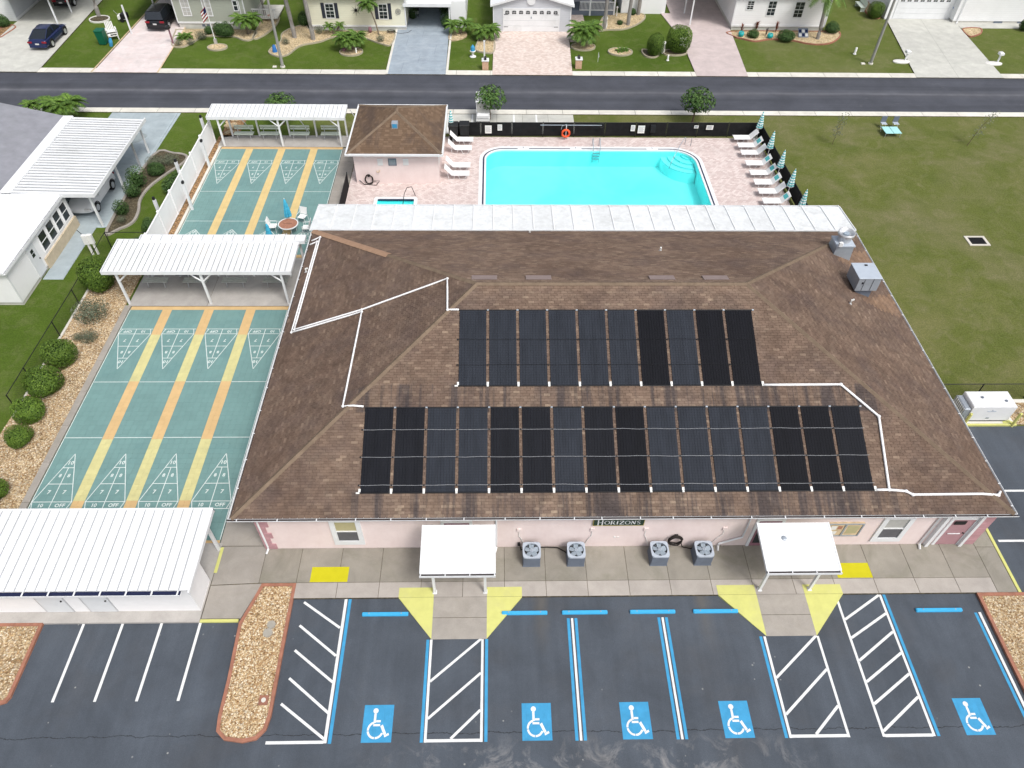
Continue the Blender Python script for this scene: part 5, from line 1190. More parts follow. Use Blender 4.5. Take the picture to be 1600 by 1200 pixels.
b = MB(); b.box(x0, 39.76, 2.66, x1, 39.78, 2.79); b.box(x0, 39.78, 2.66, x1, 39.92, 2.675); b.box(x0, 39.92, 2.66, x1, 39.94, 2.79); b.build('gutter', M['white'], rc)
b = MB(); b.box(x0, 36.80, 2.98, x1, 36.855, 3.06); b.build('flashing', M['white'], rc)
for x in (-11.2, -6.4, -1.6, 3.2, 8, 12.8, 17.4, 21.9): b = MB(); b.box(x-.05, 39.5, .06, x+.05, 39.6, 2.76); b.build('post', M['white'], rc)

# ------------------------------------------------------------------ pan roofed pavilions
def slope_box(b, x0, x1, y0, y1, z0, z1, t=.04):
    return b.add([(x0, y0, z0-t), (x1, y0, z0-t), (x1, y1, z1-t), (x0, y1, z1-t), (x0, y0, z0), (x1, y0, z0), (x1, y1, z1), (x0, y1, z1)], [(3,2,1,0),(4,5,6,7),(0,1,5,4),(1,2,6,5),(2,3,7,6),(3,0,4,7)])
def pan_roof(t, x0, x1, y0, y1, z0, z1, n, m='white', rib=.05, edge=True):
    p = (x1-x0)/n
    for i in range(n):
        b = MB(); a = x0+i*p; b.r = random.random(); slope_box(b, a+.05, a+p-.004, y0, y1, z0+rib, z1+rib, .03); slope_box(b, a-.004, a+.05, y0, y1, z0, z1, .02); b.add([(a+.05, y0, z0), (a+.05, y1, z1), (a+.05, y1, z1+rib), (a+.05, y0, z0+rib)], [(0, 1, 2, 3), (3, 2, 1, 0)]); b.build('roof_pan', M[m], t)
        b = MB(); slope_box(b, a+.002, a+.046, y0, y1, z0+.012, z1+.012, .008); b.build('pan_groove', M['groove'], t)  # grey strip with the groove's shade put into its colour
    if edge:
        b = MB(); b.box(x0-.05, y0-.06, z0-.17, x1+.05, y0-.01, z0+rib+.02); b.build('front_fascia', M['white'], t)
        b = MB(); b.box(x0-.05, y1+.01, z1-.12, x1+.05, y1+.05, z1+rib+.01); b.build('rear_fascia', M['white'], t)
        for xx in (x0-.055, x1+.005): b = MB(); slope_box(b, xx, xx+.05, y0, y1, z0+rib+.02, z1+rib+.02, .18); b.build('side_fascia', M['white'], t)
def ypost(t, x, y, h, arms, w_=.06, z0=.05, back=None):
    b = MB(); b.box(x-w_, y-w_, z0, x+w_, y+w_, h); b.build('post', M['white'], t)
    for s_ in arms: b = MB(); b.tube([(x, y, h-.75), (x+s_*.75, y, h-.05)], .05, 4); b.build('brace', M['white'], t)
near_p = thing('court_pavilion', 'white ribbed pan roof shelter over the benches between the two shuffleboard courts', 'pavilion', (-17.2, 35, .05))
pan_roof(near_p, -22.75, -11.95, 33.42, 36.3, 2.5, 2.62, 33)
for x, ar in ((-22.05, (1,)), (-17.2, (-1, 1)), (-12.55, (-1,))): ypost(near_p, x, 33.5, 2.46, ar)
for x in (-21.5, -19.8, -17.4, -15.2, -12.9): ypost(near_p, x, 36.1, 2.5, ())
t = thing('rear_shelter_roof', 'narrow white roof strip behind the near pavilion', 'shelter roof', (-16.5, 36.5, 0))
pan_roof(t, -21.4, -11.6, 36.1, 36.62, 2.72, 2.74, 16, rib=.03)
for x in (-21.2, -16.6, -12.0): ypost(t, x, 36.5, 2.6, ())
far_p = thing('court_pavilion', 'white ribbed pan roof shelter over four benches at the far end by the street', 'pavilion', (-16.6, 52.9, .05))
pan_roof(far_p, -21.75, -11.5, 52.0, 53.75, 2.42, 2.55, 31, rib=.04)
for x, ar in ((-21.05, (1,)), (-16.55, (-1, 1)), (-12.0, (-1,))): ypost(far_p, x, 52.09, 2.38, ar)
for x in (-20.8, -18.7, -16.3, -14.2, -11.8): ypost(far_p, x, 53.62, 2.44, ())
for x in (-20.3, -15.8, -11.3): b = MB(); b.tube([(x, 53.6, 2.3), (x+.8, 54.4, .05)], .035, 4); b.build('brace', M['white'], far_p)
def make_bench(m, label, back=True, group='benches under the court pavilions'):
    t = thing('park_bench', label, 'bench', (0, 0, 0), group)
    for k in range(3): b = MB(); b.bbox(-.75, -.25+k*.17, .42, .75, -.10+k*.17, .46, .008); b.build('seat_plank', m, t)
    if back:
        for k in range(2): b = MB(); b.bbox(-.75, .28, .62+k*.2, .75, .32, .76+k*.2, .008); b.build('back_plank', m, t)
    for x in (-.5, .5):
        b = MB(); b.tube([(x, -.22, 0), (x, -.12, .41), (x, .2, .41), (x, .3, .95 if back else .42)], .028, 4); b.tube([(x, .1, .41), (x, .26, 0)], .028, 4); b.build('leg', M['rim'], t)
    return t
B0 = make_bench(M['bench_green'], 'pale green slatted bench under the far pavilion, leftmost of four')
fx = [at(388, 213)[0], at(422, 213)[0], at(470, 213)[0], at(518, 213)[0]]; fx = [-19.75, -17.75, -15.4, -13.0]
B0.location = (fx[0], 53.25, .05)
for x, w_ in zip(fx[1:], ('second from left', 'third from left', 'rightmost of four')): copy_tree(B0, (x, 53.25, .05), 0, 'pale green slatted bench under the far pavilion, '+w_)
B1 = make_bench(M['bench'], 'weathered grey bench under the near pavilion, leftmost of four')
for x in (-20.9, ): B1.location = (x, 35.2, .05)
for x, w_ in zip((-18.45, -16.1, -13.6), ('second from left', 'third from left', 'rightmost of four')): copy_tree(B1, (x, 35.2, .05), 0, 'weathered grey bench under the near pavilion, '+w_)
t = thing('covered_rack', 'dark navy covered rack standing behind the near pavilion benches', 'covered rack', (-19.2, 36.2, .05))
b = MB(); b.bbox(-19.9, 35.75, .35, -18.6, 36.2, 1.05, .08); b.build('cover', M['hearth'], t)
for x in (-19.8, -18.7): b = MB(); b.box(x-.03, 36.2, .05, x+.03, 36.26, .36); b.build('leg', M['black'], t)
for i, x in enumerate((-20.9, -13.8)):
    t = thing('side_table', ['small table with orange disc boxes at the left end of the near pavilion', 'small table with orange disc boxes at the right end of the near pavilion'][i], 'table', (x, 36.3, .05))
    b = MB(); b.bbox(x-.45, 36.1, .7, x+.45, 36.6, .75, .01); b.build('table_top', M['offwhite'], t)
    for dx in (-.4, .4): b = MB(); b.box(x+dx-.02, 36.3, .05, x+dx+.02, 36.35, .7); b.build('leg', M['offwhite'], t)
    b = MB(); b.bbox(x-.2, 36.2, .75, x+.15, 36.45, .9, .02); tag(b.build('disc_box', M['court_orange'], own=True), 'orange box of shuffleboard discs on the %s small table' % ('left', 'right')[i], 'box')
for i, x in enumerate((-21.9, -18.2, -14.9)):
    t = thing('black_post', 'thin black post standing behind the near pavilion, %s of three' % ('leftmost', 'middle', 'rightmost')[i], 'post', (x, 36.7, 0), 'black posts behind the near pavilion'); b = MB(); b.box(x-.03, 36.67, 0, x+.03, 36.73, 1.2); b.build('shaft', M['black'], t); b = MB(); b.box(x-.05, 36.65, 1.2, x+.05, 36.75, 1.23); b.build('cap', M['black'], t)
# table set behind the pavilion
t = thing('patio_table', 'round terracotta topped patio table with a white rim on the far court', 'table', (-13.85, 40.75, .04)); WL[t.name] = (0, 0, 0)
b = MB(); b.cyl((0, 0, .68), (0, 0, .70), .60, n=28); b.build('table_top', M['terracotta'], t)
b = MB(); b.ring([(.66*cos(2*pi*i/28), .66*sin(2*pi*i/28)) for i in range(28)], [(.60*cos(2*pi*i/28), .60*sin(2*pi*i/28)) for i in range(28)], .66, .715); b.build('rim', M['white'], t)
b = MB(); b.box(-.30, -.01, .702, .25, .01, .706); b.build('split_line', M['dark'], t)
for k in range(4): a = k*pi/2+.5; b = MB(); b.tube([(.5*cos(a), .5*sin(a), .68), (.42*cos(a), .42*sin(a), .02)], .018, 6); b.build('leg', M['white'], t)
def make_chair(label):
    t = thing('patio_chair', label, 'chair', (0, 0, 0), 'white patio chairs'); 
    b = MB(); b.bbox(-.24, -.23, .42, .24, .24, .45, .01); b.build('seat', M['cloth_white'], t)
    b = MB(); b.M = Matrix.Translation((0, -.23, .44)) @ Matrix.Rotation(radians(12), 4, 'X'); b.bbox(-.24, -.015, .05, .24, .015, .55, .01); b.build('backrest', M['cloth_white'], t)
    for s_ in (-1, 1): b = MB(); b.tube([(s_*.26, .22, 0), (s_*.26, .22, .64), (s_*.26, -.22, .66), (s_*.26, -.34, 1.0)], .016, 6); b.tube([(s_*.26, -.20, .62), (s_*.26, -.3, 0)], .016, 6); b.build('side_frame', M['white'], t)
    return t
c0 = make_chair('white patio chair right of the round terracotta table'); c0.location = (-12.7, 40.75, .04); c0.rotation_euler = (0, 0, pi/2)
for (x, y, r, l) in ((-14.95, 40.9, -pi/2, 'white patio chair left of the round terracotta table beside the low umbrella'), (-13.2, 42.0, pi*.9, 'white patio chair on the far side of the round terracotta table'), (-14.0, 39.5, 0.15, 'white patio chair on the near side of the round terracotta table'), (-14.9, 39.3, -.6, 'white patio chair at the pavilion edge left of the nearest chair')):
    copy_tree(c0, (x, y, .04), r, l)
u1 = folded_umbrella((-13.95, 41.45, .04), 'folded cyan umbrella standing behind the round terracotta table', 2.15, False, group='folded cyan umbrellas')
u2 = folded_umbrella((-14.55, 38.75, .04), 'folded cyan umbrella in front of the patio table, partly behind the pavilion roof', 2.1, False, group='folded cyan umbrellas')
t = thing('yellow_bucket', 'yellow bucket under the near side of the patio table', 'bucket', (-13.5, 39.4, .04)); WL[t.name] = (0, 0, 0); b = MB(); b.lathe([(0, 0), (.16, 0), (.2, .35), (.18, .35), (.0, .06)], n=14); b.build('pail', M['court_orange'], t); b = MB(); b.tube([(-.19, 0, .33), (-.1, 0, .42), (.1, 0, .42), (.19, 0, .33)], .008, 4); b.build('handle', M['rim'], t)

# ------------------------------------------------------------------ white shed with pan roof at lower left
sh = thing('storage_shed', 'long white storage shed with a ribbed roof at the lower left', 'shed', (-20, 15, 0))
b = MB(); b.box(-30, 13.36, 0, -12.36, 15.2, .12); b.build('plinth', M['slab_grey'], sh)
b = MB(); b.box(-30, 15.2, 0, -12.36, 17.1, .05); b.build('floor_slab', M['slab_grey'], sh)
wz = 2.62; b = MB(); b.box(-30, 13.86, .12, -12.42, 13.92, wz); b.box(-12.48, 13.92, .12, -12.42, 15.25, wz+.03); b.box(-30, 15.2, .12, -12.48, 15.25, wz+.05); b.build('wall', M['white_vinyl'], sh)
pan_roof(sh, -30.1, -12.0, 13.42, 17.0, 2.76, 2.92, 46, 'white_roof', .035, False)
b = MB(); slope_box(b, -12.0, -11.93, 13.3, 17.05, 2.82, 2.98, .2); b.build('side_fascia', M['white'], sh)
b = MB(); b.box(-30.1, 17.0, 2.72, -11.93, 17.06, 2.99); b.build('rear_fascia', M['white'], sh)
b = MB(); b.box(-30, 13.22, 2.62, -12.3, 13.24, 2.74); b.box(-30, 13.24, 2.62, -12.3, 13.44, 2.64); g = b.build('gutter', M['white'], sh)
b = MB(); b.box(-30, 13.245, 2.642, -12.32, 13.43, 2.69); b.build('gutter_dark_sheet', M['navy_dark'], g)
for k in range(18): x = -12.4-k*.99; b = MB(); b.box(x-.03, 13.22, 2.735, x+.03, 13.45, 2.75); b.build('gutter_hanger', M['white'], g)
for x0, x1 in ((at(77, 960)[0], at(118, 959)[0]), (at(146, 958)[0], at(186, 957)[0])):
    b = MB(); b.box(x0, 13.835, .14, x1, 13.855, 2.15); dr = b.build('door', M['door_grey'] if 'door_grey' in M else M.setdefault('door_grey', mat('pale_grey_door', (.66, .68, .70), .5, .04, 2)), sh)
    b = MB(); b.cyl((x1-.1, 13.78, 1.15), (x1-.1, 13.83, 1.15), .035, n=8); b.build('handle', M['black'], dr)
    b = MB(); b.box(x0-.05, 13.84, .12, x0-.01, 13.86, 2.2); b.box(x1+.01, 13.84, .12, x1+.05, 13.86, 2.2); b.box(x0-.05, 13.84, 2.16, x1+.05, 13.86, 2.2); b.build('door_frame', M['rim'], dr)
for x in (-12.42, -17.3, -22.2): ypost(sh, x, 16.75, 2.9, (-1,))
b = MB(); b.box(-12.415, 14.0, 1.6, -12.40, 14.35, 1.9); b.build('light_box', M['black'], sh)

# ------------------------------------------------------------------ bathhouse
bh = thing('bathhouse', 'small pink bathhouse with a hipped brown shingle roof beside the pool', 'building', (-7.2, 50, 0))
bx0, bx1, by0, by1, bz = -10.5, -3.85, 46.42, 53.68, 2.62
b = MB(); b.box(bx0+.35, by0+.4, 0, bx1-.3, by1-.35, bz-.1); b.build('wall', M['stucco'], bh)
b = MB(); b.box(bx0, by0, bz-.14, bx1, by1, bz-.02); b.build('fascia', M['white'], bh)
ca, hgt = ((bx0+bx1)/2, (by0+by1)/2), 1.48; hw = (bx1-bx0)/2; rl = ((by1-by0)-(bx1-bx0))/2; r0, r1 = (ca[0], ca[1]-rl, bz+hgt), (ca[0], ca[1]+rl, bz+hgt)
def small_shingles(parent, loc, x0, y0, x1, y1, z0, h, m):
    b = MB(); hw_ = (x1-x0)/2; s_ = h/hw_; dh = .17; rows = int(hw_/dh)
    for face in range(4):
        L = (x1-x0) if face % 2 == 0 else (y1-y0)
        for r in range(rows):
            d0, d1 = r*dh, min((r+1)*dh, hw_); u = d0+(-.1 if r % 2 else 0)
            while u < L-d0:
                u0, u1 = max(u, d0), min(u+.30, L-d0); v0, v1 = min(max(u0, d1), L-d1), max(min(u1, L-d1), d1); u += .305
                if u1-u0 < .04 or v1 < v0: continue
                P_ = []
                for (uu, d, hh) in ((u0, d0, .016), (u1, d0, .016), (v1, d1+.01, .004), (v0, d1+.01, .004), (u0, d0, -.004), (u1, d0, -.004)):
                    x, y = ((x0+uu, y0+d), (x1-d, y0+uu), (x1-uu, y1-d), (x0+d, y1-uu))[face]; P_.append((x, y, z0+s_*d+hh))
                b.r = random.random(); b.add(P_, [(0, 1, 2, 3), (4, 5, 1, 0)])
    return b.build('shingle_courses', m, parent, kind='stuff')
mm = NM('bathhouse_shingle', .9, .1); pp = mm.pos(); rr = mm.attr('rnd').outputs['Fac']
aa = mm.ramp(rr, [(0, (.125, .083, .056)), (.6, (.145, .098, .066)), (1, (.175, .12, .082))]); st = mm.ramp(mm.noise(.6, mm.pos(True, (1, .5, 1)), 5, .65, .8), [(.48, 0), (.62, 1)])
aa = mm.mix(mm.math('MULTIPLY', st, .5), aa, (.062, .048, .046)); M['bshingle'] = mm.out(mm.mix(1, aa, mm.ramp(mm.noise(40, pp, 3), [(.3, .8), (.7, 1.2)]), 'MULTIPLY'))
b = MB(); b.add([(bx0, by0, bz-.01), (bx1, by0, bz-.01), (bx1, by1, bz-.01), (bx0, by1, bz-.01), (r0[0], r0[1], r0[2]-.02), (r1[0], r1[1], r1[2]-.02)], [(0, 1, 4), (1, 2, 5, 4), (2, 3, 5), (3, 0, 4, 5)])
brf = b.build('roof', M['bshingle'], bh); small_shingles(brf, None, bx0, by0, bx1, by1, bz, hgt, M['bshingle'])
for c in ((bx0, by0), (bx1, by0)): caps((*c, bz), r0, parent=brf)
for c in ((bx0, by1), (bx1, by1)): caps((*c, bz), r1, parent=brf)
caps(r0, r1, parent=brf)
for bx in ((bx0-.12, by0-.12, bx1+.12, by0), (bx0-.12, by1, bx1+.12, by1+.12), (bx0-.12, by0, bx0, by1), (bx1, by0, bx1+.12, by1)): b = MB(); b.box(bx[0], bx[1], bz-.12, bx[2], bx[3], bz+.01); b.build('gutter', M['white'], bh)
b = MB(); b.bbox(-7.42, 48.35, bz+.75, -6.98, 48.75, bz+1.3, .03); v_ = b.build('roof_vent', M['grey_metal'], bh); b = MB(); b.box(-7.36, 48.34, bz+.95, -7.04, 48.349, bz+1.22); b.build('vent_louvre', M['paint_blue'], v_)
fy = by0+.4
for (px, w_, h_, m_) in ((594, .38, .5, 'white'), (634, .38, .5, 'white'), (613, .58, .55, 'condenser')):
    x, z = atY(px, 253, fy); b = MB(); b.box(x-w_/2, fy-.04, z-h_/2, x+w_/2, fy-.002, z+h_/2); v_ = b.build('wall_vent', M[m_], bh)
    for k in range(5): b = MB(); b.box(x-w_*.4, fy-.055, z-h_*.4+k*h_*.17, x+w_*.4, fy-.041, z-h_*.4+k*h_*.17+.03); b.build('louvre', M['rim'] if m_ != 'white' else M['offwhite'], v_)
x, z = atY(591, 267, fy); b = MB(); b.tube([(x-.1, fy-.03, z), (x-.05, fy-.12, z-.05), (x+.1, fy-.12, z), (x+.1, fy-.02, z+.08)], .03, 6); b.build('shower_arm', M['rock_tan'], bh)
t = thing('coiled_hose', 'black coiled hose hung on the pink bathhouse wall', 'hose', (-9.0, fy-.12, .9)); b = MB(); x, z = atY(577, 279, fy)
pts = [(x+(.27+.03*sin(k))*cos(k*.42), fy-.1-.01*(k//15), z+(.36+.04*cos(k*1.3))*sin(k*.42)) for k in range(60)]+[(x+.4, fy-.1, .3), (x+.75, fy-.15, .35), (x+.5, fy-.3, .08), (x-.4, fy-.2, .1), (x-.7, fy-.05, .3)]
b.tube(pts, .028, 6); b.build('hose', M['hose'], t, True); b = MB(); b.bbox(x-.08, fy-.12, z+.2, x+.08, fy, z+.36, .02); b.build('hanger', M['black'], t)
b = MB(); b.cyl((x-.72, fy-.08, .3), (x-.72, fy, .3), .03, n=6); b.build('tap', M['grey_metal'], t)

# ------------------------------------------------------------------ white vinyl screen wall
vf = thing('vinyl_fence', 'tall white vinyl privacy fence with capped posts left of the far court', 'fence', (-21.95, 45, 0))
ys = [38.0+i*2.45 for i in range(7)]
for i in range(6):
    for k in range(6):
        p = 2.31/6; b = MB(); b.box(-21.98, ys[i]+.07+k*p+.0015, .08, -21.94, ys[i]+.07+(k+1)*p-.0015, 1.72); b.build('plank', M['white_vinyl'], vf)
    b = MB(); b.bbox(-22.0, ys[i]+.065, 1.72, -21.92, ys[i+1]-.065, 1.82, .01); b.build('top_rail', M['white_vinyl'], vf); b = MB(); b.box(-22.0, ys[i]+.065, .03, -21.92, ys[i+1]-.065, .12); b.build('bottom_rail', M['white_vinyl'], vf)
for y in ys:
    b = MB(); b.box(-22.03, y-.06, 0, -21.89, y+.06, 1.88); p_ = b.build('post', M['white_vinyl'], vf); b = MB(); b.add([(-22.05, y-.08, 1.88), (-21.87, y-.08, 1.88), (-21.87, y+.08, 1.88), (-22.05, y+.08, 1.88), (-21.96, y, 1.97)], [(0, 1, 4), (1, 2, 4), (2, 3, 4), (3, 0, 4)]); b.build('cap', M['white_vinyl'], p_)
for i, (px, py) in enumerate(((328, 262), (301, 328))):
    x, y = at(px, py); t = thing('light_post', 'white court light post at the inner side of the vinyl fence, %s one' % ('farther', 'nearer')[i], 'post', (x, y, 0), 'white light posts by the vinyl fence')
    b = MB(); b.box(x-.08, y-.08, 0, x+.08, y+.08, 2.1+.0); b.build('shaft', M['white'], t); b = MB(); b.bbox(x-.07, y-.1, 2.1, x+.07, y+.1, 2.28, .03); b.build('lamp_head', M['black'], t)
for i, (px, py) in enumerate(((322, 222), (286, 292), (250, 352))):
    x, y = at(px, py); t = thing('spot_post', 'short white lamp post on the grass behind the vinyl fence, %s' % ('farthest', 'middle', 'nearest')[i], 'post', (-22.5, y, 0), 'short white posts outside the vinyl fence')
    b = MB(); b.box(-22.6, y-.09, 0, -22.42, y+.09, 2.0); b.build('shaft', M['white'], t); b = MB(); b.bbox(-22.58, y-.07, 2.0, -22.44, y+.07, 2.22, .03); b.build('lamp_head', M['black'], t)

# ------------------------------------------------------------------ left neighbour's house
ln = thing('mobile_home', 'white home at the left edge with a low flat white roof and a ribbed carport', 'house', (-32, 42, 0))
XW = -28.25
b = MB(); b.box(-40, 33.35, .25, XW, 41.6, 2.45); b.build('wall', M['white_vinyl'], ln)
b = MB(); b.box(-40, 33.42, 0, XW-.05, 41.55, .25); b.build('skirting', M['skirt'], ln)
b = MB(); b.box(XW+.0, 36.9, 0, XW+.12, 41.6, .75); b.build('block_wall', M['tan_block'], ln)
b = MB(); slope_box(b, -33.2, XW+.12, 33.1, 41.9, 2.62, 2.62, .15); b.build('roof', M['white_roof'], ln)
b = MB(); b.box(XW+.12, 33.1, 2.50, XW+.24, 41.6, 2.52); b.box(XW+.225, 33.1, 2.52, XW+.24, 41.6, 2.64); g = b.build('gutter', M['white'], ln); b = MB(); b.box(XW+.125, 33.2, 2.522, XW+.22, 41.5, 2.535); b.build('gutter_dark_sheet', M['dark'], g)
for k in range(9): y = 33.4+k; b = MB(); b.box(XW+.1, y-.03, 2.63, XW+.24, y+.03, 2.645); b.build('gutter_hanger', M['white'], g)
for k, (y0, y1) in enumerate(((37.35, 38.15), (38.45, 39.2), (39.5, 40.2), (40.5, 41.2))):
    b = MB(); T = .07; b.box(XW, y0-T, .95, XW+.05, y0, 2.2); b.box(XW, y1, .95, XW+.05, y1+T, 2.2); b.box(XW, y0, .95, XW+.05, y1, 1.02); b.box(XW, y0, 2.13, XW+.05, y1, 2.2); w_ = b.build('window', M['white_vinyl'], ln)
    b = MB(); b.box(XW+.005, y0, 1.02, XW+.02, y1, 1.55); b.build('pane', M['glass'], w_); b = MB(); b.box(XW+.01, y0, 1.6, XW+.025, y1, 2.13); b.build('pane', M['glass'], w_); b = MB(); b.box(XW+.005, y0, 1.55, XW+.04, y1, 1.6); b.build('meeting_rail', M['white_vinyl'], w_)
b = MB(); b.box(XW+.005, 35.75, .2, XW+.04, 36.65, 2.2); d_ = b.build('door', M['door_grey'], ln)
for z in (1.45, 1.72): b = MB(); b.box(XW+.041, 36.05, z, XW+.05, 36.35, z+.22); b.build('pane', M['glass'], d_)
b = MB(); b.cyl((XW+.04, 36.55, 1.1), (XW+.1, 36.55, 1.1), .04, n=8); b.build('handle', M['black'], d_)
b = MB(); b.box(XW+.0, 33.33, .25, XW+.02, 33.45, 2.46); b.build('corner_trim', M['white'], ln)
# main grey shingle roof, beyond the low roof
b = MB(); sl_ = (3.83-2.85)/(36.02-31.9); zt = 2.85+sl_*8; b.add([(-31.9, 41.3, 2.85), (-31.9, 51.3, 2.85), (-40, 51.3, zt), (-40, 41.3, zt), (-48, 51.3, 2.85), (-48, 41.3, 2.85)], [(0, 1, 2, 3), (3, 2, 4, 5)]); rg = b.build('shingle_roof', M['grey_shingle'], ln)
b = MB(); b.box(-45, 41.9, 0, -32.1, 50.9, 2.8); b.build('main_wall', M['white_vinyl'], ln)
b = MB(); slope_box(b, -31.9, -31.2, 41.2, 51.3, 2.85, 2.85, .12); b.build('fascia_strip', M['white_roof'], ln)
n = 30
for i in range(n):
    y0 = 41.15+i*(10.1/n); y1 = y0+10.1/n; b = MB()
    b.add([(-31.18, y0+.01, 2.72), (-26.05, y0+.01, 2.58), (-26.05, y1-.01, 2.58), (-31.18, y1-.01, 2.72), (-31.18, y0+.01, 2.76), (-26.05, y0+.01, 2.62), (-26.05, y1-.01, 2.62), (-31.18, y1-.01, 2.76)], [(3,2,1,0),(4,5,6,7),(0,1,5,4),(1,2,6,5),(2,3,7,6),(3,0,4,7)])
    b.add([(-31.18, y0+.01, 2.76), (-26.05, y0+.01, 2.62), (-26.05, y0+.07, 2.62), (-31.18, y0+.07, 2.76), (-31.18, y0+.01, 2.84), (-26.05, y0+.01, 2.70), (-26.05, y0+.07, 2.70), (-31.18, y0+.07, 2.84)], [(4,5,6,7),(0,1,5,4),(1,2,6,5),(2,3,7,6),(3,0,4,7)])
    b.build('carport_pan', M['white'], ln); b = MB(); b.add([(-31.18, y0-.035, 2.775), (-26.05, y0-.035, 2.635), (-26.05, y0+.008, 2.635), (-31.18, y0+.008, 2.775)], [(0, 1, 2, 3)]); b.build('pan_groove', M['groove_dark'], ln)  # flat dark strip imitates the shade along each rib
b = MB(); b.box(-26.05, 41.1, 2.48, -25.98, 51.3, 2.72); b.build('carport_fascia', M['white'], ln)
b = MB(); b.box(-31.2, 41.05, 2.5, -26.0, 41.13, 2.76); b.build('carport_fascia', M['white'], ln)
for i, y in enumerate((41.45, 45.75, 49.0, 51.0)): b = MB(); b.box(-26.6, y-.06, .04, -26.48, y+.06, 2.6); b.build('carport_post', M['white'] if i != 2 else M['rim'], ln)
# paved drive and path
slabbed('neighbour_driveway', [(-28.2, 35.8), (-26.95, 35.8), (-26.95, 41.3), (-26.3, 41.3), (-26.0, 57.4), (-31.6, 57.4), (-31.9, 41.6), (-28.2, 41.6)], .035, M['slab_blue'],
    [[(-28.2, 35.8), (-26.95, 35.8), (-26.95, 41.55), (-28.2, 41.55)], [(-31.9, 41.6), (-26.5, 41.6), (-26.45, 49.3), (-31.75, 49.3)], [(-31.75, 49.33), (-26.45, 49.33), (-26.2, 57.4), (-31.6, 57.4)]], base=M['slab_blue'])
b = MB(); b.bbox(-26.38, 41.3, 0, -26.22, 57.3, .07, .01); b.build('driveway_edging', M['slab_blue'], kind='structure')
for i, (px, py, r) in enumerate(((213, 216, .75), (199, 227, .4))): 
    x, y = at(px, py); b = MB(); pts = [(x+r*(1+.15*sin(3*k*.4))*cos(k*.4), y+r*1.1*sin(k*.4), .0405) for k in range(16)]; b.add(pts, [tuple(range(16))]); b.build('dark_patch', M['darkslab'] if 'darkslab' in M else M.setdefault('darkslab', mat('dark_slab', (.26, .30, .31), .7, .1, 2)), kind='structure')  # irregular patches darker than the slab around them
pan = thing('meter_post', 'pair of pale utility meter boxes on white posts on the grass beside the blue slab', 'meter', (-26.3, 39.0, 0)); 
for k, (px, py) in enumerate(((146, 398), (154, 397))):
    x, y = at(px, py); b = MB(); b.box(x-.06, y-.05, 0, x+.06, y+.05, 1.0); b.build('post', M['offwhite'], pan); b = MB(); b.bbox(x-.17, y-.1, .85, x+.13, y+.08, 1.55, .03); b.build('meter_box', M['offwhite'], pan)
x, y = at(141, 390); b = MB(); b.tube([(x, y, 0), (x-.05, y, 1.2), (x-.3, y+.1, 1.45)], .025, 6); b.build('cable', M['black'], pan)

# chain fence at the left
cf = thing('chain_fence', 'low black wire fence on the grass left of the gravel bed', 'fence', (-26, 30, 0)); fy_ = [25.05, 27.0, 30.6, 33.4, 36.3, 39.1]
for y in fy_: b = MB(); b.cyl((-25.0 if y < 36 else -25.15, y, 0), (-25.0 if y < 36 else -25.15, y, 1.22), .03, n=8); b.build('post', M['black'], cf)
b = MB(); b.tube([(-25.0, 25.05, 1.2), (-25.0, 33.4, 1.2), (-25.15, 39.1, 1.2)], .022, 6); b.build('top_rail', M['black'], cf); b = MB(); b.tube([(-25.15, 39.1, 1.2), (-22.3, 39.1, 1.2)], .022, 6); b.build('top_rail', M['black'], cf)
b = MB()
for k in range(110):
    y = 25.05+k*.13
    if y < 39: b.cyl((-25.0, y, .03), (-25.0, min(y+.9, 39.1), 1.2), .003, n=3, cap=False); b.cyl((-25.0, y+.9, .03), (-25.0, y, 1.2), .003, n=3, cap=False)
b.build('wire_mesh', M['black'], cf, kind='stuff')

# ================================================================== VEGETATION
def leaf_mesh(name, n, rad, leaf, m, lumps=6, seed=1, fill=.25, boxy=2.0, flat_top=False):
    rg = random.Random(seed); b = MB(); L = [(Vector((rg.gauss(0, 1), rg.gauss(0, 1), rg.gauss(0, 1))).normalized(), rg.uniform(.5, 1)) for _ in range(lumps)]
    for i in range(n):
        d = Vector((rg.gauss(0, 1), rg.gauss(0, 1), rg.gauss(0, 1))).normalized()
        k = 1+sum(.13*w_*max(0, d.dot(v))**6 for v, w_ in L)-.06*sum(max(0, d.dot(-v))**8 for v, w_ in L)
        q = (abs(d.x)**boxy+abs(d.y)**boxy+abs(d.z)**boxy)**(-1/boxy)
        r = q*k*(1-fill*rg.random()**2.2)+rg.uniform(-.02, .04)
        p = Vector((d.x*rad[0]*r, d.y*rad[1]*r, d.z*rad[2]*r+rad[2])); 
        if p.z < .02: p.z = rg.uniform(.02, .1)
        nrm = (d+Vector((rg.uniform(-.7, .7), rg.uniform(-.7, .7), rg.uniform(-.3, .8)))).normalized(); u = nrm.orthogonal().normalized(); w2 = nrm.cross(u)
        a = rg.uniform(0, 2*pi); u, w2 = u*cos(a)+w2*sin(a), w2*cos(a)-u*sin(a); s_ = leaf*rg.uniform(.6, 1.3)
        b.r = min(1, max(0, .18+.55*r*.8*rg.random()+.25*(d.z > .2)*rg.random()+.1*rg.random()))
        b.add([p-u*s_, p+w2*s_*.45, p+u*s_, p-w2*s_*.45], [(0, 1, 2, 3)])
    return b.mesh(name, M[m])
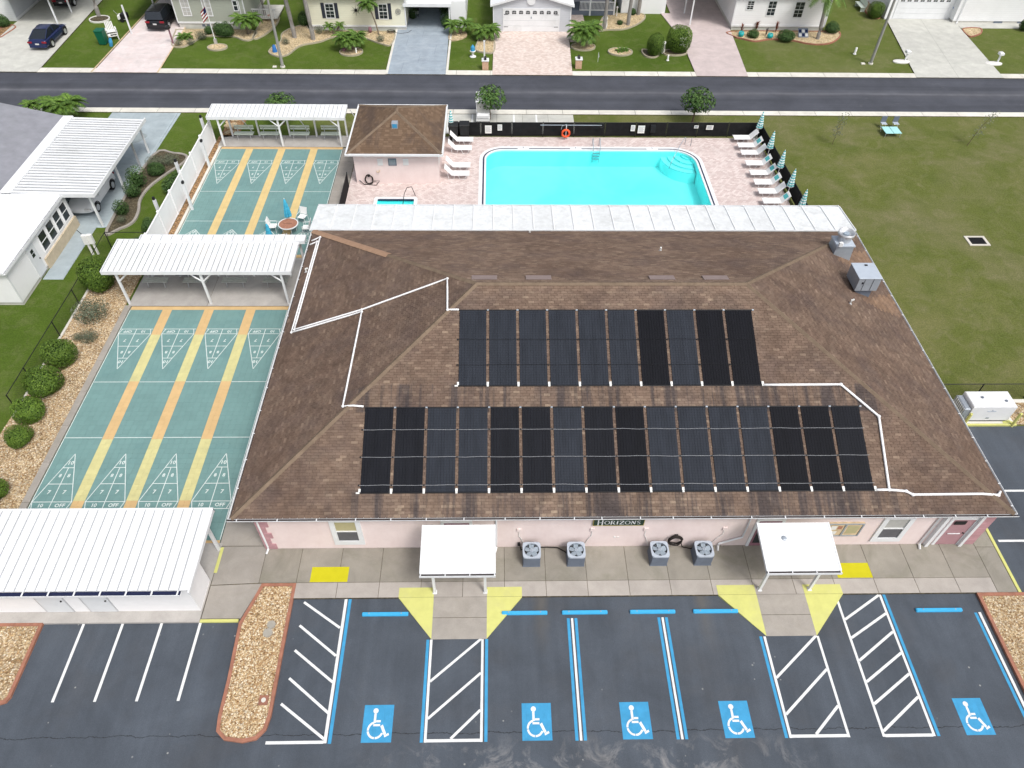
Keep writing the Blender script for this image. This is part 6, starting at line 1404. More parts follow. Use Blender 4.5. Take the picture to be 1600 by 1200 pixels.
LM = {'round': leaf_mesh('foliage', 6500, (.8, .8, .62), .046, 'leaf', 14, 3, .32), 'dense': leaf_mesh('foliage', 8000, (1, 1, 1), .05, 'leaf', 10, 4, .15, 2.6), 'dark': leaf_mesh('foliage', 3600, (.8, .8, .6), .06, 'leaf_dark', 14, 5, .45),
    'grey': leaf_mesh('foliage', 1500, (.7, .7, .5), .045, 'leaf_grey', 12, 6, .7), 'loose': leaf_mesh('foliage', 1500, (.9, .9, .8), .085, 'leaf_dark', 22, 7, .8), 'tree': leaf_mesh('foliage', 1500, (1, 1, .85), .11, 'leaf_tree', 22, 8, .95)}
cb = MB(); cb.ell((0, 0, .5), (.38, .38, .44), 12, 8); CORE = cb.mesh('shade_core', M['core'])  # dark solid ellipsoid imitating the shade inside the foliage
def shrub(px, py, rx, rz_, kind, label, name='shrub', cat='shrub', group=None, xy=None, ry=None):
    x, y = xy or at(px, py); t = thing(name, label, cat, (x, y, 0), group, random.random()*6); base = {'round': (.8, .62), 'dense': (1, 1), 'dark': (.8, .6), 'grey': (.7, .5), 'loose': (.9, .8), 'tree': (1, .85)}[kind]
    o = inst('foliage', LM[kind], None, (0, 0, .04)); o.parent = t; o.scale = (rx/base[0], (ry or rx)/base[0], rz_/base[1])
    if kind != 'grey': c = inst('shade_core', CORE, None, (0, 0, .0)); c.parent = t; k = .75 if kind == 'loose' else 1.0; c.scale = (rx*2*k, (ry or rx)*2*k, rz_*2*k)
    return t
g_ = 'clipped shrubs in the gravel bed beside the court'
shrub(0, 0, .92, 1.05, 'round', 'tall round clipped shrub by the left front corner of the near pavilion', group=g_, xy=(-24.2, 34.9), name='round_shrub')
shrub(0, 0, .95, .62, 'grey', 'sparse grey-green shrub just in front of the tall round shrub', xy=(-23.7, 32.2), name='sparse_shrub')
shrub(0, 0, .5, .35, 'grey', 'small greyish tuft on the gravel between the sparse shrub and the clipped row', xy=(-23.2, 30.3), name='sparse_shrub')
for i, (x, y, r, h) in enumerate(((-24.0, 28.6, .84, .74), (-24.0, 26.45, .88, .72), (-23.95, 24.6, .72, .60), (-23.8, 22.95, .60, .46), (-23.6, 19.7, .62, .5))):
    shrub(0, 0, r, h, 'round', ['clipped green shrub nearest the small greyish tuft, first of the row down the gravel bed', 'broad clipped green shrub, second of the row down the gravel bed', 'clipped green shrub beside the last fence post, third of the row', 'smaller clipped green shrub, fourth of the row down the gravel bed', 'green shrub cut by the left edge of the photo, nearest the shed'][i], group=g_, xy=(x, y), name='round_shrub')
shrub(0, 0, .28, .2, 'grey', 'tiny sprout at the foot of the small greyish tuft', xy=(-23.9, 30.4), name='sprout')
shrub(0, 0, .5, .55, 'dark', 'dark green shrub outside the vinyl fence beside the nearest white post', xy=(-22.95, 40.6)); shrub(0, 0, .5, .55, 'dark', 'dark green shrub outside the vinyl fence midway along it', xy=(-22.9, 46.2), ry=1.3)
shrub(0, 0, .7, .45, 'dark', 'low dark shrub at the near end of the vinyl fence', xy=(-22.9, 38.6))
# planted bed by the neighbour's drive
bedp = [(-26.2, 41.0), (-25.2, 41.1), (-24.6, 41.9), (-24.65, 43.2), (-25.0, 44.6), (-24.9, 46.2), (-24.2, 48.0), (-23.4, 49.6), (-23.5, 50.6), (-24.6, 51.0), (-26.2, 50.6)]
def bed_obj(poly, fill, kerb, label, kw=.12, h=.06, smooth=True, cat='planting bed', name='planting_bed', kerb_h=None):
    p = smooth_poly(poly, 4) if smooth else poly; cx = sum(q[0] for q in p)/len(p); cy = sum(q[1] for q in p)/len(p); t = thing(name, label, cat, (cx, cy, 0)); inner = offset_poly(p, -kw)
    b = MB(); b.ring(p, inner, 0, kerb_h or h+.05); b.build('edging', kerb, t); b = MB(); b.prism(inner, 0, h); b.build('bed_fill', fill, t, kind='stuff'); return t
bed_obj(bedp, M['soil'], M['walk'], 'dark soil bed with a curving concrete edge beside the blue-grey driveway', .18)
for i, (x, y, r, h, k) in enumerate(((-25.7, 46.3, .62, .75, 'loose'), (-25.6, 45.0, .55, .6, 'loose'), (-25.5, 49.2, .6, .35, 'grey'), (-24.5, 49.6, .7, .3, 'grey'), (-25.7, 42.9, .5, .5, 'loose'), (-24.9, 48.0, .6, .4, 'dark'), (-25.4, 41.9, .3, .25, 'grey'))):
    shrub(0, 0, r, h, k, ['tall loose leafy bush in the dark bed beside the carport post', 'loose leafy bush in the dark bed, just nearer than the tallest one', 'thin grey-green low shrub in the dark bed next to the driveway edge', 'thin grey-green low shrub at the far rounded end of the dark bed', 'loose bush at the near end of the dark bed opposite the carport corner', 'low dark shrub in the dark bed below the rounded end', 'tiny grey plant at the nearest tip of the dark bed'][i], xy=(x, y), name='bed_shrub')
# small street trees
def small_tree(x, y, r, h, label, kind='tree', th=1.2):
    t = thing('street_tree', label, 'tree', (x, y, 0)); WL[t.name] = (0, 0, 0)
    b = MB(); b.tube([(0, 0, 0), (.02, 0, th*.5), (0, .03, th), (.0, .02, th+h*.5)], [.08, .065, .055, .02], 8); b.build('trunk', M['bark'], t)
    for a in range(5): b = MB(); c = a*1.26; b.tube([(0, 0, th*.85), (.35*r*cos(c), .35*r*sin(c), th+h*.25), (.7*r*cos(c), .7*r*sin(c), th+h*.6)], [.04, .028, .012], 5); b.build('limb', M['bark'], t)
    o = inst('crown', LM[kind], None, (0, 0, th-.15)); o.parent = t; o.scale = (r, r, h/1.7); return t
small_tree(-.55, 56.6, 1.12, 1.75, 'small round tree behind the pool fence in front of the white golf cart'); small_tree(16.2, 56.3, 1.25, 1.8, 'small round tree on the grass strip between the pool fence and the street'); small_tree(-17.2, 55.6, 1.1, 1.5, 'small dark tree rising behind the far pavilion roof')
def sapling(x, y, h, label, lean):
    t = thing('sapling', label, 'sapling', (x, y, 0)); WL[t.name] = (0, 0, 0); b = MB(); b.tube([(0, 0, 0), (lean*.3, 0, h*.5), (lean, .1, h)], [.025, .018, .008], 6)
    for k in range(8): u = .25+.09*k; b.tube([(lean*u, 0, h*u), (lean*u+.35*(-1)**k, .15*sin(k*2), h*u+.35)], [.008, .004], 4)
    b.build('trunk', M['bark'], t); b = MB(); rg = random.Random(5)
    for k in range(110): u = rg.uniform(.25, 1.05); p = Vector((lean*u+rg.gauss(0, .22), rg.gauss(0, .18), h*u+rg.uniform(0, .3))); s_ = .05; b.r = rg.random(); b.add([p+Vector((-s_, 0, 0)), p+Vector((0, s_, .02)), p+Vector((s_, 0, 0)), p+Vector((0, -s_, -.02))], [(0, 1, 2, 3)])
    b.build('leaves', M['leaf_grey'], t)
sapling(26.75, 52.8, 2.3, 'thin bare sapling on the lawn nearest the striped umbrellas', .15); sapling(37.6, 52.7, 2.6, 'thin leaning sapling at the right of the lawn beyond the light blue mat', .9)
# palms
def frond_mesh(name, L, droop, w_, nl=16, seed=0):
    rg = random.Random(seed); b = MB(); pts = []
    for i in range(9): u = i/8; pts.append(Vector((L*(u-.18*u*u*droop), 0, L*(.55*u-.80*droop*u*u))))
    b.r = .2; b.tube(pts, [.025*(1-i/9)+.004 for i in range(9)], 4)
    for i in range(3, nl*4):
        u = i/(nl*4); f_ = u*8; k = min(7, int(f_)); p = pts[k].lerp(pts[k+1], f_-k); tdir = (pts[k+1]-pts[k]).normalized(); l = w_*(.35+.75*sin(pi*min(1, u*.9+.1)))*rg.uniform(.8, 1.1)
        for s_ in (-1, 1):
            e = p+Vector((tdir.x*l*.65, s_*l*.72, tdir.z*l*.6-l*.30)); a = tdir*.0075*(1+L*.3); b.r = rg.uniform(.15, 1); b.add([p-a, p+a, e+a*.2, p.lerp(e, .5)-a*.9], [(0, 1, 2, 3)])
    return b.mesh(name, M['frond'])
FR = {'pygmy': [frond_mesh('frond', 1.0, 1.0, .34, 14, s_) for s_ in (1, 2)], 'queen': [frond_mesh('frond', 2.6, 1.0, .75, 22, s_) for s_ in (3, 4)], 'small': [frond_mesh('frond', .8, .8, .3, 10, 5)]}
def palm(x, y, stems, kind, nf, label, trunk='trunk', r=.07, sc=1, name='palm_tree', group=None):
    t = thing(name, label, 'palm tree', (x, y, 0), group); WL[t.name] = (0, 0, 0)
    for (dx, dy, h, lx, ly) in stems:
        b = MB(); K = 7; b.tube([(dx+lx*(k/K)**1.5, dy+ly*(k/K)**1.5, h*k/K) for k in range(K+1)], [r*(1.25-.35*k/K)*(1+.08*(k % 2)) for k in range(K+1)], 8); b.build('trunk', M[trunk], t)
        for i in range(nf):
            a = i*2.399+random.uniform(-.2, .2); el = -1.15+1.5*(i/nf); me = random.choice(FR[kind])
            o = inst('frond', me, None, (dx+lx, dy+ly, h-.05)); o.parent = t; s_ = sc*random.uniform(.85, 1.1); o.scale = (s_,)*3; o.rotation_euler = (random.uniform(-.15, .15), el*.75+.05, a)
    return t
palm(*at(590, 79), [(-.25, 0, .95, -.5, 0), (.1, .1, 1.1, .1, .2), (.3, -.05, 1.0, .45, 0)][:3], 'pygmy', 22, 'three stemmed pygmy palm in a round gravel bed on the lawn beside the grey driveway', sc=1.15) if False else None
def P3(px, py, label, sc=1.1, n=3, h=1.0, nf=22, spread=.5):
    x, y = at(px, py); st = [(-.12, 0, h, -spread, 0), (.12, .05, h*1.05, spread, .1), (0, -.08, h*.95, 0, -.25)][:n]; return palm(x, y, st, 'pygmy', nf, label, sc=sc)
P3(549, 79, 'pygmy palm with several stems in the round bed left of the grey driveway', 1.25, 3, 1.15, 26)
P3(390, 54, 'pygmy palm with splayed dark stems at the right front of the sage green house', 1.1, 3, 1.45)
P3(524, 54, 'small two stemmed palm against the cream house below the shuttered window', .75, 2, .8, 14, .4)
P3(718, 54, 'pygmy palm in the stone edged bed right of the carport post', 1.1, 2, .9, 20); P3(760, 62, 'pygmy palm in the triangular gravel bed beside the pink paver driveway', 1.2, 2, .8, 24, .35)
P3(912, 71, 'large pygmy palm with grey stems in a round bed in front of the porch', 1.55, 3, 1.4, 30, .35)
P3(972, 81, 'low tufty palm in an oval gravel bed on the front lawn', .6, 2, .15, 16, .1)
x, y = at(592, 55); palm(x, y, [(0, 0, 2.9, -.75, 0)], 'pygmy', 26, 'slender single palm leaning in front of the right shuttered window of the cream house', r=.06, sc=1.25)
P3(289, 62, 'bright green low palm at the corner of the sage house bed by the black SUV', .7, 2, .3, 18, .15)
P3(68, 184, 'pygmy palm behind the grey shingle roof by the street, left one', 1.1, 2, 1.0, 18); P3(108, 188, 'larger pygmy palm behind the carport by the street, right one', 1.35, 3, 1.3, 26)
for (px, py, h, lb, lx) in ((461, 60, 6.5, 'tall grey trunked palm in the curved bed, left of the pair', -.5), (490, 63, 6.2, 'tall grey trunked palm near the cream house wall, right one of the pair', -.4), (944, 46, 6.5, 'tall palm trunk beside the white ornament before the porch', .1), (981, 40, 6.5, 'tall palm trunk rising from the gravel bed right of the porch', .2), (997, 24, 6.5, 'tall palm trunk behind the gravel bed, rightmost of the three beside the porch', .2), (155, 26, 6, 'tree trunk in a white rock ring left of the stacked white chairs', .4)):
    x, y = at(px, py); palm(x, y, [(0, 0, h, lx, .2)], 'queen', 18, lb, 'trunk_grey', .17 if px < 900 else .15)
x, y = at(1277, 62); palm(x, y, [(0, 0, 4.0, -.2, .3)], 'queen', 16, 'palm in front of the white house corner with long drooping fronds', 'trunk_grey', .15)
x, y = at(415, 30); palm(x, y, [(0, 0, 3.6, 0, .2)], 'queen', 14, 'palm behind the utility pole at the right end of the sage house', 'trunk_grey', .13)

# ================================================================== FAR SIDE OF THE STREET
def house(x0, x1, y0, y1, h, m, label, skirt=.35, skm='skirt', roofm='grey_shingle', over=.35, name='house', ridge='x', rise=1.3, trim=True):
    t = thing(name, label, 'house', ((x0+x1)/2, y0, 0)); b = MB(); b.box(x0, y0, skirt, x1, y1, h); b.build('wall', M[m], t)
    if skirt > .02:
        b = MB(); b.box(x0+.04, y0+.04, 0, x1-.04, y1-.04, skirt); b.build('skirting', M[skm], t)
        if trim: b = MB(); b.box(x0-.03, y0-.04, skirt-.04, x1+.03, y0-.002, skirt+.12); b.build('base_trim', M['white'], t)
    for xx in (x0, x1): b = MB(); b.box(xx-.05, y0-.045, skirt+.12, xx+.05, y0-.003, h-.01); b.build('corner_trim', M['white'], t)
    b = MB(); ex = over
    if ridge == 'x': ym = (y0+y1)/2; b.add([(x0-ex, y0-ex, h), (x1+ex, y0-ex, h), (x1+ex, y1+ex, h), (x0-ex, y1+ex, h), (x0-ex, ym, h+rise), (x1+ex, ym, h+rise)], [(0, 1, 5, 4), (2, 3, 4, 5), (1, 2, 5), (3, 0, 4), (3, 2, 1, 0)])
    else:
        xm = (x0+x1)/2; b.add([(x0-ex, y0-ex, h), (x1+ex, y0-ex, h), (x1+ex, y1+ex, h), (x0-ex, y1+ex, h), (xm, y0-ex, h+rise), (xm, y1+ex, h+rise)], [(0, 4, 5, 3), (1, 2, 5, 4)]); g = MB(); g.add([(x0, y0, h), (x1, y0, h), (xm, y0, h+rise-.05), (x0, y1, h), (x1, y1, h), (xm, y1, h+rise-.05)], [(0, 1, 2), (5, 4, 3)]); g.build('gable', M[m], t)
        for sx in (x0-ex, x1+ex): g = MB(); g.add([(sx, y0-ex, h-.16), (xm, y0-ex, h+rise-.16), (xm, y0-ex, h+rise+.02), (sx, y0-ex, h+.02), (sx, y0-ex+.03, h-.16), (xm, y0-ex+.03, h+rise-.16), (xm, y0-ex+.03, h+rise+.02), (sx, y0-ex+.03, h+.02)], [(0, 1, 2, 3), (7, 6, 5, 4), (0, 4, 5, 1), (3, 2, 6, 7)]); g.build('rake_fascia', M['white'], t)
    b.build('roof', M[roofm], t); 
    if ridge == 'x': b = MB(); b.box(x0-ex, y0-ex-.03, h-.15, x1+ex, y0-ex-.002, h+.03); b.build('fascia', M['white'], t)
    return t
def hwin(t, Y, x0, z0, x1, z1, pane='glass', shutters=False, grid=True, T=.07):
    b = MB(); b.box(x0-T, Y-.05, z0-T, x0, Y-.002, z1+T); b.box(x1, Y-.05, z0-T, x1+T, Y-.002, z1+T); b.box(x0, Y-.05, z0-T, x1, Y-.002, z0); b.box(x0, Y-.05, z1, x1, Y-.002, z1+T); w_ = b.build('window', M['white'], t)
    zm = (z0+z1)/2; b = MB(); b.box(x0, Y-.02, z0, x1, Y-.004, zm-.025); b.build('pane', M[pane], w_); b = MB(); b.box(x0, Y-.015, zm+.025, x1, Y-.004, z1); b.build('pane', M[pane], w_); b = MB(); b.box(x0, Y-.045, zm-.025, x1, Y-.006, zm+.025)
    if grid: xm = (x0+x1)/2; b.box(xm-.012, Y-.03, z0, xm+.012, Y-.021, zm-.025); b.box(xm-.012, Y-.03, zm+.025, xm+.012, Y-.021, z1); b.box(x0, Y-.03, (z0+zm)/2-.01, x1, Y-.0205, (z0+zm)/2+.01); b.box(x0, Y-.03, (z1+zm)/2-.01, x1, Y-.0205, (z1+zm)/2+.01)
    b.build('muntins', M['white'], w_)
    if shutters:
        for a in (x0-T-.36, x1+T+.04): b = MB(); b.box(a, Y-.04, z0-.05, a+.32, Y-.002, z1+.1); b.build('shutter', M['hearth'], t)
def post(t, x, y, h, w_=.06, name='carport_post'): b = MB(); b.box(x-w_, y-w_, 0, x+w_, y+w_, h); b.build(name, M['white'], t)
def carport(t, x0, x1, y0, y1, h, posts, back=True):
    b = MB(); b.box(x0, y0, h, x1, y1, h+.12); b.build('carport_roof', M['white_roof'], t); b = MB(); b.box(x0, y0-.04, h-.12, x1, y0-.003, h+.16); b.build('carport_fascia', M['white'], t)
    for p in posts: post(t, *p, h)
    if back: b = MB(); b.box(x0+.1, y1-.1, 0, x1-.1, y1, h-.01); b.build('carport_back_wall', M['siding_white'], t)
# drives
def drive(poly, m, joints, z=.03):
    cells = []; (a, b2, c, d) = poly; 
    js = [0]+joints+[1]
    for j0, j1 in zip(js[:-1], js[1:]):
        L0 = tuple(a[k]+(d[k]-a[k])*j0 for k in (0, 1)); R0 = tuple(b2[k]+(c[k]-b2[k])*j0 for k in (0, 1)); L1_ = tuple(a[k]+(d[k]-a[k])*j1 for k in (0, 1)); R1 = tuple(b2[k]+(c[k]-b2[k])*j1 for k in (0, 1)); cells.append([L0, R0, R1, L1_])
    return slabbed('driveway', list(poly), z, m, cells)
ZF = 64.76
drive([(-47.5, ZF), (-40.8, ZF), (-41.5, 88), (-47.6, 88)], M['drive_grey'], [.35, .62], .085); b = MB(); b.prism([(-60, ZF+.9), (-47.4, ZF+.9), (-46.8, ZF), (-60, ZF)], 0, .083); b.build('driveway_apron', M['drive_grey'], kind='structure')
d2 = drive([(-35.9, ZF), (-30.2, ZF), (-31.2, 86), (-35.35, 86)], M['stamped_pink'], [.09, .19, .29, .39, .6, .8], .085)
for x0, x1 in (((-36.05, ZF), (-35.45, 86)), ((-30.2, ZF), (-31.15, 86))): b = MB(); b.strip(x0[0], x0[1], x1[0], x1[1], .14, .092); b.build('driveway_border', M['rock_tan'], d2)
d3 = drive([(-9.85, ZF), (-4.55, ZF), (-4.75, 86), (-9.7, 86)], M['stamped_grey'], [], .085)
for k in range(9):
    y = ZF+.5+k*1.9; b = MB(); b.strip(-9.8, y+.6*sin(k*2), -4.6, y+.6*sin(k*2+.7), .02, .088); 
    b.strip(-8.6+(k % 3)*1.4, y, -8.5+(k % 3)*1.4, y+1.9, .02, .0885); b.build('stamp_joint', M['condenser'], d3)
for x in (-9.85, -4.45): b = MB(); b.bbox(x-.1, ZF, 0, x+.1, 76, .11, .01); b.build('driveway_border', M['walk_far'], d3)
drive([(-.35, ZF), (6.9, ZF), (7.2, 74.5), (-.2, 74.5)], M['pavers_drive'], [], .085); b = MB(); b.box(7.2, 72.2, 0, 9.0, 79, .07); b.build('entry_path', M['pavers_drive'], kind='structure')
drive([(18.15, ZF), (22.85, ZF), (24.3, 86), (18.2, 86)], M['pink_drive'], [.2, .42, .7], .085); b = MB(); b.prism([(18.3, 69.2), (18.3, 72.5), (17.6, 76.8), (17.2, 79.5), (19.6, 79.5), (19.6, 69)], 0, .082); b.build('entry_path', M['pink_drive'], kind='structure')
d6 = drive([(38.3, ZF), (46.4, ZF), (47.6, 78.5), (40.6, 78.5)], M['drive_grey'], [.22, .47, .74], .085); b = MB(); b.strip(42.2, ZF, 44.2, 78.4, .03, .09); b.build('control_joint', M['cornice_pole'], d6)
b = MB(); b.box(47.5, 76.3, 0, 60, 77.8, .06); b.build('foundation_path', M['drive_grey'], kind='structure')

H1 = house(-62, -47.65, 76.3, 92, 2.8, 's_white', 'white house at the top left corner beside the dark blue car', .0); b = MB(); b.box(-47.65, 76.35, .3, -47.6, 92, 2.7); b.build('side_wall', M['grey_wall'], H1)
carport(H1, -47.6, -41.8, 74.9, 92, 2.7, [(-43.2, 75.3), (-43.1, 78.4), (-43.1, 84)])
H2 = house(-31.15, -24.4, 74.75, 88, 3.35, 's_sage', 'sage green lap sided house at the upper left behind the flagpole', .55)
hwin(H2, 74.75, -30.35, 1.25, -29.65, 3.0-.35, 'glass_light'); hwin(H2, 74.75, -28.3, 1.25, -27.6, 2.65, 'glass_light'); hwin(H2, 74.75, -25.35, 1.75, -25.0, 2.6, 'glass', grid=False)
b = MB(); b.tube([(-24.8, 74.65, 2.7), (-24.8, 74.65, .2)], .04, 4); b.build('downspout', M['white'], H2)
for x in (-28.9, -28.45): b = MB(); b.box(x, 74.77, .2, x+.3, 74.785, .42); b.build('skirting_vent', M['condenser'], H2)
carport(H2, -35.9, -31.2, 75.5, 88, 2.7, [(-35.3, 73.2), (-34.2, 77.5), (-33.0, 79)])
b = MB(); b.box(-24.3, 76.5, .3, -21.9, 80, .4); b.build('porch_floor', M['skirt'], H2)
for k in range(12): b = MB(); b.box(-24.2+k*.19, 76.5, .4, -24.17+k*.19, 76.53, 1.2); b.build('baluster', M['white'], H2)
b = MB(); b.box(-24.3, 76.48, 1.2, -21.9, 76.55, 1.26); b.build('hand_rail', M['white'], H2)
H3 = house(-18.3, -8.85, 74.6, 88, 3.2, 's_cream', 'cream house with dark shutters and a sunburst ornament on its wall', .4)
hwin(H3, 74.6, -16.5, 1.2, -15.75, 2.45, 'glass', True); hwin(H3, 74.6, -11.35, 1.15, -10.6, 2.45, 'glass', True)
x, z = atY(556, 16, 74.55); t = thing('sun_ornament', 'dark sunburst ornament on the cream wall between the shuttered windows', 'wall ornament', (x, 74.5, z)); b = MB(); b.cyl((x, 74.5, z), (x, 74.56, z), .14, n=10); b.build('disc', M['black'], t)
for k in range(8): a = k*pi/4; b = MB(); b.cyl((x+.14*cos(a), 74.53, z+.14*sin(a)), (x+.5*cos(a), 74.53, z+.5*sin(a)), .02, .008, n=5); b.build('ray', M['black'], t)
x, z = atY(622, 18, 74.55); t = thing('butterfly_ornament', 'round grey lattice ornament on the cream wall beside the carport', 'wall ornament', (x, 74.5, z)); b = MB(); b.tube([(x+.24*cos(k*.5), 74.53, z+.24*sin(k*.5)) for k in range(13)], .03, 5)
for k in range(4): a = k*pi/4+.2; b.cyl((x-.24*cos(a), 74.54, z-.24*sin(a)), (x+.24*cos(a), 74.54, z+.24*sin(a)), .018, n=5)
b.build('lattice', M['cornice_pole'], t)
carport(H3, -9.0, -4.35, 74.4, 86, 2.45, [(-4.55, 74.6), (-4.55, 80)])
b = MB(); b.box(-4.5, 75.5, 0, -3.0, 84, 2.5); b.build('shed_annex', M['siding_white'], H3)
H4 = house(-.25, 7.3, 74.5, 86, 2.6, 's_grey', 'light grey house with a white double garage door above the pink paver driveway', .0, ridge='y', rise=1.1, roofm='white_roof', over=.3)
def garage(t, x0, x1, Y, h, wins=True, hinges=True):
    b = MB(); b.box(x0-.1, Y-.05, 0, x0, Y-.002, h+.1); b.box(x1, Y-.05, 0, x1+.1, Y-.002, h+.1); b.box(x0, Y-.05, h, x1, Y-.002, h+.1); g = b.build('garage_frame', M['white'], t); d_ = g
    for k in range(4): b = MB(); b.bbox(x0+.005, Y-.04, .09+k*(h-.09)/4+.008, x1-.005, Y-.004, .09+(k+1)*(h-.09)/4-.008, .004); b.build('garage_door_panel', M['white'], g)
    if wins:
        for k in range(8): xx = x0+(x1-x0)*(k+.5)/8; b = MB(); b.box(xx-.2, Y-.052, h-.42, xx+.2, Y-.041, h-.18); b.box(xx-.14, Y-.052, h-.18, xx+.14, Y-.0415, h-.12); w_ = b.build('garage_window', M['glass'], g); b = MB(); b.box(xx-.01, Y-.058, h-.42, xx+.01, Y-.053, h-.12); b.box(xx-.2, Y-.058, h-.30, xx+.2, Y-.0535, h-.28); b.build('muntin', M['white'], w_)
    if hinges:
        for z in (h-.5, .5):
            for xx in (x0+.03, x1-.43): b = MB(); b.box(xx, Y-.055, z, xx+.4, Y-.042, z+.04); b.build('strap_hinge', M['black'], g)
        b = MB(); b.box((x0+x1)/2-.05, Y-.07, h-.85, (x0+x1)/2+.05, Y-.042, h-.65); b.build('door_handle', M['grey_metal'], g)
garage(H4, .75, 6.15, 74.5, 2.15); b = MB(); b.cyl((3.4, 74.4, 2.95), (3.4, 74.49, 2.95), .4, n=20); b.build('gable_vent', M['white'], H4)
b = MB(); b.box(7.3, 78.9, 0, 12.3, 84, .45); b.build('porch_deck', M['condenser'], H4); b = MB(); b.box(7.3, 81.5, .45, 12.3, 84, 2.6); b.build('porch_wall', M['grey_wall'], H4)
for x in (9.7, 12.2): post(H4, x, 78.95, 2.7, .08, 'porch_post')
b = MB(); b.box(8.6, 78.9, 1.28, 12.2, 78.97, 1.35); b.box(8.6, 78.9, .5, 12.2, 78.97, .56); b.build('porch_rail', M['white'], H4)
for k in range(27): x = 8.62+k*.137; b = MB(); b.box(x, 78.91, .56, x+.04, 78.95, 1.28); b.build('baluster', M['white'], H4)
b = MB(); b.box(7.2, 78.6, 2.7, 12.6, 84, 2.82); b.build('porch_roof', M['white_roof'], H4)
H5 = house(23.6, 33.0, 75.4, 88, 3.4, 's_white', 'white lap sided house with small windows behind a curved gravel bed, upper right', .4)
hwin(H5, 75.4, 24.75, 2.0, 25.35, 2.95-.2, 'glass'); hwin(H5, 75.4, 26.85, 1.45, 27.6, 2.75, 'glass'); hwin(H5, 75.4, 29.55, 1.3, 30.4, 2.7, 'glass')
carport(H5, 19.4, 23.5, 76.2, 88, 2.95, [(19.65, 76.4), (19.65, 79.5), (19.65, 84)])
H6 = house(40.4, 47.1, 78.5, 90, 3.2, 's_white', 'white house with a garage door at the head of the wide concrete driveway', .0); garage(H6, 41.3, 46.7, 78.5, 2.2, True, False)
b = MB(); b.box(47.15, 77.6, .25, 62, 90, 3.0); b.build('wing_wall', M['s_white'], H6); b = MB(); b.box(47.2, 77.65, 0, 62, 90, .25); b.build('skirting', M['skirt'], H6)
for x in (51.5, 54.0): b = MB(); b.box(x, 77.59, .06, x+.9, 77.65, .22); b.build('skirting_vent', M['condenser'], H6)
x, z = atY(1491, 12, 78.45); b = MB(); b.cyl((x, 78.42, z), (x, 78.47, z), .12, n=10); b.build('round_plaque', M['blue_deco'], H6)
b = MB(); b.tube([(47.6, 77.5, 2.9), (47.6, 77.5, .2), (47.4, 77.2, .12)], .05, 4); b.build('downspout', M['white'], H6)
b = MB(); b.box(13, 79.5, 0, 17.6, 88, 2.8); HX = b.build('garden_shed', M['siding_white'], own=True); tag(HX, 'white building corner at the top edge between the porch lawn and the pink drive', 'shed')

# beds
def cbed(px, py, rx, ry, label, kerb='bed_kerb', n=18, fill='gravel_far'):
    x, y = at(px, py); return bed_obj([(x+rx*cos(2*pi*i/n), y+ry*sin(2*pi*i/n)) for i in range(n)], M[fill], M[kerb], label, .1, .09, False)
cbed(340, 75, .95, .75, 'oval gravel bed around the flagpole'); cbed(549, 82, 1.12, .95, 'round gravel bed holding the pygmy palm on the cream house lawn'); cbed(911, 74, 1.2, .95, 'round gravel bed under the large pygmy palm in front of the porch'); cbed(969, 82, 1.2, .9, 'oval gravel bed around the low tufty palm'); cbed(156, 31, 1.0, .9, 'white rock ring around the tree trunk left of the stacked chairs', 'rock_white', 14, 'soil')
def pbed(pts, label, kerb='bed_kerb', fill='gravel_far'): return bed_obj([at(*p) for p in pts], M[fill], M[kerb], label, .12, .08)
pbed([(268, 72), (274, 50), (283, 47), (365, 47), (400, 50), (400, 58), (392, 64), (380, 64), (362, 58), (325, 58), (315, 60), (298, 70), (285, 75)], 'curving gravel bed along the sage green house')
pbed([(420, 84), (424, 76), (438, 66), (440, 54), (455, 45), (478, 40), (488, 48), (540, 49), (600, 50), (618, 53), (611, 72), (590, 68), (567, 60), (545, 58), (520, 60), (500, 67), (470, 73), (452, 86), (436, 90)], 'large curving gravel bed in front of the cream house with a pale edge')
pbed([(400, 48), (410, 32), (425, 22), (437, 26), (434, 38), (420, 52), (402, 62), (394, 60)], 'gravel bed behind the leaning utility pole')
pbed([(703, 52), (716, 48), (728, 52), (729, 58), (718, 63), (702, 64)], 'stone edged gravel bed right of the grey carport', 'rock_tan'); pbed([(753, 58), (772, 62), (772, 83), (752, 83), (742, 77)], 'triangular gravel bed left of the pink paver driveway')
pbed([(935, 48), (945, 25), (985, 22), (1005, 23), (1008, 30), (995, 40), (975, 47), (950, 48)], 'gravel bed with tall palm trunks right of the porch'); pbed([(1002, 82), (1006, 78), (1030, 84), (1024, 91), (1010, 90)], 'small pale kerbed patch under the left tall clipped bush', 'bed_kerb', 'soil'); pbed([(1036, 80), (1066, 78), (1074, 84), (1062, 88), (1040, 87)], 'dark soil patch under the big round clipped bush', 'bed_kerb', 'soil')
pbed([(1143, 50), (1286, 50), (1309, 50), (1313, 58), (1300, 68), (1280, 71), (1258, 69), (1240, 65), (1215, 63), (1200, 63), (1180, 66), (1160, 62), (1148, 59)], 'long curved gravel bed along the white house, upper right', 'brick_kerb'); pbed([(1352, 5), (1375, 5), (1376, 28), (1362, 28), (1352, 20), (1347, 10)], 'narrow gravel bed by the white garage wall', 'brick_kerb'); pbed([(1503, 46), (1530, 45), (1534, 52), (1525, 57), (1513, 58)], 'small gravel patch at the top right corner of the wide concrete driveway', 'brick_kerb')
pbed([(0, 45), (18, 40), (26, 44), (12, 54), (0, 60)], 'tan bed at the far left edge beside the white house', 'brick_kerb', 'mulch')
x, y = at(370, 205); b = MB()
flat('rock_path', smooth_poly([at(356, 185), at(385, 183), at(378, 200), at(372, 212), at(345, 214), at(352, 200)], 3), .05, M['mulch'])
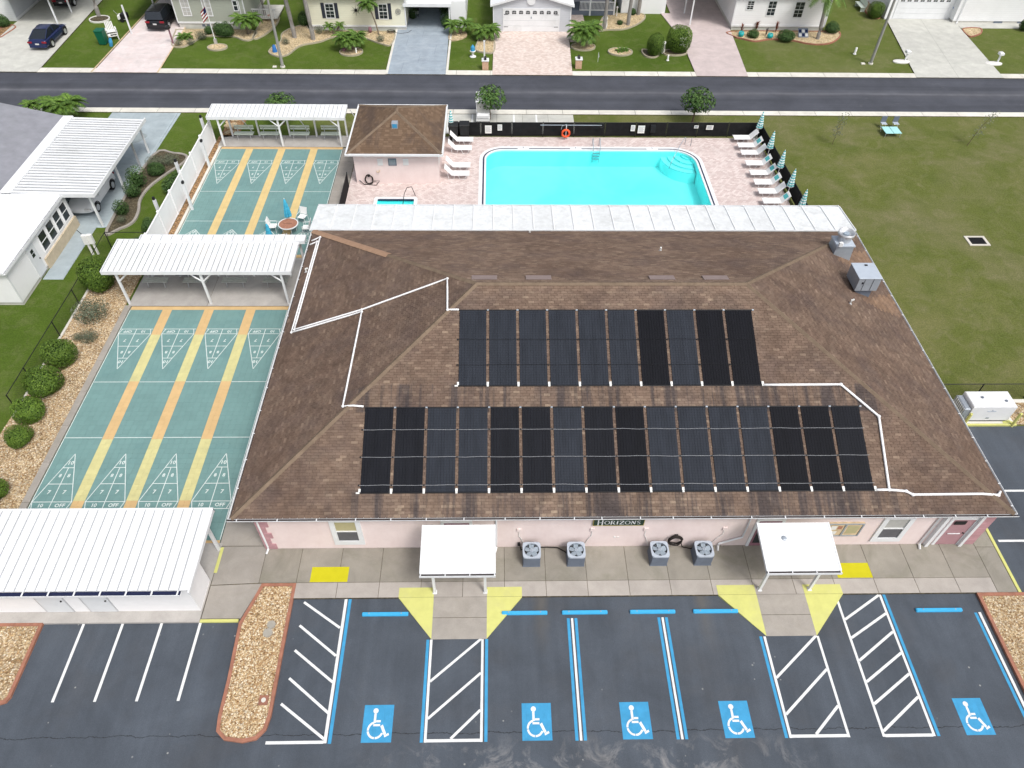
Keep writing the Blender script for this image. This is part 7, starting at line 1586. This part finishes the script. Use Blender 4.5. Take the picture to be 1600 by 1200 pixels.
for i in range(34):
    u = random.random(); px, py = 352+22*random.random()*(1-u*.3), 186+26*u; x, y = at(px, py)
    if y < 53.9: continue
    b = MB(); s_ = random.uniform(.12, .28); b.r = random.random(); b.ell((0, 0, s_*.3), (s_, s_*.8, s_*.5), 6, 4); b.M = None
    b.v = [(v[0]+x, v[1]+y, v[2]+.04) for v in b.v]; tag(b.build('boulder', M['rock_tan'], own=True), 'tan boulder among the loose rocks behind the left end of the far pavilion', 'rock', 'loose tan rocks behind the far pavilion')

# clipped bushes on the far side
shrub(1022, 86, .74, .95, 'dense', 'tall barrel shaped clipped bush on the lawn left of the big round one', name='clipped_bush'); 
for (px, py, rx, rz_, k, lb) in ((1059, 80, 1.08, 1.12, 'dense', 'big round clipped bush with a few white bare twigs beside the pink drive'), (1365, 28, .72, .75, 'dense', 'clipped bush against the white garage wall, upper right'), (1297, 52, .65, .5, 'dark', 'low dark shrub at the right end of the curved gravel bed'), (345, 56, .55, .55, 'dark', 'dark round shrub in the sage house bed, left of the pair'), (356, 57, .7, .6, 'dark', 'dark round shrub in the sage house bed, right of the pair'),
        (316, 62, .55, .4, 'grey', 'mounded grey-green shrub near the boulders of the sage house bed'), (280, 72, .42, .3, 'grey', 'small grey-green mound at the driveway corner by the mailbox'), (299, 70, .4, .28, 'grey', 'small grey-green mound at the front edge of the sage house bed'), (328, 54, .4, .35, 'dark', 'small dark shrub below the flag by the sage house wall'), (478, 40, .6, .6, 'dark', 'dark shrub behind the tall palm trunk at the cream house corner'),
        (1227, 64, .8, .45, 'dark', 'dark spiky plant in the curved bed left of the blue patterned panel'), (1176, 59, .55, .35, 'dark', 'dark spiky plant between the two aqua pots'), (447, 70, .4, .3, 'grey', 'greyish potted shrub in the cream house bed near the pole'), (499, 54, .4, .4, 'grey', 'purple-grey shrub against the cream house wall'), (595, 66, .4, .35, 'grey', 'purple-grey shrub at the foot of the slender leaning palm'), (1598, 48, .5, .6, 'dark', 'dark bush at the far upper right edge'), (968, 39, .3, .2, 'dark', 'tiny dark plant in the porch gravel bed'), (8, 42, .6, .5, 'dark', 'dark leafy plant at the far left edge bed'),
        (700, 40, .6, .6, 'loose', 'loose bushy plant beside the white annex of the carport'), (988, 24, .35, .3, 'dark', 'small dark plant behind the palm trunks by the porch')):
    shrub(px, py, rx, rz_, k, lb, name='garden_shrub')
x, y = at(1059, 80); t = thing('bare_twigs', 'white bare twigs poking out of the big round bush', 'twigs', (x, y, .8)); b = MB()
for k in range(22): a = random.uniform(-1, 1); p = Vector((x+.3*a, y-1.12, 1.3+random.uniform(-.4, .4))); b.cyl(p, p+Vector((random.uniform(-.15, .15), -.25, random.uniform(.05, .25))), .018, .006, n=4)
b.build('twig', M['rock_white'], t)
def spiky(px, py, m, label, h=.8, n=16, r=.35):
    x, y = at(px, py); t = thing('cordyline', label, 'plant', (x, y, .08)); WL[t.name] = (0, 0, 0); b = MB()
    for k in range(n*4): a = k*2.4; q = random.uniform(.3, 1); p = Vector((0, 0, h*random.uniform(.1, .8))); e = p+Vector((r*q*cos(a), r*q*sin(a), h*.35)); s_ = Vector((-sin(a), cos(a), 0))*.04; b.r = random.random(); b.add([p-s_, e, p+s_], [(0, 1, 2)])
    b.build('leaves', M[m], t); b = MB(); b.cyl((0, 0, 0), (0, 0, h*.7), .03, n=6); b.build('stem', M['bark'], t)
spiky(1157, 54, 'red_leaf', 'red leaved plant by the white house wall, left of the pair', .9); spiky(1181, 48, 'red_leaf', 'red leaved plant by the white house wall, right of the pair', .8); spiky(1196, 57, 'purple_leaf', 'thin purple twiggy plant right of the dark spiky plant', .8, 8); spiky(1211, 52, 'red_leaf', 'tall red leaved plant near the middle of the curved bed', 1.0)
def pot(px, py, m, label, r=.22, h=.4):
    x, y = at(px, py); t = thing('garden_pot', label, 'pot', (x, y, .08)); WL[t.name] = (0, 0, 0); b = MB(); b.lathe([(0, 0), (r*.7, 0), (r, h*.5), (r*.8, h), (r*.65, h), (r*.6, h*.8), (0, h*.8)], n=14); b.build('body', M[m], t, True); b = MB(); b.cyl((0, 0, h*.8), (0, 0, h*.82), r*.62, n=12); b.build('soil', M['soil'], t)
pot(1157, 58, 'teal_glaze', 'aqua glazed pot below the left red leaved plant', .3, .45); pot(1202, 61, 'teal_glaze', 'aqua glazed pot left of the large dark spiky plant', .3, .45); pot(890, 62, 'skirt', 'grey bowl planter at the corner of the paver driveway', .35, .3); pot(579, 52, 'mauve', 'dark figure shaped pot against the cream house skirting', .18, .5); pot(422, 31, 'brickred', 'dark pot in the bed behind the utility pole', .2, .4); pot(538, 81, 'mauve', 'small dark pot in the round bed under the pygmy palm', .14, .25)
x, y = at(1255, 60); t = thing('patterned_board', 'blue and white patterned panel propped in the curved gravel bed', 'panel', (x, y, .1)); b = MB(); b.M = Matrix.Translation((x, y, .1)) @ Matrix.Rotation(-.9, 4, 'X'); b.box(-.5, 0, 0, .5, .05, .95); b.build('frame', M['condenser'], t)
for k in range(6): b = MB(); b.M = Matrix.Translation((x, y, .1)) @ Matrix.Rotation(-.9, 4, 'X'); cx_, cz_ = -.32+.32*(k % 3), .25+.4*(k//3); b.box(cx_-.13, -.012, cz_-.15, cx_+.13, -.002, cz_+.15); b.build('tile', M['navy_car'] if k % 2 else M['clear_lens'], t)
# ornaments, mailboxes, poles
def ornament(px, py, prof, m, label, cat='ornament', name='garden_ornament', n=12):
    x, y = at(px, py); t = thing(name, label, cat, (x, y, .03)); WL[t.name] = (0, 0, 0); b = MB(); b.lathe(prof, n=n); b.build('body', M[m], t, True); b = MB(); b.cyl((0, 0, 0), (0, 0, .04), prof[0][0]*1.15+.05, n=12); b.build('base', M[m], t); return t
ornament(944, 45, [(.22, 0), (.3, .3), (.22, .8), (.28, 1.0), (.14, 1.3), (.02, 1.45)], 'lawn_statue', 'white upright garden statue beside the palm trunk'); ornament(1035, 83, [(.16, 0), (.2, .2), (.14, .8), (.2, 1.0), (.02, 1.1)], 'lawn_statue', 'grey-white statue between the two large clipped bushes')
ornament(430, 82, [(.25, 0), (.2, .3), (.15, .6), (.03, .7)], 'blue_deco', 'small blue and white ornament in the gravel bed tip near the pole'); ornament(557, 84, [(.07, 0), (.07, .5), (.02, .55)], 'lawn_statue', 'tiny white marker in the round pygmy palm bed'); ornament(1043, 95, [(.08, 0), (.08, .5), (.02, .55)], 'lawn_statue', 'small white marker on the lawn in front of the big round bush'); ornament(1335, 85, [(.1, 0), (.1, .6), (.02, .65)], 'lawn_statue', 'small white marker on the lawn left of the lamp pole'); ornament(963, 26, [(.06, 0), (.06, .8), (.12, .9), (.02, 1.0)], 'lawn_statue', 'thin white stake lamp right of the porch rail')
t = ornament(739, 89, [(.22, 0), (.10, .1), (.10, .4), (.28, .5), (.28, .55), (.05, .55)], 'lawn_statue', 'small blue and white lighthouse ornament on the lawn by the grey driveway'); b = MB(); b.lathe([(.2, .55), (.18, .9), (.02, 1.1)], n=10); b.build('top', M['paint_blue'], t)
x, y = at(934, 97); t = thing('lawn_pennant', 'small white pennant on a stake in the lawn near the brick mailbox', 'pennant', (x, y, 0)); b = MB(); b.cyl((x, y, 0), (x, y, .9), .015, n=5); b.build('stake', M['white'], t); b = MB(); b.add([(x, y, .9), (x+.1, y-.05, .5), (x, y, .35)], [(0, 1, 2), (2, 1, 0)]); b.build('cloth', M['cloth_white'], t)
def mailbox(px, py, label, base='rock_tan'):
    x, y = at(px, py); t = thing('mailbox', label, 'mailbox', (x, y, 0)); b = MB(); b.bbox(x-.28, y-.25, 0, x+.28, y+.25, .8, .01); b.build('pillar', M['brickpale'] if 'brickpale' in M else M.setdefault('brickpale', mat('pale_brick', (.55, .36, .25), .85, .2, 9)), t)
    b = MB(); b.bbox(x-.33, y-.3, .8, x+.33, y+.3, .9, .02); b.build('cap', M['white'], t); b = MB(); b.bbox(x-.1, y-.22, .9, x+.1, y+.22, 1.12, .06); b.build('box', M['black'], t)
mailbox(758.5, 108, 'pale brick mailbox pillar with a white cap left of the paver driveway'); mailbox(903.5, 106, 'pale brick mailbox pillar with a white cap right of the paver driveway')
x, y = at(757, 92); t = thing('sign_post', 'thin white post standing behind the left brick mailbox', 'post', (x, y, 0)); b = MB(); b.box(x-.07, y-.05, 0, x+.07, y+.05, 1.6); b.build('shaft', M['white'], t); b = MB(); b.box(x-.09, y-.07, 1.6, x+.09, y+.07, 1.65); b.build('cap', M['white'], t)
def curb_mailbox(px, py, label):
    x, y = at(px, py); t = thing('curb_marker', label, 'mailbox', (x, y, 0)); b = MB(); b.ell((x, y, .05), (.85, .45, .14), 16, 5); b.build('white_stone_bed', M['rock_white'], t); b = MB(); b.box(x+.25, y-.06, 0, x+.37, y+.06, .95); b.build('post', M['white'], t); b = MB(); b.bbox(x+.1, y-.2, .85, x+.5, y+.25, 1.08, .05); b.build('box', M['white'], t)
curb_mailbox(1408, 97, 'white mailbox on a white stone patch left of the wide driveway'); curb_mailbox(1552, 100, 'white mailbox on a white stone patch right of the wide driveway')
x, y = at(271, 69); t = thing('mailbox_post', 'dark mailbox post at the corner of the pink stamped driveway', 'mailbox', (x, y, 0)); b = MB(); b.box(x-.06, y-.06, 0, x+.06, y+.06, 1.6); b.build('post', M['mauve'], t); b = MB(); b.bbox(x-.15, y-.5, 1.5, x+.15, y+.1, 1.75, .05); b.build('box', M['black'], t)
x, y = at(338, 70); t = thing('flagpole', 'white flagpole in the oval bed with a striped flag hanging', 'flagpole', (x, y, 0)); b = MB(); b.cyl((x, y, 0), (x-.05, y, 5.5), .045, .03, n=8); b.build('pole', M['white'], t); b = MB(); b.box(x-.12, y-.1, 0, x+.14, y+.1, .55); b.build('base_sleeve', M['rim'], t)
zt_ = 3.0
for k in range(7): b = MB(); b.r = .5; q = [(x-.05-.55*u, y-.04-.05*sin(u*9), 2.35+zt_*.32*(1-k/7)+.75*(0)-.5*u) for u in (0, .33, .66, 1)]; q2 = [(a[0], a[1], a[2]+.14) for a in q]; b.add(q+q2, [(0, 1, 5, 4), (1, 2, 6, 5), (2, 3, 7, 6)]); b.build('flag_stripe', M['red_lens'] if k % 2 == 0 else M['cloth_white'], t)
b = MB(); b.add([(x-.05, y-.06, 2.95), (x-.3, y-.08, 2.75), (x-.3, y-.08, 3.15), (x-.05, y-.06, 3.4)], [(0, 1, 2, 3)]); b.build('flag_canton', M['navy_car'], t)
def lamp(px, py, label, h, lean=0):
    x, y = at(px, py); t = thing('street_lamp', label, 'street lamp', (x, y, 0)); b = MB(); b.cyl((x, y, 0), (x+lean, y, h), .14, .09, n=10); b.build('pole', M['cornice_pole'], t); b = MB(); b.tube([(x+lean, y, h-.2), (x+lean, y-.8, h), (x+lean, y-1.5, h+.1)], .05, 6); b.build('arm', M['cornice_pole'], t); b = MB(); b.bbox(x+lean-.15, y-2.1, h, x+lean+.15, y-1.4, h+.15, .04); b.build('lamp_head', M['rim'], t); b = MB(); b.cyl((x, y, 0), (x, y, .12), .22, n=12); b.build('collar', M['walk_far'], t); b = MB(); b.bbox(x-.9, y-.15, 0, x-.55, y+.12, .1, .02); b.build('ground_box', M['walk_far'], t)
lamp(442, 105, 'leaning grey street pole in front of the cream house', 8, -.05); lamp(1360, 100, 'grey street pole on the lawn left of the wide driveway', 8, .05)
# adirondack chairs stack, bin, tricycle-like cart
t = thing('stacked_chairs', 'white garden chairs with slatted backs stacked on the grass beside the pink driveway', 'chairs', (*at(178, 60), 0)); WL[t.name] = (0, 0, 0)
for j in range(3):
    for k in range(5): b = MB(); b.box(-.35+k*.14, .1-.05*j, .4+.22*j, -.24+k*.14, .14-.05*j, 1.05+.25*j); b.M = None; b.build('back_slat', M['offwhite'], t)
    b = MB(); b.bbox(-.38, -.5-.05*j, .35+.22*j, .38, .1-.05*j, .40+.22*j, .01); b.build('seat', M['offwhite'], t)
    for s_ in (-1, 1): b = MB(); b.box(s_*.42-.06, -.55-.05*j, .55+.22*j, s_*.42+.06, .15-.05*j, .59+.22*j); b.build('armrest', M['offwhite'], t)
for s_ in (-1, 1): b = MB(); b.box(s_*.40-.04, -.55, 0, s_*.40+.04, -.47, .6); b.box(s_*.40-.04, .1, 0, s_*.40+.04, .18, .6); b.build('leg', M['offwhite'], t)
t.rotation_euler = (0, 0, .5)
x, y = at(163, 69); bin_((x, y, .02), M['bin_green'], 'green wheeled bin beside the stacked white chairs', 1.25)
x, y = at(174, 72); t = thing('garden_gnome', 'small blue and white figure standing right of the green bin', 'ornament', (x, y, 0)); b = MB(); b.M = Matrix.Translation((x, y, 0)) @ Matrix.Rotation(.2, 4, 'Y'); b.lathe([(.15, 0), (.18, .4), (.1, .8)], n=8); b.build('body', M['paint_blue'], t); b = MB(); b.ell((x+.18, y, .95), (.12, .12, .14), 8, 6); b.build('head', M['lawn_statue'], t)
x, y = at(194, 33); t = thing('garden_cart', 'small dark and white garden cart on the grass near the white post', 'cart', (x, y, 0)); b = MB(); b.bbox(x-.4, y-.3, .25, x+.35, y+.3, .65, .05); b.build('tub', M['offwhite'], t); b = MB(); b.bbox(x-.1, y-.32, .3, x+.5, y+.32, .8, .08); b.build('bag', M['black'], t)
for s_ in (-1, 1): b = MB(); b.cyl((x, y+s_*.34, .2), (x, y+s_*.4, .2), .2, n=12); b.build('wheel', M['rubber'], t)
b = MB(); b.tube([(x-.4, y, .6), (x-.7, y, 1.0)], .02, 5); b.build('handle', M['rim'], t)
x, y = at(1343, 14); t = thing('garden_bench', 'pale green bench standing sideways on the grass left of the clipped bush', 'bench', (x, y, 0)); b = MB(); b.bbox(x-.3, y-.9, .4, x+.2, y+.9, .46, .01); b.build('seat', M['bench_green'], t); b = MB(); b.bbox(x+.2, y-.9, .5, x+.26, y+.9, .95, .01); b.build('backrest', M['bench_green'], t)
for s_ in (-.8, .8): b = MB(); b.box(x-.25, y+s_-.03, 0, x+.22, y+s_+.03, .4); b.build('leg', M['bench_green'], t)
# planters and clutter inside the grey carport
for i, (px, py) in enumerate(((645, 30), (697, 44), (694, 22))):
    x, y = at(px, py); shrub(0, 0, .45, .5, 'loose', ['potted plant at the left side inside the grey carport', 'potted plant by the carport post of the cream house', 'potted plant deep inside the grey carport on the right'][i], name='potted_plant', xy=(x, y))
x, y = at(650, 26); t = thing('garden_chair', 'dark chair with a white cushion inside the grey carport', 'chair', (x, y, .08)); b = MB(); b.bbox(x-.3, y-.3, .4, x+.3, y+.3, .46, .02); b.build('seat', M['offwhite'], t); b = MB(); b.bbox(x-.32, y+.25, .45, x+.32, y+.32, .95, .02); b.build('backrest', M['black'], t)
for a, c in ((-1, -1), (1, -1), (-1, 1), (1, 1)): b = MB(); b.cyl((x+a*.27, y+c*.27, .08), (x+a*.27, y+c*.27, .42), .02, n=6); b.build('leg', M['black'], t)
x, y = at(612, 53); t = thing('hose_reel', 'dark oval hose coil on the gravel at the cream house corner', 'hose', (x, y, .08)); b = MB(); b.tube([(x+.4*cos(k*.45), y+.25*sin(k*.45), .12+.01*k) for k in range(28)], .03, 5); b.build('hose', M['hose'], t); b = MB(); b.tube([(x+.4, y, .12), (x+1.0, y-.1, .1), (x+1.6, y+.1, .1), (x+1.9, y+.7, .1)], .02, 5); b.build('hose_end', M['hose'], t)

# ------------------------------------------------------------------ cars
def car(loc, rz_, paint, label, L=4.7, W=1.82, H=1.42, suv=False, name='parked_car', plate=True):
    t = thing(name, label, 'car', loc, None, rz_); WL[t.name] = (0, 0, 0); hl = L/2; hw = W/2
    if suv: top = [(-hl, .62), (-hl+.06, .98), (-hl+.3, 1.08), (-hl*.5, 1.10), (hl*.35, 1.08), (hl*.8, 1.0), (hl, .75)]; cab = [(-hl+.12, 1.08, .80), (-hl+.45, H-.02, .66), (-.2, H, .68), (hl*.16, H-.06, .66), (hl*.46, 1.08, .80)]
    else: top = [(-hl, .58), (-hl+.05, .92), (-hl+.35, .97), (-hl*.5, .96), (hl*.35, .94), (hl*.8, .84), (hl, .62)]; cab = [(-hl*.86, .95, .76), (-hl*.38, H-.04, .60), (-.1, H, .62), (hl*.14, H-.05, .60), (hl*.5, .93, .78)]
    b = MB(); secs = []                                  # body loft, front towards +x
    for (x, zt) in top:
        k = 1-.10*max(0, abs(x)/hl-.75)*4; w_ = hw*k; zb = .22 if abs(x) < hl*.95 else .32
        secs.append([(x, -w_*.94, zb), (x, -w_, zb+.15), (x, -w_, zt-.22), (x, -w_*.93, zt-.06), (x, -w_*.75, zt), (x, w_*.75, zt), (x, w_*.93, zt-.06), (x, w_, zt-.22), (x, w_, zb+.15), (x, w_*.94, zb)])
    n = 10; vs = [p for s_ in secs for p in s_]; fs = []
    for i in range(len(secs)-1):
        for j in range(n): fs.append((i*n+j, i*n+(j+1) % n, (i+1)*n+(j+1) % n, (i+1)*n+j))
    fs += [tuple(reversed(range(n))), tuple(range((len(secs)-1)*n, len(secs)*n))]; b.add(vs, [tuple(reversed(f)) for f in fs]); o = b.build('body', M[paint], t, True)
    bv = o.modifiers.new('s', 'SUBSURF'); bv.levels = 1; bv.render_levels = 2; o.data.polygons.foreach_set('use_smooth', [True]*len(o.data.polygons))
    # greenhouse: glass volume with a painted roof skin and pillars
    b = MB(); vs = []
    for (x, z, w_) in cab: vs += [(x, -w_*hw/.91, z), (x, w_*hw/.91, z)]
    base = [(x, s_*hw*.86, .93 if not suv else 1.05) for x, z, w_ in cab for s_ in (-1, 1)]; k = len(vs); vs += base
    fs = []
    for i in range(len(cab)-1): a = 2*i; fs += [(a, a+2, a+3, a+1), (k+a, k+a+2, a+2, a), (a+1, a+3, k+a+3, k+a+1)]
    b.add(vs, fs); b.build('windows', M['car_glass'], t)
    b = MB(); x0, x1 = cab[1][0]+.02, cab[3][0]-.02; zz = [cab[1][1], cab[2][1], cab[3][1]]; xx = [x0, cab[2][0], x1]; w_ = cab[2][2]*hw/.91-.01
    vs = []
    for x, z in zip(xx, zz): vs += [(x, -w_, z-.02), (x, -w_*.8, z+.03), (x, w_*.8, z+.03), (x, w_, z-.02)]
    b.add(vs, [(i*4+j, (i+1)*4+j, (i+1)*4+j+1, i*4+j+1) for i in range(2) for j in range(3)]); b.build('roof_panel', M[paint], t, True)
    for s_ in (-1, 1):
        for (xa, za, xb, zb) in ((cab[0][0], cab[0][1], cab[1][0], cab[1][1]), (cab[-1][0], cab[-1][1], cab[-2][0], cab[-2][1]), (cab[2][0]-.1, 1.0, cab[2][0]-.08, cab[2][1])):
            wa = cab[0][2]*hw/.91 if za < cab[2][1]-.1 else w_; wa = hw*.84 if za == 1.0 else wa
            b = MB(); b.tube([(xa, s_*(wa+.0), za), (xb, s_*(w_+.0), zb)], .035, 5); b.build('pillar', M[paint], t)
        for x in (-hl*.60, hl*.62):
            b = MB(); b.cyl((x, s_*(hw-.20), .33), (x, s_*(hw+.01), .33), .34, n=20); wh = b.build('wheel', M['rubber'], t); b = MB(); b.cyl((x, s_*(hw), .33), (x, s_*(hw+.025), .33), .22, n=16)
            b.build('rim', M['rim'], wh)
            b = MB(); b.tube([(x+.40*cos(a), s_*(hw-.0), .33+.40*sin(a)) for a in [pi*k/10 for k in range(11)]], .035, 5); b.build('wheel_arch', M['black'], t)
        b = MB(); b.bbox(hl*.34, s_*(hw+.1)-.09, .93, hl*.34+.16, s_*(hw+.1)+.09, 1.06, .03); b.build('mirror', M[paint], t)
        b = MB(); b.box(-hl-.01, s_*hw*.72-.22, .68 if not suv else .82, -hl+.06, s_*hw*.72+.18, .82 if not suv else .98); b.build('tail_light', M['red_lens'], t)
        b = MB(); b.box(hl-.12, s_*hw*.70-.2, .58, hl-.0, s_*hw*.70+.2, .70); b.build('headlight', M['clear_lens'], t)
    if plate: b = MB(); b.box(-hl-.03, -.17, .55 if not suv else .66, -hl-.005, .17, .67 if not suv else .78); b.build('number_plate', M['clear_lens'], t)
    b = MB(); b.bbox(-hl-.04, -hw*.85, .30, -hl+.1, hw*.85, .42, .03); b.build('bumper', M['black'] if suv else M[paint], t)
    return t
cx_, cy_ = -42.35, 71.45
car((cx_, cy_, .09), pi/2, 'navy_car', 'dark blue sedan parked on the grey concrete driveway at the upper left')
car((-33.0, 76.0, .09), pi/2, 'black_car', 'black SUV parked on the pink stamped driveway under the carport', 4.7, 1.92, 1.72, True)
car((-44.3, 81.6, .09), pi/2, 'black_car', 'black car deep under the carport of the top left white house')
car((-28.3, 44.6, .05), -pi/2, 'white_car', 'white car mostly hidden under the ribbed white carport at the left', 4.6, 1.85, 1.5)

# golf cart behind the pool fence tree
x, y = at(755, 185); t = thing('golf_cart', 'white golf cart parked by the kerb behind the small round tree', 'golf cart', (x, y, 0)); WL[t.name] = (0, 0, 0)
b = MB(); b.bbox(-.55, -1.1, .3, .55, 1.0, .62, .08); b.bbox(-.5, -1.15, .6, .5, -.75, .9, .08); b.build('body', M['white_car'], t); b = MB(); b.bbox(-.58, -.85, 1.78, .58, .95, 1.86, .05); b.build('roof', M['white_car'], t)
for a, c in ((-1, -.8), (1, -.8), (-1, .85), (1, .85)): b = MB(); b.cyl((a*.5, c, .6), (a*.52, c*.97, 1.8), .022, n=6); b.build('roof_post', M['white'], t)
b = MB(); b.bbox(-.5, -.1, .62, .5, .35, .82, .05); b.bbox(-.5, .35, .8, .5, .45, 1.2, .03); b.build('seat', M['offwhite'], t); b = MB(); b.box(-.48, -.82, .92, .48, -.80, 1.7); b.build('windscreen', M['glass_light'], t)
for a in (-1, 1):
    for c in (-.75, .7): b = MB(); b.cyl((a*.42, c, .22), (a*.56, c, .22), .22, n=14); b.build('wheel', M['rubber'], t)
# parking pad behind the fence
pad = slabbed('parking_pad', rect(-4.2, 54.2, 6.4, 57.44), .03, M['drive_grey'], [(-4.2+i*2.12, 54.2, -4.2+(i+1)*2.12, 57.44) for i in range(5)])
for px in (738, 803, 838, 701): x, y = at(px, 185); b = MB(); b.strip(x, 54.3, x, 57.4, .14, .035); b.build('painted_line', M['paint_white'], pad)

# ------------------------------------------------------------------ right side: lawn things, generator, fence
t = thing('drain_grate', 'square black drain grate with a pale concrete rim in the right lawn', 'drain', (32.55, 39.95, 0)); b = MB(); b.ring(rect(31.85, 39.42, 33.25, 40.48), rect(32.03, 39.56, 33.07, 40.34), 0, .05); b.build('rim', M['concrete_kerb'], t)
b = MB(); b.box(32.03, 39.56, 0.002, 33.07, 40.34, .01); b.build('pit', M['dark'], t)
for k in range(12): b = MB(); x = 32.05+k*.088; b.box(x, 39.565, .015, x+.03, 40.335, .035); b.build('bar', M['black'], t)
t = thing('cornhole_set', 'pale turquoise folding table or board set with two grey chairs on the far lawn', 'table', (32.0, 54.5, 0)); b = MB(); b.bbox(31.35, 53.9, .35, 31.98, 55.0, .39, .01); b.build('left_board', M['teal_pale'] if 'teal_pale' in M else M.setdefault('teal_pale', mat('pale_turquoise', (.36, .66, .66), .6, .05, 4)), t); b = MB(); b.bbox(32.02, 53.9, .35, 32.65, 55.0, .39, .01); b.build('right_board', M['teal_pale'], t)
for x in (31.4, 32.6):
    for y in (53.95, 54.9): b = MB(); b.cyl((x, y, 0), (x, y, .35), .02, n=6); b.build('leg', M['rim'], t)
for i, x in enumerate((31.75, 32.75)):
    q = thing('folding_chair', ['grey folding chair behind the turquoise board, left one', 'grey folding chair behind the turquoise board, right one'][i], 'chair', (x, 55.5, 0)); b = MB(); b.bbox(x-.22, 55.3, .4, x+.22, 55.7, .43, .01); b.build('seat', M['condenser_top'], q); b = MB(); b.bbox(x-.22, 55.68, .45, x+.22, 55.72, .95, .02); b.build('backrest', M['condenser'], q)
    for s_ in (-.2, .2): b = MB(); b.tube([(x+s_, 55.25, 0), (x+s_, 55.7, .45)], .014, 5); b.tube([(x+s_, 55.75, 0), (x+s_, 55.3, .42)], .014, 5); b.build('leg', M['rim'], q)
ge = thing('standby_generator', 'white standby generator cabinet behind the right edge of the roof', 'generator', (25.6, 24.5, 0))
b = MB(); b.box(23.9, 23.85, 0, 27.1, 25.3, .12); b.build('concrete_pad', M['walk_far'], ge); b = MB(); b.box(24.55, 24.0, .12, 26.65, 25.0, .26); b.build('frame', M['black'], ge)
b = MB(); b.bbox(24.45, 23.95, .26, 26.72, 25.05, 1.32, .03); b.build('cabinet', M['white'], ge); b = MB(); b.bbox(24.1, 24.0, .26, 24.44, 25.0, 1.1, .05); gl = b.build('louvre_end', M['grey_metal'], ge)
for k in range(7): b = MB(); b.box(24.08, 24.05+k*.13, .35, 24.099, 24.10+k*.13, 1.05); b.build('louvre', M['white'], gl)
for (x, y) in ((25.15, 24.6), (26.3, 24.35)): b = MB(); b.cyl((x, y, 1.32), (x, y, 1.36), .07, n=12); b.build('filler_cap', M['condenser'], ge)
b = MB(); b.box(25.3, 23.935, .95, 25.75, 23.949, 1.0); b.box(25.5, 23.935, 1.04, 25.56, 23.949, 1.1); b.build('badge', M['condenser_top'], ge); b = MB(); b.box(25.45, 23.935, .40, 25.62, 23.949, .5); b.build('latch', M['grey_metal'], ge)
for i, (x, tx) in enumerate(((24.35, 0), (26.95, 0), (27.9, 0))):
    q = thing('yellow_bollard', ['yellow bollard at the left front of the white generator', 'yellow bollard at the right front corner of the white generator', 'yellow bollard in the gravel right of the generator'][i], 'bollard', (x, 23.75 if i < 2 else 24.3, 0)); yy = 23.75 if i < 2 else 24.3
    b = MB(); b.cyl((x, yy, 0), (x, yy, 1.0), .075, n=12); b.build('pipe', M['paint_yellow'], q); b = MB(); b.ell((x, yy, 1.0), (.075, .075, .05), 12, 6); b.build('dome_cap', M['paint_yellow'], q)
b = MB(); b.bbox(23.0, 23.74, 0, 27.2, 23.84, .13, .01); b.build('yellow_kerb', M['paint_yellow'], kind='structure')
b = MB(); b.add([(26.5, 23.85, .13), (27.2, 23.85, .13), (26.6, 24.3, .13)], [(0, 1, 2)]); b.build('yellow_corner_paint', M['paint_yellow'], kind='structure')
rg_ = rect(27.12, 23.85, 36, 25.35); b = MB(); b.prism(rg_, 0, .08); g = b.build('gravel_bed', M['gravel'], kind='structure'); scatter_stones(rg_, .075, 900, g); b = MB(); b.bbox(23, 25.32, 0, 36, 25.55, .12, .01); b.build('concrete_edging', M['walk_far'], g)
rf_ = thing('wire_fence', 'low black wire fence behind the white generator at the right edge', 'fence', (28, 26.1, 0))
for x in (23.2, 25.9, 28.6, 31.3): b = MB(); b.cyl((x, 25.75, 0), (x, 25.75, 1.1), .03, n=8); b.build('post', M['black'], rf_)
b = MB(); b.cyl((22.9, 25.75, 1.1), (34, 25.75, 1.1), .022, n=6); b.build('top_rail', M['black'], rf_)
b = MB()
for k in range(85): x = 22.9+k*.13; b.cyl((x, 25.75, .03), (x+.9, 25.75, 1.1), .003, n=3, cap=False); b.cyl((x+.9, 25.75, .03), (x, 25.75, 1.1), .003, n=3, cap=False)
b.build('wire_mesh', M['black'], rf_, kind='stuff')
